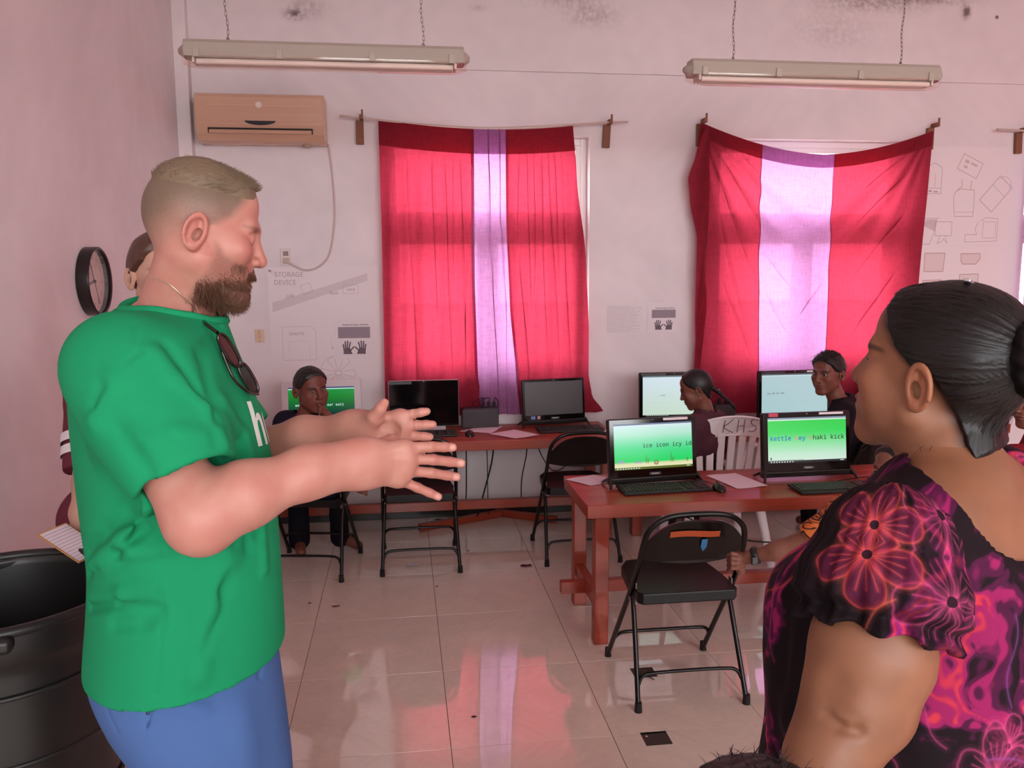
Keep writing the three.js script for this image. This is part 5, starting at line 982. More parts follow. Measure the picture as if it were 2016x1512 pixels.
  {
    const mcp = [P(795, 882, 1.422), P(799, 903, 1.427), P(795, 925, 1.432), P(783, 943, 1.437)], wr = [P(716, 892, 1.395), P(716, 907, 1.395), P(716, 922, 1.40), P(714, 935, 1.405)];
    const fing = [[[mcp[0], P(846, 880, 1.44), P(874, 880, 1.455), P(891, 881, 1.465)], 0.0098, 0.0080], [[mcp[1], P(853, 905, 1.45), P(885, 909, 1.47), P(908, 912, 1.48)], 0.0100, 0.0082], [[mcp[2], P(848, 931, 1.455), P(879, 936, 1.475), P(899, 939, 1.485)], 0.0096, 0.0079], [[mcp[3], P(822, 960, 1.455), P(845, 970, 1.465), P(863, 978, 1.475)], 0.0089, 0.0072], [[P(728, 893, 1.425), P(750, 875, 1.465), P(769, 866, 1.495), P(780, 863, 1.515)], 0.0125, 0.0088]];
    const hand = handField(wR, [...mcp.map((m, i) => [wr[i], m, 0.0165, 0.0118]), [P(735, 915, 1.42), P(780, 915, 1.445), 0.017, 0.014], ...mcp.slice(1).map((m, i) => [m, mcp[i], 0.0098, 0.0098])], fing);
    const arm = uni(0.03, cap(sR, eR, 0.060, 0.048), chain([eR, mR, nR, wR, P(725, 910, 1.405)], [0.049, 0.049, 0.037, 0.0265, 0.022], 0.03), cap(P(615, 914, 1.355), P(720, 887, 1.40), 0.024, 0.019), cap(P(615, 935, 1.355), P(716, 932, 1.405), 0.026, 0.021), cap(P(398, 1036, 1.285), P(406, 1040, 1.285), 0.031, 0.031));
    const bumps = folds([...mcp.map((m) => [m.clone().lerp(camera.position, 0.008), m.clone().lerp(camera.position, 0.0085), 0.008, 0.0036]), ...fing.slice(0, 4).flatMap(([p]) => [[p[1].clone().lerp(camera.position, 0.006), p[1].clone().lerp(camera.position, 0.0065), 0.006, 0.0012]]), [P(740, 893, 1.385), mcp[0].clone().lerp(camera.position, 0.008), 0.0045, 0.0022], [P(740, 905, 1.385), mcp[1].clone().lerp(camera.position, 0.008), 0.0045, 0.0024], [P(740, 917, 1.39), mcp[2].clone().lerp(camera.position, 0.008), 0.0045, 0.0022]]);
    const f = (x, y, z) => { const d = smin(arm(x, y, z), hand(x, y, z), 0.025); return Math.abs(d) < 0.015 ? d - bumps(x, y, z) : d; };
    const [lo, hi] = bounds([sR.clone().lerp(eR, 0.45), eR, wR, ...fing.flatMap((q) => q[0])], 0.07);
    const tips = fing.slice(0, 4).map(([p]) => p[3].clone().lerp(camera.position, 0.006)), knuck = [...mcp, ...fing.slice(0, 4).flatMap(([p]) => [p[1], p[2]])];
    parts.push(netMesh(f, lo, hi, 0.0032, (x, y, z) => { let c = skinCol(x, y, z); const q = V(x, y, z); let k = 0, nl = 0; for (const t of knuck) k = Math.max(k, Math.exp(-Math.pow(q.distanceTo(t) / 0.012, 2))); for (const t of tips) nl = Math.max(nl, Math.exp(-Math.pow(q.distanceTo(t) / 0.0065, 4))); c = cmix(c, red, k * 0.35); return cmix(c, lin('#e6b4a6'), nl * 0.55); }));
  }
  // left arm and hand (palm towards us)
  {
    const mcp = [P(789, 820, 1.66), P(794, 838, 1.665), P(792, 857, 1.67), P(783, 875, 1.675)], wr = [P(708, 831, 1.675), P(710, 842, 1.675), P(710, 853, 1.68), P(708, 862, 1.685)];
    const fing = [[[mcp[0], P(813, 815, 1.655), P(829, 812, 1.65), P(840, 810, 1.65)], 0.0098, 0.0080], [[mcp[1], P(821, 837, 1.66), P(839, 836, 1.66), P(852, 836, 1.66)], 0.0102, 0.0082], [[mcp[2], P(818, 858, 1.67), P(834, 859, 1.67), P(846, 860, 1.67)], 0.0097, 0.0080], [[mcp[3], P(805, 882, 1.68), P(820, 888, 1.685), P(831, 892, 1.69)], 0.0088, 0.0072], [[P(716, 838, 1.655), P(735, 822, 1.63), P(749, 805, 1.62), P(757, 793, 1.625)], 0.0165, 0.0088]];
    const hand = handField(wL, [...mcp.map((m, i) => [wr[i], m, 0.0175, 0.012]), [P(718, 840, 1.655), P(738, 826, 1.64), 0.021, 0.016], [P(735, 862, 1.665), P(760, 866, 1.665), 0.016, 0.014], ...mcp.slice(1).map((m, i) => [m, mcp[i], 0.0098, 0.0098])], fing);
    const arm = uni(0.03, cap(sL, eL, 0.058, 0.048), chain([eL, nL, wL, P(715, 842, 1.675)], [0.050, 0.0385, 0.0285, 0.025], 0.03));
    const palmPit = ell(P(765, 846, 1.645), 0.018, 0.014, 0.012);
    const crease = folds([[P(745, 832, 1.65), P(788, 846, 1.65), 0.003, -0.0015], [P(735, 850, 1.65), P(760, 835, 1.65), 0.003, -0.0015], ...fing.slice(0, 3).flatMap(([p]) => [0, 1, 2].map((i) => { const q = p[i].clone().lerp(camera.position, 0.006); return [q.clone().setY(q.y - 0.012), q.clone().setY(q.y + 0.012), 0.0025, -0.0012]; }))]);
    const f = (x, y, z) => { const d = smax(smin(arm(x, y, z), hand(x, y, z), 0.025), -palmPit(x, y, z), 0.012); return Math.abs(d) < 0.015 ? d - crease(x, y, z) : d; };
    const [lo, hi] = bounds([eL, wL, ...fing.flatMap((q) => q[0])], 0.065);
    const joints = fing.flatMap(([p]) => p), pinkish = lin('#d98d80');
    parts.push(netMesh(f, lo, hi, 0.0034, (x, y, z) => { const c = skinCol(x, y, z), q = V(x, y, z); let k = 0; for (const t of joints) k = Math.max(k, Math.exp(-Math.pow(q.distanceTo(t) / 0.014, 2))); return cmix(c, pinkish, k * 0.5); }));
    const rp = mcp[2].clone().lerp(fing[2][0][1], 0.32), rd = fing[2][0][1].clone().sub(mcp[2]).normalize();
    const ring = new THREE.TorusGeometry(0.0104, 0.0022, 10, 30); ring.scale(1, 1, 1.9); ring.applyQuaternion(new THREE.Quaternion().setFromUnitVectors(V(0, 0, 1), rd)); T(ring, rp.x - base.x, rp.y - base.y, rp.z - base.z);
    mesh('ring', ring, std('#b9aca6', 0.2, { metalness: 1 }), o);
  }
  // head
  const HO = at(398, 462, 1.432), F = V(0.945, -0.225, -0.30).normalize(), M = headMatrix(HO, F, V(0, 1, 0), 0.93), inv = M.clone().invert();
  const nl = [neckB, neckA.clone().lerp(neckB, 0.35), neckA].map((p) => p.clone().applyMatrix4(inv));
  const hf = headField({ width: 1.02, jaw: 1.06, nose: 1.05, lid: -0.018, lidTilt: 0.15, neck: [[nl[0].x, nl[0].y - 0.02, nl[0].z - 0.012, 0.062], [nl[1].x, nl[1].y, nl[1].z, 0.066], [nl[2].x, nl[2].y, nl[2].z, 0.072]] });
  const lip = lin('#c2625c'), stub = lin('#8f7266'), scalp = lin('#655545'), beardC = lin('#6d4a40');
  const hairTop = (x, y, z) => sstep(0.062, 0.108, y - 0.10 * Math.max(0, z - 0.055));
  const sideHair = (x, y, z) => { const zl = poly([[-0.07, -0.072], [-0.03, -0.05], [0.005, -0.032], [0.02, 0.022], [0.045, 0.048], [0.075, 0.062], [0.13, 0.07]], y); return sstep(zl + 0.008, zl - 0.018, z) * sstep(-0.075, -0.02, y); };
  const beardZone = (x, y, z) => { const line = poly([[-0.14, -0.02], [-0.10, -0.005], [-0.06, 0.012], [-0.03, 0.018], [0.0, 0.012], [0.03, 0.006]], y), top = poly([[-0.02, 0.0], [0.02, -0.012], [0.045, -0.03], [0.07, -0.04], [0.1, -0.045], [0.13, -0.048]], z); const lipHole = Math.hypot(x / 0.026, (y + 0.060) / 0.013) < 1 && z > 0.08 ? 0 : 1; return sstep(line - 0.006, line + 0.012, z) * sstep(top + 0.008, top - 0.012, y) * lipHole * sstep(-0.135, -0.118, y); };
  const grainy = (x, y, z) => 0.5 + 0.5 * clamp(noise(x * 700, y * 700, z * 700) * 1.6, -1, 1);
  const hcol = (x, y, z) => {
    let c = skinCol(x * 1.3, y * 1.3, z * 1.3);
    c = cmix(c, red, 0.55 * Math.exp(-Math.pow(Math.hypot(Math.abs(x) - 0.045, y + 0.02, z - 0.07) / 0.03, 2)) + 0.4 * Math.exp(-Math.pow(Math.hypot(x, y + 0.028, z - 0.112) / 0.016, 2)) + (Math.abs(x) > 0.074 && Math.abs(y) < 0.04 ? 0.4 : 0));
    c = cmix(c, scalp, sideHair(x, y, z) * (0.25 + 0.70 * sstep(-0.03, 0.075, y + Math.max(0, -z - 0.05) * 0.9) + 0.14 * (grainy(x, y, z) - 0.5)) * (Math.abs(x) > 0.079 && Math.abs(y) < 0.036 ? 0 : 1));
    c = cmix(c, beardC, beardZone(x, y, z) * (0.40 + 0.45 * grainy(x, y, z) * grainy(y, z, x)));
    c = cmix(c, lip, sstep(1.25, 0.8, Math.hypot(x / 0.024, (y + 0.0605) / 0.011)) * (z > 0.085 ? 0.75 : 0));
    const br = Math.hypot((Math.abs(x) - 0.034) / 0.024, (y - 0.029 - 0.12 * (0.034 - Math.abs(x)) * 0) / 0.0055); if (z > 0.06) c = cmix(c, beardC, sstep(1.3, 0.6, br) * 0.65);
    const lash = Math.hypot((Math.abs(x) - 0.033) / 0.016, (y + 0.001 + 0.2 * (Math.abs(x) - 0.033)) / 0.0042); if (z > 0.055) c = cmix(c, lin('#4a2622'), sstep(1.3, 0.4, lash) * 0.9);
    return c;
  };
  const hg = netMesh(hf, [-0.11, -0.20, -0.135], [0.11, 0.15, 0.135], 0.0026, hcol); hg.applyMatrix4(M); parts.push(hg);
  addSkin(o, parts, base);
  // cropped hair: a cap on the crown and short strands combed forward
  const place = (g) => { g.applyMatrix4(M); return shift(g, base); };
  const brown = std('#6e5c48', 0.6), capF = (x, y, z) => hf(x, y, z) - mix(-0.0022, 0.0075, hairTop(x, y, z) * sstep(0.094, 0.058, z)) - 0.0012 * noise(x * 260, y * 120, z * 60);
  const hairM = mesh('hair', place(netMesh(capF, [-0.1, 0.05, -0.13], [0.1, 0.155, 0.115], 0.0032)), brown, o);
  const st = [];
  for (let i = 0; i < 5200; i++) {
    const a = rr(0, Math.PI * 2), r = Math.sqrt(rnd()), x = 0.07 * r * Math.cos(a), z = -0.012 + 0.088 * r * Math.sin(a), p = meet(hf, V(x, 0.2, z), V(0, -1, 0), 0.2);
    if (!p || hairTop(p.x, p.y, p.z) < rr(0.05, 0.5) || p.z > 0.083) continue;
    const len = rr(0.013, 0.021) * (p.z < -0.06 ? 0.6 : 1), up = mix(0.25, 0.55, sstep(0.0, 0.06, p.z)) + 0.15 * sstep(-0.04, -0.08, p.z), d = V(rr(-0.25, 0.25) + x * 2, up + rr(-0.1, 0.15), mix(0.8, -0.15, sstep(-0.03, -0.09, p.z)) + rr(-0.2, 0.2)).normalize();
    st.push([p, p.clone().addScaledVector(d, len), V(0, -0.002, 0.001), rr(0.0006, 0.0011)]);
  }
  mesh('hair_strands', place(strands(st)), std('#73614c', 0.45), hairM);
  // beard
  const bz = (x, y, z) => beardZone(x, y, z) * sstep(-0.068, -0.094, y) * sstep(0.012, 0.05, z), beardF = (x, y, z) => hf(x, y, z) - mix(-0.006, mix(0.0015, 0.0085, sstep(-0.072, -0.104, y) * sstep(0.02, 0.06, z)), bz(x, y, z)) - 0.0016 * noise(x * 200, y * 90, z * 200) * 1.5;
  const bd = std('#5a3a2c', 0.65), bm = mesh('beard', place(netMesh((x, y, z) => y > -0.055 && z < 0.07 ? 1 : beardF(x, y, z), [-0.09, -0.15, -0.02], [0.09, -0.03, 0.135], 0.003)), bd, o);
  const bs = [];
  for (let i = 0; i < 9000; i++) {
    const s = rnd() < 0.72 ? -1 : 1, y = rr(-0.13, 0.0), q = rnd(), p = q < 0.7 ? meet(hf, V(s * 0.13, y, rr(0, 0.1)), V(-s, 0, 0), 0.2) : meet(hf, V(rr(-0.04, 0.04), y, 0.17), V(0, 0, -1), 0.2);
    if (!p || rnd() > beardZone(p.x, p.y, p.z) * sstep(-0.055, -0.09, p.y + (p.z < 0.03 ? 0.012 : 0))) continue;
    const L = mix(0.004, 0.016, sstep(-0.06, -0.105, p.y)) * (0.45 + 0.55 * sstep(0.0, 0.05, p.z)), n = V(p.x * 0.9, 0, Math.max(0.02, p.z - 0.02)).normalize();
    bs.push([p, p.clone().addScaledVector(n, L * 0.5).add(V(0, -L * rr(0.6, 1), L * rr(-0.1, 0.4))), V(0, 0, 0.002), rr(0.0003, 0.0006)]);
  }
  for (let i = 0; i < 1500; i++) { const p = meet(hf, V(rr(-0.11, 0.11), rr(-0.150, -0.118) * 0 - 0.16, rr(0.0, 0.085)), V(0, 1, 0), 0.12); if (p && Math.abs(p.x) < 0.06) bs.push([p, p.clone().add(V(rr(-0.003, 0.003), -rr(0.012, 0.022), rr(0, 0.012))), V(0, 0, 0.002), rr(0.0005, 0.0009)]); }
  for (let i = 0; i < 900; i++) { const x = rr(-0.032, 0.032), p = meet(hf, V(x, rr(-0.053, -0.041) - Math.abs(x) * 0.35, 0.17), V(0, 0, -1), 0.2); if (p) bs.push([p, p.clone().add(V(x * 0.15, -rr(0.006, 0.012), rr(0.002, 0.005))), V(0, 0, 0.001), rr(0.0004, 0.0007)]); }
  mesh('beard_strands', place(strands(bs, 2)), std('#69432f', 0.5), bm);
  // necklace and sunglasses hooked on the collar
  const nk = [at(266, 541, 1.385), at(290, 556, 1.36), at(318, 576, 1.352), at(350, 602, 1.36), at(385, 628, 1.375), at(402, 640, 1.39)].map((p) => onField((x, y, z) => hf.call(null, ...V(x, y, z).applyMatrix4(inv).toArray()) * 0.93 - 0.0012, p, 6).sub(base));
  mesh('necklace', tube(nk, 0.0011, 60, 6), std('#d9c9b0', 0.25, { metalness: 0.9 }), o);
  {
    const g = thing('sunglasses', 'dark sunglasses hooked on the collar of the green shirt', 'sunglasses', at(460, 700, 1.40).toArray()), b = at(460, 700, 1.40), fm = std('#1a1210', 0.18), L = (px, py, d) => at(px, py, d).sub(b);
    const lens = (c, e1, e2) => { const pts = []; for (let i = 0; i < 26; i++) { const a = i / 26 * Math.PI * 2, q = 1 / Math.pow(Math.pow(Math.abs(Math.cos(a)), 2.6) + Math.pow(Math.abs(Math.sin(a)), 2.6), 1 / 2.6); pts.push(c.clone().addScaledVector(e1, Math.cos(a) * q).addScaledVector(e2, Math.sin(a) * q)); } return pts; };
    const c1 = L(451, 690, 1.385), c2 = L(489, 745, 1.43), e1a = L(470, 722, 1.40).sub(L(433, 660, 1.37)).multiplyScalar(0.5), e1b = L(506, 774, 1.44).sub(L(474, 717, 1.42)).multiplyScalar(0.5), e2 = V(0.30, 0.1, 0.1).normalize().multiplyScalar(0.012).add(Rt.clone().multiplyScalar(-0.012));
    for (const [c, e] of [[c1, e1a], [c2, e1b]]) {
      const p = lens(c, e, e2); const fr = mesh('frame', tube(p, 0.0028, 80, 8, true), fm, g);
      const sh = new THREE.BufferGeometry(), v = [c, ...p]; sh.setAttribute('position', new THREE.Float32BufferAttribute(v.flatMap((q) => q.toArray()), 3)); sh.setIndex(p.flatMap((_, i) => [0, 1 + i, 1 + (i + 1) % p.length])); sh.computeVertexNormals();
      mesh('lens', sh, new THREE.MeshPhysicalMaterial({ color: 0x4a4644, roughness: 0.05, transmission: 0.7, thickness: 0, side: THREE.DoubleSide }), fr);
    }
    mesh('bridge', tube([L(468, 718, 1.405), L(474, 716, 1.41), L(476, 722, 1.415)], 0.0028, 12, 8), fm, g);
    mesh('temple', tube([L(428, 655, 1.37), L(408, 640, 1.385), L(400, 632, 1.41)], 0.003, 20, 8), fm, g);
    mesh('temple', tube([L(508, 776, 1.445), L(490, 772, 1.41), L(462, 748, 1.385), L(440, 700, 1.378), L(428, 660, 1.375)], 0.0026, 30, 8), fm, g);
  }
  // shoes
  for (const s of [1, -1]) {
    const a = an(s).setY(0.05), f = uni(0.03, cap(a.clone().addScaledVector(U, -0.05), a.clone().addScaledVector(U, 0.16).setY(0.04), 0.048, 0.04), cap(an(s).setY(0.09), a, 0.05, 0.045));
    const [lo, hi] = bounds([a.clone().addScaledVector(U, -0.05), a.clone().addScaledVector(U, 0.16), an(s)], 0.08); lo[1] = -0.01;
    mesh('shoe', shift(netMesh((x, y, z) => smax(f(x, y, z), 0.002 - y, 0.004), lo, hi, 0.009), base), std('#3a3330', 0.7), o);
  }
}
manBuild();

// ---------------------------------------------------------------- woman in the floral dress
const floralTex = canvasTex(2048, 2048, (c, W, H) => {
  const im = c.createImageData(W, H), d = im.data, cols = [[20, 10, 16], [20, 10, 16], [24, 10, 18], [70, 16, 52], [140, 28, 84], [190, 52, 66], [150, 34, 110], [60, 16, 54], [22, 10, 18]].map((a) => a);
  const R = 512, small = new Float32Array(R * R);
  for (let j = 0; j < R; j++) for (let i = 0; i < R; i++) { const u = i / R * 9.5, v = j / R * 9.5, wx = fbm(u * 1.1, v * 1.1, 3.1, 3) * 2.2, wy = fbm(u * 1.1 + 9, v * 1.1, 7.7, 3) * 2.2; small[j * R + i] = fbm(u + wx, v * 0.8 + wy, 1.3, 4); }
  for (let j = 0; j < H; j++) for (let i = 0; i < W; i++) {
    const x = i / W * (R - 1), y = j / H * (R - 1), x0 = x | 0, y0 = y | 0, fx = x - x0, fy = y - y0, x1 = Math.min(R - 1, x0 + 1), y1 = Math.min(R - 1, y0 + 1);
    const n = mix(mix(small[y0 * R + x0], small[y0 * R + x1], fx), mix(small[y1 * R + x0], small[y1 * R + x1], fx), fy);
    const t = clamp((n + 0.20) / 0.66) * (cols.length - 1), k = Math.min(cols.length - 2, t | 0), e = sstep(0.15, 0.85, t - k), o = (j * W + i) * 4;
    for (let q = 0; q < 3; q++) d[o + q] = mix(cols[k][q], cols[k + 1][q], e); d[o + 3] = 255;
  }
  c.putImageData(im, 0, 0);
  let s = 4242; const R0 = () => { s = (s * 1664525 + 1013904223) >>> 0; return s / 4294967296; };
  const glow = (path, col, w) => { for (const [k, a] of [[8, 0.10], [3.5, 0.20], [1.2, 0.42]]) { c.globalAlpha = a; c.strokeStyle = col; c.lineWidth = w * k; c.lineCap = 'round'; c.beginPath(); path(); c.stroke(); } c.globalAlpha = 1; };
  for (let f = 0; f < 62; f++) {
    const x = R0() * W, y = R0() * H, r = 46 + R0() * 62, rot = R0() * 7, n = 5, col = ['#d8544c', '#c8487c', '#d86a58', '#9a4090'][f % 4], fillc = ['#7a1a48', '#a83440', '#5c1a5a', '#1c0a16'][(f * 3) % 4];
    c.save(); c.translate(x, y); c.rotate(rot);
    for (let p = 0; p < n; p++) {
      c.save(); c.rotate(p * Math.PI * 2 / n); const pe = () => { c.moveTo(0, 0); c.bezierCurveTo(r * 0.5, -r * 0.62, r * 1.15, -r * 0.45, r * 1.05, 0); c.bezierCurveTo(r * 1.15, r * 0.4, r * 0.5, r * 0.5, 0, 0); };
      c.globalAlpha = 0.5; c.fillStyle = fillc; c.beginPath(); pe(); c.fill(); c.globalAlpha = 1; glow(pe, col, 2.6);
      for (let q = -1; q <= 1; q++) glow(() => { c.moveTo(r * 0.1, 0); c.quadraticCurveTo(r * 0.4, q * r * 0.12, r * 0.72, q * r * 0.2); }, col, 1.2);
      c.restore();
    }
    c.fillStyle = '#2a0f1c'; c.beginPath(); c.arc(0, 0, r * 0.1, 0, 7); c.fill(); c.restore();
  }
  for (let f = 0; f < 110; f++) { const x = R0() * W, y = R0() * H, l = 40 + R0() * 110, a = R0() * 7; glow(() => { c.moveTo(x, y); c.bezierCurveTo(x + l * Math.cos(a), y + l * Math.sin(a), x + l * Math.cos(a + 0.8), y + l * Math.sin(a + 0.8), x + l * 1.6 * Math.cos(a + 0.5), y + l * 1.6 * Math.sin(a + 0.5)); }, ['#b8407a', '#cf5f48', '#8a4498'][f % 3], 2.2); }
});
floralTex.wrapS = floralTex.wrapT = THREE.MirroredRepeatWrapping;
// cylinder uv in metres round an axis; triangles across the seam get vertices of their own
function wrapUV(g, origin, axis, ref, radius, scale) {
  const A = axis.clone().normalize(), E = ref.clone().addScaledVector(A, -ref.dot(A)).normalize(), G = A.clone().cross(E);
  let P = Array.from(g.attributes.position.array), N = Array.from(g.attributes.normal.array); const idx = Array.from(g.index.array), ang = [], hgt = [], q = V(0, 0, 0);
  for (let i = 0; i < P.length / 3; i++) { q.set(P[i * 3], P[i * 3 + 1], P[i * 3 + 2]).sub(origin); ang.push(Math.atan2(q.dot(G), q.dot(E))); hgt.push(q.dot(A)); }
  const twin = new Map();
  for (let t = 0; t < idx.length; t += 3) {
    const a = [idx[t], idx[t + 1], idx[t + 2]], mx = Math.max(...a.map((i) => ang[i])), mn = Math.min(...a.map((i) => ang[i]));
    if (mx - mn > Math.PI) for (let k = 0; k < 3; k++) if (ang[a[k]] < 0) { let n = twin.get(a[k]); if (n === undefined) { n = P.length / 3; P.push(P[a[k] * 3], P[a[k] * 3 + 1], P[a[k] * 3 + 2]); N.push(N[a[k] * 3], N[a[k] * 3 + 1], N[a[k] * 3 + 2]); ang.push(ang[a[k]] + Math.PI * 2); hgt.push(hgt[a[k]]); twin.set(a[k], n); } idx[t + k] = n; }
  }
  const r = new THREE.BufferGeometry(), uv = new Float32Array(P.length / 3 * 2); for (let i = 0; i < ang.length; i++) { uv[i * 2] = ang[i] * radius * scale; uv[i * 2 + 1] = hgt[i] * scale; }
  r.setAttribute('position', new THREE.Float32BufferAttribute(P, 3)); r.setAttribute('normal', new THREE.Float32BufferAttribute(N, 3)); r.setAttribute('uv', new THREE.BufferAttribute(uv, 2)); r.setIndex(idx);
  return r;
}
// hair as an offset of the skull: thick(x, y, z) in metres, below zero where there is none
const hairShell = (hf, thick, lo, hi, cell) => netMesh((x, y, z) => hf(x, y, z) - thick(x, y, z), lo, hi, cell);
function womanBuild() {
  const F = V(-0.514, 0, -0.857).normalize(), L = V(0, 1, 0).cross(F).normalize(), NB = at(1872, 985, 1.235), C = V(NB.x, 0, NB.z), base = C.clone();
  const o = person('woman in a purple and red floral dress with her black hair in a bun', base);
  const B = (u, l, y) => C.clone().addScaledVector(F, u).addScaledVector(L, l).setY(y);
  const row = (y, u, a, b) => { const p = B(u, 0, y); return [y, p.x, p.z, a, b]; };
  const rows = [row(1.435, -0.035, 0.045, 0.07), row(1.40, -0.025, 0.075, 0.13), row(1.36, -0.015, 0.105, 0.175), row(1.30, 0.01, 0.155, 0.198), row(1.22, 0.045, 0.205, 0.21), row(1.12, 0.045, 0.212, 0.22), row(1.0, 0.03, 0.21, 0.235), row(0.86, 0.02, 0.23, 0.26), row(0.6, 0.01, 0.25, 0.28), row(0.25, 0.0, 0.27, 0.30)];
  const torso = loft(rows, F.x, F.z, 0.03, 2.1);
  const sh = at(1748, 1082, 1.115), a1 = at(1714, 1290, 1.09), el = at(1676, 1402, 1.08), fa = at(1626, 1500, 1.065), wr = at(1545, 1700, 1.06);
  const shR = B(0, -0.17, 1.335), elR = B(0.0, -0.26, 1.06), wrR = B(0.2, -0.18, 0.98);
  const axS = a1.clone().sub(sh).normalize(), endS = at(1722, 1245, 1.095);
  const onSur = (f, px, py, near = 0.7) => { const d = at(px, py, 1).sub(camera.position).normalize(); return meet(f, camera.position.clone().addScaledVector(d, near), d, 1.2) || at(px, py, 1.15); };
  // skin
  const tone = lin('#87593f'), dark = lin('#69412e'), warm = lin('#986447');
  const skinCol = (x, y, z) => { const n = fbm(x * 16, y * 16, z * 16, 3); return cmix(cmix(tone, dark, clamp(0.1 + n * 0.6)), warm, clamp(-n * 0.7)); };
  const parts = [];
  const neckTop = at(1852, 800, 1.255), neckBot = at(1878, 975, 1.225);
  const core = uni(0.045, grow(torso, -0.012), cap(neckTop, neckBot, 0.062, 0.072), cap(neckBot, B(-0.02, 0.10, 1.36), 0.062, 0.05), cap(neckBot, B(-0.02, -0.10, 1.36), 0.062, 0.05), cap(B(-0.01, 0.10, 1.36), sh, 0.07, 0.072), cap(B(-0.01, -0.10, 1.36), shR, 0.07, 0.07), chain([shR, elR, wrR], [0.068, 0.05, 0.032], 0.03));
  const legs = uni(0.02, ...[1, -1].flatMap((s) => [cap(B(0, s * 0.09, 0.8), B(0.01, s * 0.09, 0.45), 0.09, 0.06), cap(B(0.01, s * 0.09, 0.45), B(-0.02, s * 0.09, 0.08), 0.058, 0.038), cap(B(-0.02, s * 0.09, 0.06), B(0.12, s * 0.1, 0.035), 0.04, 0.032)]));
  parts.push(netMesh((x, y, z) => y < 0.9 ? legs(x, y, z) : core(x, y, z), [C.x - 0.42, 0.005, C.z - 0.42], [C.x + 0.42, 1.52, C.z + 0.42], 0.0095, skinCol));
  const hd = handField(wr, [[wr, at(1530, 1760, 1.06), 0.026, 0.03]], [0, 1, 2, 3].map((i) => [[at(1545 - i * 16, 1765, 1.05 + i * 0.008), at(1540 - i * 15, 1815, 1.05 + i * 0.008), at(1535 - i * 13, 1850, 1.06 + i * 0.008), at(1533 - i * 12, 1875, 1.07 + i * 0.008)], 0.0085, 0.007]).concat([[[at(1515, 1740, 1.07), at(1490, 1770, 1.08), at(1480, 1800, 1.09), at(1478, 1820, 1.09)], 0.011, 0.008]]));
  const armF0 = uni(0.03, chain([sh, a1, el, fa, wr], [0.072, 0.071, 0.058, 0.046, 0.027], 0.035), cap(at(1742, 1408, 1.085), at(1728, 1400, 1.08), 0.033, 0.036), hd);
  const cr = folds([[onSur(armF0, 1625, 1408), onSur(armF0, 1650, 1428), 0.007, -0.006], [onSur(armF0, 1650, 1428), onSur(armF0, 1690, 1440), 0.008, -0.006], [onSur(armF0, 1645, 1410), onSur(armF0, 1668, 1424), 0.006, 0.003], [onSur(armF0, 1640, 1350), onSur(armF0, 1630, 1400), 0.02, -0.004]]);
  const armF = (x, y, z) => { const d = armF0(x, y, z); return Math.abs(d) < 0.02 ? d - cr(x, y, z) : d; };
  { const [lo, hi] = bounds([sh, el, fa, wr, at(1480, 1880, 1.08), at(1560, 1880, 1.06)], 0.085); parts.push(netMesh(armF, lo, hi, 0.0048, skinCol)); }
  // head
  const HO = at(1842, 743, 1.25), HF = F.clone().setY(0.17).normalize(), M = headMatrix(HO, HF, V(0, 1, 0), 1.06), inv = M.clone().invert();
  const nl = [neckTop, neckTop.clone().lerp(neckBot, 0.5), neckBot].map((p) => p.clone().applyMatrix4(inv));
  const hf = headField({ width: 1.03, jaw: 1.08, nose: 1.05, full: true, lid: -0.002, lidTilt: 0.12, neck: nl.map((p, i) => [p.x, p.y, p.z, [0.060, 0.064, 0.072][i]]) });
  const line = (y) => poly([[-0.10, -0.10], [-0.08, -0.088], [-0.06, -0.074], [-0.04, -0.060], [-0.02, -0.047], [0.012, -0.028], [0.024, 0.010], [0.045, 0.040], [0.07, 0.060], [0.09, 0.072], [0.13, 0.078]], y);
  const inHair = (x, y, z) => sstep(line(y) + 0.004, line(y) - 0.012, z) * sstep(-0.082, -0.058, y + 0.02 * Math.pow(Math.abs(x) / 0.06, 2));
  const lip = lin('#8a4a42'), ink = lin('#1d1310');
  const hcol = (x, y, z) => {
    let c = skinCol(x + 3, y, z); const ax = Math.abs(x);
    c = cmix(c, lin('#b06a4e'), 0.35 * Math.exp(-Math.pow(Math.hypot(ax - 0.045, y + 0.02, z - 0.065) / 0.035, 2)) + (ax > 0.079 && Math.abs(y) < 0.035 ? 0.35 : 0));
    c = cmix(c, ink, 0.75 * sstep(line(y) + 0.016, line(y) - 0.004, z) * sstep(-0.095, -0.07, y) * (ax > 0.079 && y < 0.033 ? 0 : 1));
    if (z > 0.05) { c = cmix(c, ink, sstep(1.3, 0.7, Math.hypot((ax - 0.036) / 0.024, (y - 0.031 + 0.10 * Math.max(0, ax - 0.045)) / 0.0055)) * 0.85); c = cmix(c, ink, sstep(1.3, 0.7, Math.hypot((ax - 0.033) / 0.0165, (y - 0.0085) / 0.0028)) * 0.9); c = cmix(c, lip, z > 0.085 ? sstep(1.25, 0.8, Math.hypot(x / 0.024, (y + 0.0605) / 0.011)) * 0.8 : 0); }
    return c;
  };
  const hg = netMesh(hf, [-0.11, -0.21, -0.135], [0.11, 0.15, 0.135], 0.0028, hcol); hg.applyMatrix4(M); parts.push(hg);
  addSkin(o, parts, base); eyes(o, M, base, [0, -0.1]);
  const place = (g) => { g.applyMatrix4(M); return shift(g, base); };
  const black = std('#0b0707', 0.42, { specularIntensity: 0.7 });
  // hair combed back: a shell with fine grooves running towards the bun
  const bun = V(0, 0.062, -0.138), skull = headField({ width: 1.03, jaw: 1, noEar: true, neck: nl.map((p, i) => [p.x, p.y, p.z, [0.060, 0.064, 0.072][i]]) });
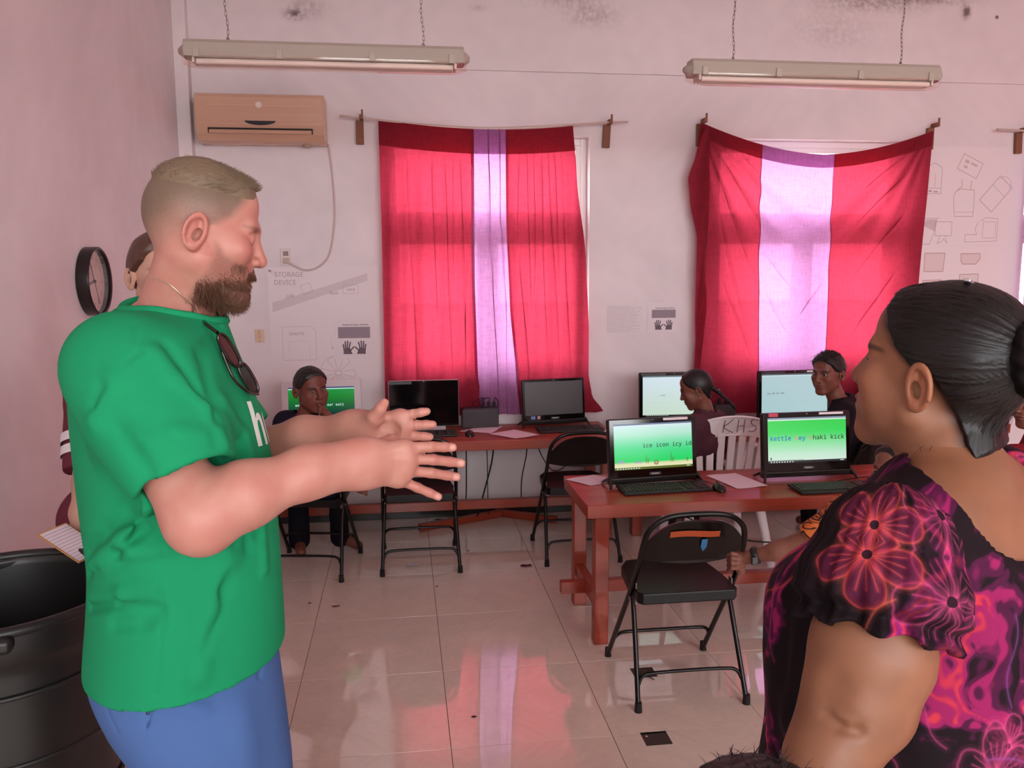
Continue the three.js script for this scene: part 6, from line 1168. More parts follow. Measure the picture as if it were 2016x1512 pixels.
  const groove = (x, y, z) => { const dx = x - bun.x, dy = y - bun.y, a = Math.atan2(dy, dx); return 0.0007 * noise(a * 42, (z) * 9, 2.2) + 0.0009 * noise(a * 17, z * 6, 5.2); };
  const thick = (x, y, z) => mix(-0.004, 0.009 + 0.004 * sstep(-0.02, -0.09, z) * sstep(-0.08, -0.02, y), inHair(x, y, z)) + groove(x, y, z);
  const hm = mesh('hair', place(hairShell(skull, thick, [-0.115, -0.115, -0.155], [0.115, 0.16, 0.1], 0.0028)), black, o);
  const bunF = (x, y, z) => { const q = V(x - bun.x, y - bun.y, z - bun.z), r = Math.hypot(q.x, q.y, q.z), a = Math.atan2(q.y, q.x); return Math.hypot(q.x / 1.05, q.y / 1.1, q.z / 0.85) - 0.055 - 0.0016 * Math.sin(a * 14 + r * 160) - 0.0025 * noise(x * 60, y * 60, z * 60); };
  mesh('bun', place(netMesh((x, y, z) => smin(bunF(x, y, z), Math.hypot(x, y - 0.06, z + 0.112) - 0.045, 0.02), [-0.08, -0.02, -0.23], [0.08, 0.16, -0.05], 0.0035)), black, hm);
  const st = [];
  for (let i = 0; i < 1500; i++) {                                     // loose strands lying along the comb direction
    const y0 = rr(-0.07, 0.12), s = rnd() < 0.8 ? 1 : -1, z0 = rr(-0.1, line(y0)), p = meet(skull, V(s * 0.14, y0, z0), V(-s, 0, 0), 0.2) || meet(skull, V(s * 0.02, 0.2, z0), V(0, -1, 0), 0.2); if (!p || inHair(p.x, p.y, p.z) < 0.2) continue;
    const t = thick(p.x, p.y, p.z), n = V(p.x, p.y - 0.02, p.z + 0.01).normalize(), a = p.clone().addScaledVector(n, t - 0.0006), dir = bun.clone().sub(a).normalize(), l = rr(0.02, 0.05), b0 = a.clone().addScaledVector(dir, l), q = onField((x, y, z) => skull(x, y, z) - thick(x, y, z), b0, 5);
    st.push([a, q, n.clone().multiplyScalar(0.0035), rr(0.0003, 0.0007)]);
  }
  for (let i = 0; i < 90; i++) { const p = meet(skull, V(0.14, rr(-0.125, -0.075), rr(-0.075, -0.03)), V(-1, 0, 0), 0.2); if (p) st.push([p, p.clone().add(V(rr(0, 0.012), -rr(0.006, 0.03), rr(-0.015, 0.015))), V(rr(-0.01, 0.012), 0, rr(-0.02, 0.02)), 0.0003]); }
  mesh('hair_strands', place(strands(st, 4)), std('#1f1513', 0.28), hm);
  const clip = rbox(0.018, 0.005, 0.01, 0.002); clip.rotateZ(0.3); { const p = onField((x, y, z) => skull(x, y, z) - thick(x, y, z), V(0.02, 0.16, -0.02)); T(clip, p.x, p.y + 0.002, p.z); }
  mesh('hair_clip', place(clip), std('#c9ccd0', 0.2, { metalness: 0.8 }), hm);
  // dress
  const dressMat = new THREE.MeshPhysicalMaterial({ map: floralTex, roughness: 0.75, sheen: 0.2, sheenRoughness: 0.6, specularIntensity: 0.3 });
  const hole = ell(at(1950, 955, 1.16), 0.112, 0.115, 0.105), neckCut = cap(neckTop, neckBot, 0.078, 0.084);
  const skinIn = grow(core, 0.003);
  const yoke = uni(0.04, grow(torso, 0.004), cap(B(-0.02, 0.075, 1.388), sh, 0.066, 0.080), cap(B(-0.02, -0.10, 1.37), shR, 0.075, 0.08), cap(B(0.02, 0.07, 1.385), B(0.09, 0.06, 1.30), 0.06, 0.07));
  const wave = (x, y, z) => { const q = V(x, 0, z).sub(C), a = Math.atan2(q.dot(L), q.dot(F)); return (0.006 * Math.sin(a * 11 + Math.sin(y * 3)) + 0.004 * Math.sin(a * 23 + 1)) * sstep(1.2, 0.7, y); };
  const dr0 = (x, y, z) => yoke(x, y, z) - wave(x, y, z);
  const dcr = folds([[onSur(yoke, 1790, 1255), onSur(yoke, 1850, 1200), 0.018, 0.006], [onSur(yoke, 1860, 1250), onSur(yoke, 1960, 1200), 0.016, -0.006], [onSur(yoke, 1840, 1330), onSur(yoke, 1960, 1290), 0.018, 0.006], [onSur(yoke, 1560, 1150), onSur(yoke, 1540, 1330), 0.02, -0.006], [onSur(yoke, 1580, 1250), onSur(yoke, 1545, 1420), 0.018, 0.006], [onSur(yoke, 1900, 1100), onSur(yoke, 1860, 1230), 0.016, -0.005]]);
  const dressF = (x, y, z) => { let d = dr0(x, y, z); if (Math.abs(d) < 0.03) d -= dcr(x, y, z); d = smax(d, -hole(x, y, z), 0.004); d = smax(d, -neckCut(x, y, z), 0.004); return smax(d, -grow(torso, -0.03)(x, y, z), 0.004); };
  const dg = wrapUV(netMesh(dressF, [C.x - 0.36, 0.24, C.z - 0.36], [C.x + 0.36, 1.46, C.z + 0.36], 0.0075), C, V(0, 1, 0), F, 0.24, 0.68);
  mesh('dress', shift(dg, base), dressMat, o);
  // puffed sleeve with a gathered edge
  const e1 = L.clone().addScaledVector(axS, -L.dot(axS)).normalize(), e2 = axS.clone().cross(e1);
  const slv = (s0, ax, en, f1, f2, near) => {
    const along = (x, y, z) => (x - s0.x) * ax.x + (y - s0.y) * ax.y + (z - s0.z) * ax.z, Ls = en.clone().sub(s0).dot(ax);
    return (x, y, z) => {
      const t = along(x, y, z), px = x - s0.x - ax.x * t, py = y - s0.y - ax.y * t, pz = z - s0.z - ax.z * t, a = Math.atan2(px * f2.x + py * f2.y + pz * f2.z, px * f1.x + py * f1.y + pz * f1.z), k = clamp(t / Ls);
      const r = poly([[0, 0.090], [0.35, 0.107], [0.68, 0.108], [0.82, 0.091], [1, 0.101]], k) + 0.0055 * Math.sin(a * 13 + 2 * k) * sstep(0.3, 0.85, k) + 0.002 * Math.sin(a * 31);
      const rad = Math.hypot(px, py, pz), end = t - Ls - 0.006 * Math.sin(a * 9);
      let d = t < 0 ? Math.hypot(rad, t) - r : (rad - r) * 0.9; d = smax(d, end, 0.004); return smax(d, -Math.max(rad - r + 0.015, Ls - 0.05 - t), 0.004);
    };
  };
  const sF = slv(sh, axS, endS, e1, e2), [lo, hi] = bounds([sh, endS], 0.14);
  mesh('sleeve', shift(wrapUV(netMesh(sF, lo, hi, 0.0046), sh, axS, F.clone().multiplyScalar(1), 0.1, 0.72), base), dressMat, o);
  const axR = elR.clone().sub(shR).normalize(), enR = shR.clone().addScaledVector(axR, 0.14), g1 = F.clone().addScaledVector(axR, -F.dot(axR)).normalize(), g2 = axR.clone().cross(g1), sG = slv(shR, axR, enR, g1, g2), [lo2, hi2] = bounds([shR, enR], 0.14);
  mesh('sleeve', shift(wrapUV(netMesh(sG, lo2, hi2, 0.007), shR, axR, F, 0.1, 0.72), base), dressMat, o);
}
womanBuild();

// ---------------------------------------------------------------- the other people
const buzz = (t, lo) => (x, y, z) => { const zl = poly([[-0.06, -0.06], [-0.02, -0.045], [0.01, -0.02], [0.03, 0.032], [0.06, 0.056], [0.085, 0.078], [0.13, 0.085]], y); return mix(-0.004, t + 0.0035 * noise(x * 55, y * 55, z * 55), sstep(zl + 0.006, zl - 0.014, z) * sstep(lo || -0.055, (lo || -0.055) + 0.03, y)); };
function simplePerson(q) {
  const base = q.base, o = person(q.label, base);
  const tone = lin(q.skin), dark = lin(q.skinDark), n0 = rr(0, 50), skinCol = (x, y, z) => { const n = fbm(x * 18 + n0, y * 18, z * 18, 3); return cmix(tone, dark, clamp(0.35 + n * 0.8)); };
  const M = headMatrix(q.head, q.face, q.up || V(0, 1, 0), q.scale || 1), inv = M.clone().invert(), hc = q.headCell || 0.0036, bc = q.cell || 0.009, parts = [];
  const nb = q.neck, nt = V(0, -0.05, -0.018), nbl = nb.clone().applyMatrix4(inv);
  const hf = headField({ full: true, width: q.width || 1.04, jaw: q.jaw || 1, nose: q.nose || 1.0, lid: q.lid ?? 0.006, lidTilt: 0.12, neck: [[nt.x, nt.y, nt.z, 0.05], [nbl.x, nbl.y, nbl.z, 0.055]] });
  const ink = lin('#150c0a'), lip = lin(q.lip || '#6e3b35');
  const hcol = (x, y, z) => { let c = skinCol(x, y, z); const ax = Math.abs(x); if (z > 0.05) { c = cmix(c, ink, sstep(1.3, 0.7, Math.hypot((ax - 0.035) / 0.022, (y - 0.031) / 0.006)) * 0.85); c = cmix(c, ink, sstep(1.3, 0.7, Math.hypot((ax - 0.033) / 0.017, (y - 0.0165) / 0.0032)) * 0.8); if (z > 0.085) c = cmix(c, lip, sstep(1.25, 0.8, Math.hypot(x / 0.024, (y + 0.0605) / 0.012)) * 0.85); } return c; };
  const hg = netMesh(hf, [-0.11, -0.19, -0.13], [0.11, 0.15, 0.135], hc, hcol); hg.applyMatrix4(M); parts.push(hg);
  const S = q.shoulders, hip = q.hip, chestR = q.chest || 0.1, mid = S[0].clone().lerp(S[1], 0.5), low = hip.clone();
  const lat = S[1].clone().sub(S[0]).setY(0).normalize(), fwd = V(0, 1, 0).cross(lat).normalize();
  const half_ = S[0].distanceTo(S[1]) / 2;
  const trunk = uni(0.05, cap(S[0], S[1], 0.06, 0.06), cap(mid.clone().setY(mid.y - 0.09).addScaledVector(lat, -half_ * 0.45), mid.clone().setY(mid.y - 0.09).addScaledVector(lat, half_ * 0.45), chestR, chestR), cap(mid.clone().lerp(low, 0.5).addScaledVector(lat, -half_ * 0.35), mid.clone().lerp(low, 0.5).addScaledVector(lat, half_ * 0.35), chestR * 0.98, chestR * 0.98), cap(low.clone().addScaledVector(lat, -half_ * 0.45), low.clone().addScaledVector(lat, half_ * 0.45), chestR * 1.02, chestR * 1.02), cap(nb, mid, 0.055, 0.085));
  const arms = q.arms.map((a) => chain(a.pts, a.r, 0.02)), legs = (q.legs || []).map((l) => chain(l, l.map((_, i) => [0.078, 0.056, 0.036, 0.03][i] || 0.03), 0.02));
  const hands = q.arms.filter((a) => a.hand).map((a) => handField(a.hand.w, a.hand.palm, a.hand.fingers));
  const pts = [nb, mid, low, ...S, ...q.arms.flatMap((a) => a.pts), ...(q.legs || []).flat()], [lo, hi] = bounds(pts, 0.14); lo[1] = Math.max(lo[1], 0.003);
  const bodyF = uni(0.025, grow(trunk, -0.012), ...arms, ...legs);
  parts.push(netMesh(bodyF, lo, hi, bc, skinCol));
  q.arms.forEach((a, i) => { if (!a.hand) return; const f = hands[q.arms.filter((b, j) => b.hand && j < i).length], all = [...a.hand.palm.flatMap((p) => [p[0], p[1]]), ...a.hand.fingers.flatMap((p) => p[0])], [l2, h2] = bounds(all, 0.03); parts.push(netMesh((x, y, z) => smin(f(x, y, z), arms[i](x, y, z), 0.015), l2, h2, 0.004, skinCol)); });
  addSkin(o, parts, base);
  if (!q.noEyes) eyes(o, M, base, q.look || [0, 0]);
  const place = (g) => { g.applyMatrix4(M); return shift(g, base); };
  const skull = headField({ width: q.width || 1.04, noEar: true, neck: [[nt.x, nt.y, nt.z, 0.05], [nbl.x, nbl.y, nbl.z, 0.055]] });
  const hm = mesh('hair', place(hairShell(skull, q.hair, [-0.11, -0.11, -0.14], [0.11, 0.165, 0.125], hc)), q.hairMat, o);
  if (q.strands) mesh('hair_strands', place(strands(q.strands(skull), 3)), q.hairMat, hm);
  if (q.hairExtra) q.hairExtra(hm, place);
  // shirt: the trunk and short sleeves, hollow at hem and cuffs only as far as they show
  const sl = q.arms.map((a) => { const d = a.pts[1].clone().sub(a.pts[0]), L = d.length(), e = a.pts[0].clone().addScaledVector(d.normalize(), Math.min(L, a.sleeve || 0.16)); return both(cap(a.pts[0], e.clone().addScaledVector(d, 0.05), a.sr || 0.068, (a.sr || 0.068) * 0.92), half(e, d), 0.004); });
  const wrinkle = (x, y, z) => 0.004 * noise(x * 14 + n0, y * 9, z * 14) + 0.0025 * noise(x * 30, y * 22 + n0, z * 30);
  const collar = cap(nb.clone().add(V(0, 0.10, 0)), nb, 0.07, 0.062), shirt0 = uni(0.035, grow(trunk, 0.006), ...sl), hemY = hip.y - (q.hem ?? 0.06);
  const shirtF = (x, y, z) => { let d = shirt0(x, y, z); if (Math.abs(d) < 0.03) d -= wrinkle(x, y, z); d = smax(d, -collar(x, y, z), 0.004); return smax(d, hemY - y, 0.006); };
  let sg = netMesh(shirtF, lo, hi, bc * 0.85);
  if (q.shirtUV) sg = wrapUV(sg, mid, V(0, 1, 0), fwd, 0.14, q.shirtUV);
  const sm = mesh('shirt', shift(sg, base), q.shirtMat, o);
  if (q.trousers) mesh('trousers', shift(netMesh(uni(0.03, both(grow(trunk, 0.004), half(V(0, hemY + 0.03, 0), V(0, 1, 0))), ...(q.legs || []).map((l) => chain(l.slice(0, 3), [0.088, 0.068, q.shortLegs ? 0.066 : 0.05], 0.02)).map((f, i) => q.shortLegs ? both(f, half(q.legs[i][0].clone().lerp(q.legs[i][1], 0.9), q.legs[i][1].clone().sub(q.legs[i][0]))) : f)), lo, hi, bc), base), q.trousers, o);
  return { o, sm, M, hm };
}
const sitLegs = (hip, lat, fwd, kneeUp = 0.03) => [1, -1].map((s) => { const h = hip.clone().addScaledVector(lat, s * 0.08), k = h.clone().addScaledVector(fwd, 0.36).setY(0.45 + kneeUp), a = k.clone().addScaledVector(fwd, -0.06).setY(0.07); return [h, k, a, a.clone().addScaledVector(fwd, 0.12).setY(0.03)]; });
const blackHair = std('#0d0808', 0.5), navy = clothMat('#1e1b2a'), darkShirt = clothMat('#1c151b');
// boy at the left screen, chin on his hand
{
  const hip = V(-0.53, 0.50, -4.80), fist = at(633, 807, 4.53), elb = at(672, 868, 4.62);
  const r = simplePerson({ label: 'boy in a navy shirt at the left screen, chin on his hand, looking back', base: V(-0.53, 0, -4.85), head: at(613, 769, 4.56), face: V(0.52, -0.04, 0.85), up: V(-0.06, 1, 0), scale: 0.96, width: 1.08, skin: '#7a4232', skinDark: '#5c2e24', neck: at(602, 822, 4.62), shoulders: [at(566, 832, 4.66), at(638, 838, 4.58)], hip, look: [-0.3, 0], lid: 0.004,
    hair: buzz(0.010), hairMat: blackHair, shirtMat: navy, trousers: clothMat('#15131a'), shortLegs: true, chest: 0.105,
    arms: [{ pts: [at(563, 836, 4.66), at(600, 925, 4.66), at(692, 958, 4.72)], r: [0.05, 0.04, 0.026], hand: { w: at(692, 958, 4.72), palm: [[at(692, 958, 4.72), at(708, 962, 4.72), 0.024, 0.02]], fingers: [0, 1, 2, 3].map((i) => [[at(706, 956 + i * 4, 4.72), at(716, 957 + i * 4.5, 4.71), at(722, 960 + i * 4.5, 4.71)], 0.009, 0.007]).concat([[[at(698, 952, 4.71), at(708, 948, 4.70), at(716, 949, 4.70)], 0.009, 0.007]]) } },
      { pts: [at(642, 842, 4.58), elb, at(646, 822, 4.54)], r: [0.05, 0.042, 0.028], sleeve: 0.14, hand: { w: at(644, 820, 4.54), palm: [[at(644, 820, 4.54), fist, 0.024, 0.022]], fingers: [0, 1, 2, 3].map((i) => [[at(641 - i * 2, 806 + i * 3, 4.525), at(634 - i, 801 + i * 3, 4.50), at(629, 805 + i * 3, 4.49)], 0.009, 0.008]).concat([[[at(636, 812, 4.51), at(630, 800, 4.5), at(626, 796, 4.49)], 0.009, 0.008]]) } }],
    legs: [[V(-0.45, 0.49, -4.82), V(-0.42, 0.47, -5.18), V(-0.41, 0.08, -5.14), V(-0.30, 0.03, -5.10)], [V(-0.62, 0.49, -4.82), V(-0.66, 0.47, -5.18), V(-0.66, 0.08, -5.12), V(-0.64, 0.03, -5.02)]] });
  const tag = rbox(0.035, 0.022, 0.004, 0.001); tag.rotateY(0.3); const p = at(624, 822, 4.50).sub(V(-0.53, 0, -4.85)); mesh('chest_mark', T(tag, p.x, p.y, p.z), std('#e2dce0', 0.5), r.sm).userData.label = 'white mark on the chest';  // small white plate set on the front of the shirt
}
// girl with the braid
{
  const hip = V(1.80, 0.50, -4.86);
  simplePerson({ label: 'girl with a long black braid and mauve shirt, bent towards the pale screen', base: V(1.80, 0, -4.86), head: at(1371, 768, 4.80), face: V(-0.90, -0.36, -0.35), up: V(-0.12, 1, 0), scale: 0.86, skin: '#7d4a3a', skinDark: '#5f352a', neck: at(1388, 806, 4.82), shoulders: [at(1372, 836, 4.72), at(1412, 828, 4.98)], hip, noEyes: false, lid: 0.0, chest: 0.10,
    hair: (x, y, z) => { const zl = poly([[-0.09, -0.06], [-0.05, -0.05], [0.0, -0.032], [0.02, 0.01], [0.05, 0.045], [0.085, 0.062], [0.13, 0.07]], y); return mix(-0.004, 0.011, sstep(zl + 0.006, zl - 0.014, z) * sstep(-0.10, -0.07, y)); }, hairMat: blackHair, shirtMat: clothMat('#54323c'), trousers: clothMat('#2a2026'),
    hairExtra: (hm, place) => { const pts = [V(0, -0.02, -0.105), V(-0.01, -0.06, -0.13), V(-0.015, -0.10, -0.15), V(-0.02, -0.15, -0.175), V(-0.02, -0.20, -0.195)], gs = []; for (let i = 0; i < 14; i++) { const k = i / 13 * 3.999, a = Math.floor(k), p = pts[a].clone().lerp(pts[a + 1], k - a); for (const s of [-1, 1]) gs.push(T(new THREE.SphereGeometry(0.017 - 0.0006 * i, 10, 8).scale(1, 0.8, 1.1), p.x + s * 0.009, p.y + s * 0.004, p.z)); } mesh('braid', place(join(gs)), blackHair, hm); const tie = new THREE.TorusGeometry(0.014, 0.005, 8, 16); tie.rotateX(1.2); T(tie, -0.012, -0.045, -0.128); mesh('hair_tie', place(tie), std('#c98f98', 0.4), hm); },
    arms: [{ pts: [at(1368, 842, 4.72), at(1345, 900, 4.78), at(1318, 862, 5.12)], r: [0.045, 0.036, 0.024] }, { pts: [at(1415, 838, 5.0), at(1425, 892, 5.05), at(1370, 868, 5.2)], r: [0.045, 0.036, 0.024] }], legs: sitLegs(hip, V(1, 0, 0), V(0, 0, -1)) });
}
// boy in front of the flag-like curtain
{
  const hip = V(2.74, 0.50, -4.78);
  simplePerson({ label: 'boy in a dark shirt with tousled hair, turned round beside the pale blue screen', base: V(2.74, 0, -4.80), head: at(1630, 737, 4.86), face: V(-0.88, -0.06, 0.47), scale: 0.95, skin: '#7c4535', skinDark: '#5f3126', neck: at(1648, 786, 4.89), shoulders: [at(1658, 812, 4.74), at(1684, 800, 5.10)], hip, look: [0.25, 0], lid: 0.004, chest: 0.105,
    hair: buzz(0.013, -0.045), hairMat: std('#140a0b', 0.55), shirtMat: darkShirt, trousers: clothMat('#17131a'),
    strands: (sk) => { const l = []; for (let i = 0; i < 520; i++) { const x = rr(-0.065, 0.065), z = rr(-0.06, 0.085), p = meet(sk, V(x, 0.2, z), V(0, -1, 0), 0.2); if (!p || p.y < 0.06) continue; const f = p.z > 0.05; l.push([p.clone().add(V(0, 0.008, 0)), p.clone().add(V(rr(-0.012, 0.012) + x * 0.2, f ? rr(-0.028, 0.012) : rr(0.012, 0.024), f ? rr(0.012, 0.026) : rr(-0.01, 0.02))), V(0, 0.008, 0.004), rr(0.001, 0.002)]); } return l; },
    arms: [{ pts: [at(1656, 818, 4.74), at(1650, 905, 4.74), at(1640, 880, 5.04)], r: [0.048, 0.04, 0.026] }, { pts: [at(1690, 808, 5.10), at(1705, 880, 5.19), at(1660, 850, 5.15)], r: [0.048, 0.04, 0.026] }], legs: sitLegs(hip, V(1, 0, 0), V(0, 0, -1)) });
}
// child in the orange patterned shirt, holding the front chair
{
  const orangeTex = canvasTex(512, 512, (c, W) => { c.fillStyle = '#c8662a'; c.fillRect(0, 0, W, W); c.strokeStyle = '#2b130d'; c.lineWidth = 7; for (let j = 0; j < 9; j++) for (let i = 0; i < 9; i++) { const x = i * 57, y = j * 57; c.beginPath(); if ((i + j) % 3 === 0) { c.arc(x + 28, y + 28, 18, 0, 5); } else if ((i + j) % 3 === 1) { c.moveTo(x + 8, y + 48); c.lineTo(x + 28, y + 8); c.lineTo(x + 48, y + 48); } else { c.rect(x + 12, y + 12, 30, 30); c.moveTo(x + 20, y + 28); c.lineTo(x + 36, y + 28); } c.stroke(); } c.lineWidth = 4; for (let i = 0; i < 5; i++) { c.beginPath(); c.moveTo(0, i * 114 + 2); c.lineTo(W, i * 114 + 2); c.stroke(); } });
  orangeTex.wrapS = orangeTex.wrapT = THREE.RepeatWrapping;
  const mat = new THREE.MeshPhysicalMaterial({ map: orangeTex, roughness: 0.85 });
  const hip = V(1.98, 0.48, -3.02), w = at(1478, 1096, 3.10), hd = at(1452, 1102, 3.12), sS = at(1668, 1012, 2.98), e = at(1590, 1062, 3.02);
  const r = simplePerson({ label: 'child in an orange patterned shirt reaching to the front chair, mostly behind the woman', base: V(1.98, 0, -3.02), head: at(1764, 934, 3.12), face: V(-0.72, 0.05, 0.25), scale: 0.9, skin: '#80503f', skinDark: '#653a2d', neck: at(1775, 990, 3.1), shoulders: [sS, at(1850, 1015, 3.14)], hip, hair: buzz(0.009), hairMat: blackHair, shirtMat: mat, shirtUV: 3.6, trousers: clothMat('#26202a'), chest: 0.1,
    arms: [{ pts: [sS, e, at(1530, 1085, 3.06), w], r: [0.046, 0.037, 0.034, 0.023], sleeve: 0.165, sr: 0.06, hand: { w, palm: [[w, hd, 0.022, 0.02], [hd, at(1458, 1122, 3.12), 0.02, 0.018]], fingers: [0, 1, 2, 3].map((i) => [[at(1451, 1092 + i * 9, 3.10), at(1441, 1090 + i * 9.5, 3.10), at(1434, 1094 + i * 9.5, 3.13), at(1436, 1098 + i * 9.5, 3.16)], 0.0085, 0.0068]).concat([[[at(1462, 1094, 3.12), at(1453, 1088, 3.16), at(1446, 1090, 3.19)], 0.009, 0.007]]) } },
      { pts: [at(1852, 1020, 3.14), at(1860, 1090, 3.3), at(1760, 1000, 3.62)], r: [0.046, 0.037, 0.024] }], legs: sitLegs(hip, V(1, 0, 0), V(0, 0, -1), 0.0) });
  const wd = w.clone().sub(e).normalize(), b = V(1.98, 0, -3.02), wp = at(1488, 1093, 3.09), tor = new THREE.TorusGeometry(0.028, 0.006, 8, 28); tor.scale(1, 1, 2); tor.applyQuaternion(new THREE.Quaternion().setFromUnitVectors(V(0, 0, 1), wd)); T(tor, wp.x - b.x, wp.y - b.y, wp.z - b.z);
  const wt = mesh('watch', tor, std('#141011', 0.4), r.o); const dial = rbox(0.026, 0.03, 0.01, 0.004), dp = at(1486, 1104, 3.06); T(dial, dp.x - b.x, dp.y - b.y, dp.z - b.z); mesh('watch_case', dial, std('#1d181a', 0.25), wt);
}
// boy in red at the right edge
{
  const hip = V(2.72, 0.50, -3.30);
  simplePerson({ label: 'boy in a red shirt at the right edge, half hidden behind the bun', base: V(2.72, 0, -3.30), head: at(2036, 792, 3.7), face: V(-0.93, -0.08, 0.18), scale: 0.92, skin: '#7a4636', skinDark: '#5d3127', neck: at(2050, 850, 3.72), shoulders: [at(2000, 905, 3.6), at(2095, 890, 3.9)], hip, hair: buzz(0.010), hairMat: blackHair, shirtMat: clothMat('#7d1a22'), trousers: clothMat('#201a22'), chest: 0.115, arms: [{ pts: [at(1998, 912, 3.6), at(1985, 985, 3.6), at(1930, 960, 3.75)], r: [0.05, 0.04, 0.026] }, { pts: [at(2100, 900, 3.9), at(2110, 980, 3.95), at(2040, 960, 4.0)], r: [0.05, 0.04, 0.026] }], legs: sitLegs(hip, V(1, 0, 0), V(0, 0, -1)) });
}
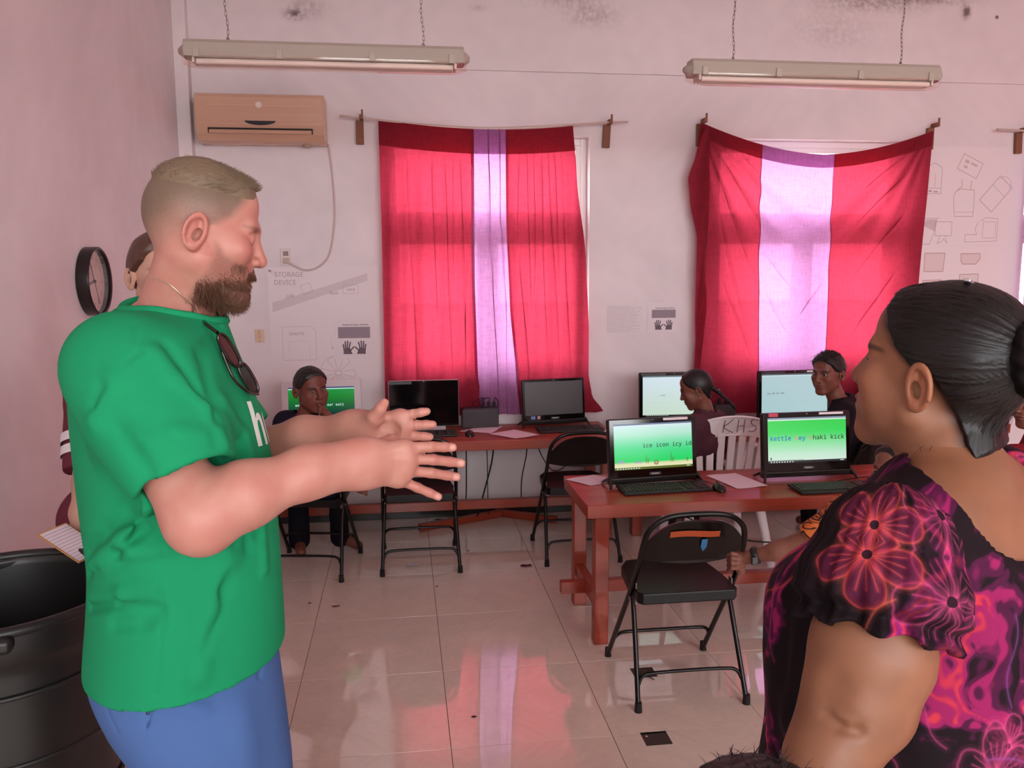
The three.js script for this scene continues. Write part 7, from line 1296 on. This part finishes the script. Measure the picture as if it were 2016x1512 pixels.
// person behind the man
{
  const hip = V(-0.84, 0.98, -2.60), maroon = clothMat('#6b2f3c'), sR = at(180, 752, 2.46), sL = at(400, 745, 2.66), fwd = V(0.9, 0, -0.35).normalize();
  const wv = (x, y, z) => { const zl = poly([[-0.09, -0.06], [-0.04, -0.046], [0.0, -0.03], [0.03, 0.02], [0.06, 0.05], [0.09, 0.07], [0.13, 0.078]], y); return mix(-0.004, 0.014 + 0.004 * noise(x * 40, y * 18, z * 18), sstep(zl + 0.006, zl - 0.014, z) * sstep(-0.10, -0.075, y)); };
  const brown = std('#4d2f22', 0.45);
  const w = at(158, 1042, 2.36);
  const r = simplePerson({ label: 'person with brown ponytail and maroon striped sleeve behind the man, holding papers', base: V(-0.93, 0, -2.60), head: at(318, 548, 2.56), face: V(0.55, -0.06, 0.83), scale: 1.0, skin: '#c59a86', skinDark: '#b0806c', lip: '#a85f5a', neck: at(308, 645, 2.6), shoulders: [sR, sL], hip, hem: 0.1, hair: wv, hairMat: brown, shirtMat: maroon, trousers: clothMat('#8c7350'), chest: 0.115,
    hairExtra: (hm, place) => { const c = chain([V(-0.0, -0.03, -0.12), V(0, -0.07, -0.135), V(0.0, -0.11, -0.14), V(0, -0.16, -0.15), V(0, -0.20, -0.14)], [0.03, 0.028, 0.034, 0.028, 0.012], 0.02); mesh('ponytail', place(netMesh((x, y, z) => uni(0.012, c, ell(V(0, -0.045, -0.152), 0.02, 0.022, 0.018), ell(V(0, -0.105, -0.16), 0.026, 0.03, 0.026))(x, y, z) - 0.003 * noise(x * 60, y * 30, z * 60), [-0.06, -0.24, -0.21], [0.06, 0.02, -0.07], 0.005)), brown, hm); },
    arms: [{ pts: [sR, at(176, 955, 2.36), at(166, 1010, 2.30), w], r: [0.052, 0.042, 0.036, 0.026], sleeve: 0.27, sr: 0.074, hand: { w, palm: [[w, at(160, 1068, 2.33), 0.024, 0.022]], fingers: [0, 1, 2, 3].map((i) => [[at(162 + i * 4, 1078, 2.32), at(162 + i * 4, 1100, 2.31), at(163 + i * 4, 1118, 2.31)], 0.0095, 0.008]).concat([[[at(150, 1062, 2.31), at(142, 1072, 2.29), at(138, 1082, 2.28)], 0.010, 0.008]]) } }, { pts: [sL, at(345, 930, 2.78), at(380, 1010, 2.72)], r: [0.052, 0.042, 0.028], sleeve: 0.25, sr: 0.07 }],
    legs: [1, -1].map((s) => { const h = hip.clone().add(V(0.1 * s * 0.35, -0.08, 0.1 * s * 0.9)); return [h, h.clone().setY(0.5), h.clone().setY(0.08), h.clone().addScaledVector(fwd, 0.12).setY(0.03)]; }) });
  const b = V(-0.93, 0, -2.60), ax = at(176, 955, 2.36).sub(sR).normalize(), band = (t, R) => { const g = new THREE.CylinderGeometry(R, R, 0.026, 40, 1, true); g.applyQuaternion(new THREE.Quaternion().setFromUnitVectors(V(0, 1, 0), ax)); const p = sR.clone().addScaledVector(ax, t).sub(b); return T(g, p.x, p.y, p.z); };
  mesh('sleeve_stripe', band(0.178, 0.0765), std('#ddd2d6', 0.8, { side: THREE.DoubleSide }), r.sm); mesh('sleeve_stripe', band(0.216, 0.0755), std('#ddd2d6', 0.8, { side: THREE.DoubleSide }), r.sm);
  const nt = canvasTex(256, 256, (c) => { c.fillStyle = '#e4dde2'; c.fillRect(0, 0, 256, 256); c.strokeStyle = '#8d94c0'; c.lineWidth = 3; for (let i = 1; i < 12; i++) { c.beginPath(); c.moveTo(0, i * 22); c.lineTo(256, i * 22); c.stroke(); } });
  const note = thing('notebook', 'lined paper on a tan folder between the bin and the maroon sleeve', 'notebook', at(142, 1068, 2.24).toArray());
  const tilt = (g) => { g.rotateX(-1.05); g.rotateY(1.25); return g; };
  mesh('page', tilt(T(new THREE.PlaneGeometry(0.10, 0.13), 0, 0, 0.002)), new THREE.MeshPhysicalMaterial({ map: nt, roughness: 0.8, side: THREE.DoubleSide }), note);
  mesh('folder', tilt(rbox(0.11, 0.14, 0.003, 0.001)), std('#b98a5a', 0.7), note);
}
// crown of a dark-haired head at the bottom edge
{
  const hd = at(1512, 1768, 0.83), b = V(hd.x, 0, hd.z);
  simplePerson({ label: 'dark-haired child whose crown just shows at the bottom edge', base: b, head: hd, face: V(-0.2, -0.1, -0.97), scale: 0.95, skin: '#7a4636', skinDark: '#5d3127', neck: hd.clone().add(V(0.01, -0.13, 0.03)), shoulders: [hd.clone().add(V(-0.12, -0.2, 0.02)), hd.clone().add(V(0.09, -0.2, 0.06))], hip: hd.clone().add(V(0, -0.58, 0.03)), headCell: 0.005, cell: 0.012, hair: buzz(0.014), hairMat: blackHair, shirtMat: clothMat('#3a3440'), trousers: clothMat('#201a22'),
    strands: (sk) => { const l = []; for (let i = 0; i < 500; i++) { const p = meet(sk, V(rr(-0.07, 0.07), 0.2, rr(-0.09, 0.07)), V(0, -1, 0), 0.2); if (p && p.y > 0.07) l.push([p.clone().add(V(0, 0.008, 0)), p.clone().add(V(rr(-0.02, 0.02), rr(0.012, 0.026), rr(-0.025, 0.01))), V(0, 0.004, 0), rr(0.0006, 0.001)]); } return l; },
    arms: [-1, 1].map((s) => ({ pts: [hd.clone().add(V(s * 0.10 - 0.02, -0.2, 0.04)), hd.clone().add(V(s * 0.11 - 0.03, -0.42, 0.05)), hd.clone().add(V(s * 0.10 - 0.03, -0.58, 0.02))], r: [0.045, 0.036, 0.025] })), legs: [-1, 1].map((s) => [0.47, 0.27].length && [hd.clone().add(V(s * 0.08, -0.6, 0.03)), hd.clone().add(V(s * 0.085, -0.6, 0.03)).setY(0.32), hd.clone().add(V(s * 0.085, -0.6, 0.03)).setY(0.06), hd.clone().add(V(s * 0.09, 0, -0.07)).setY(0.03)]) });
}

renderer.render(scene, camera);
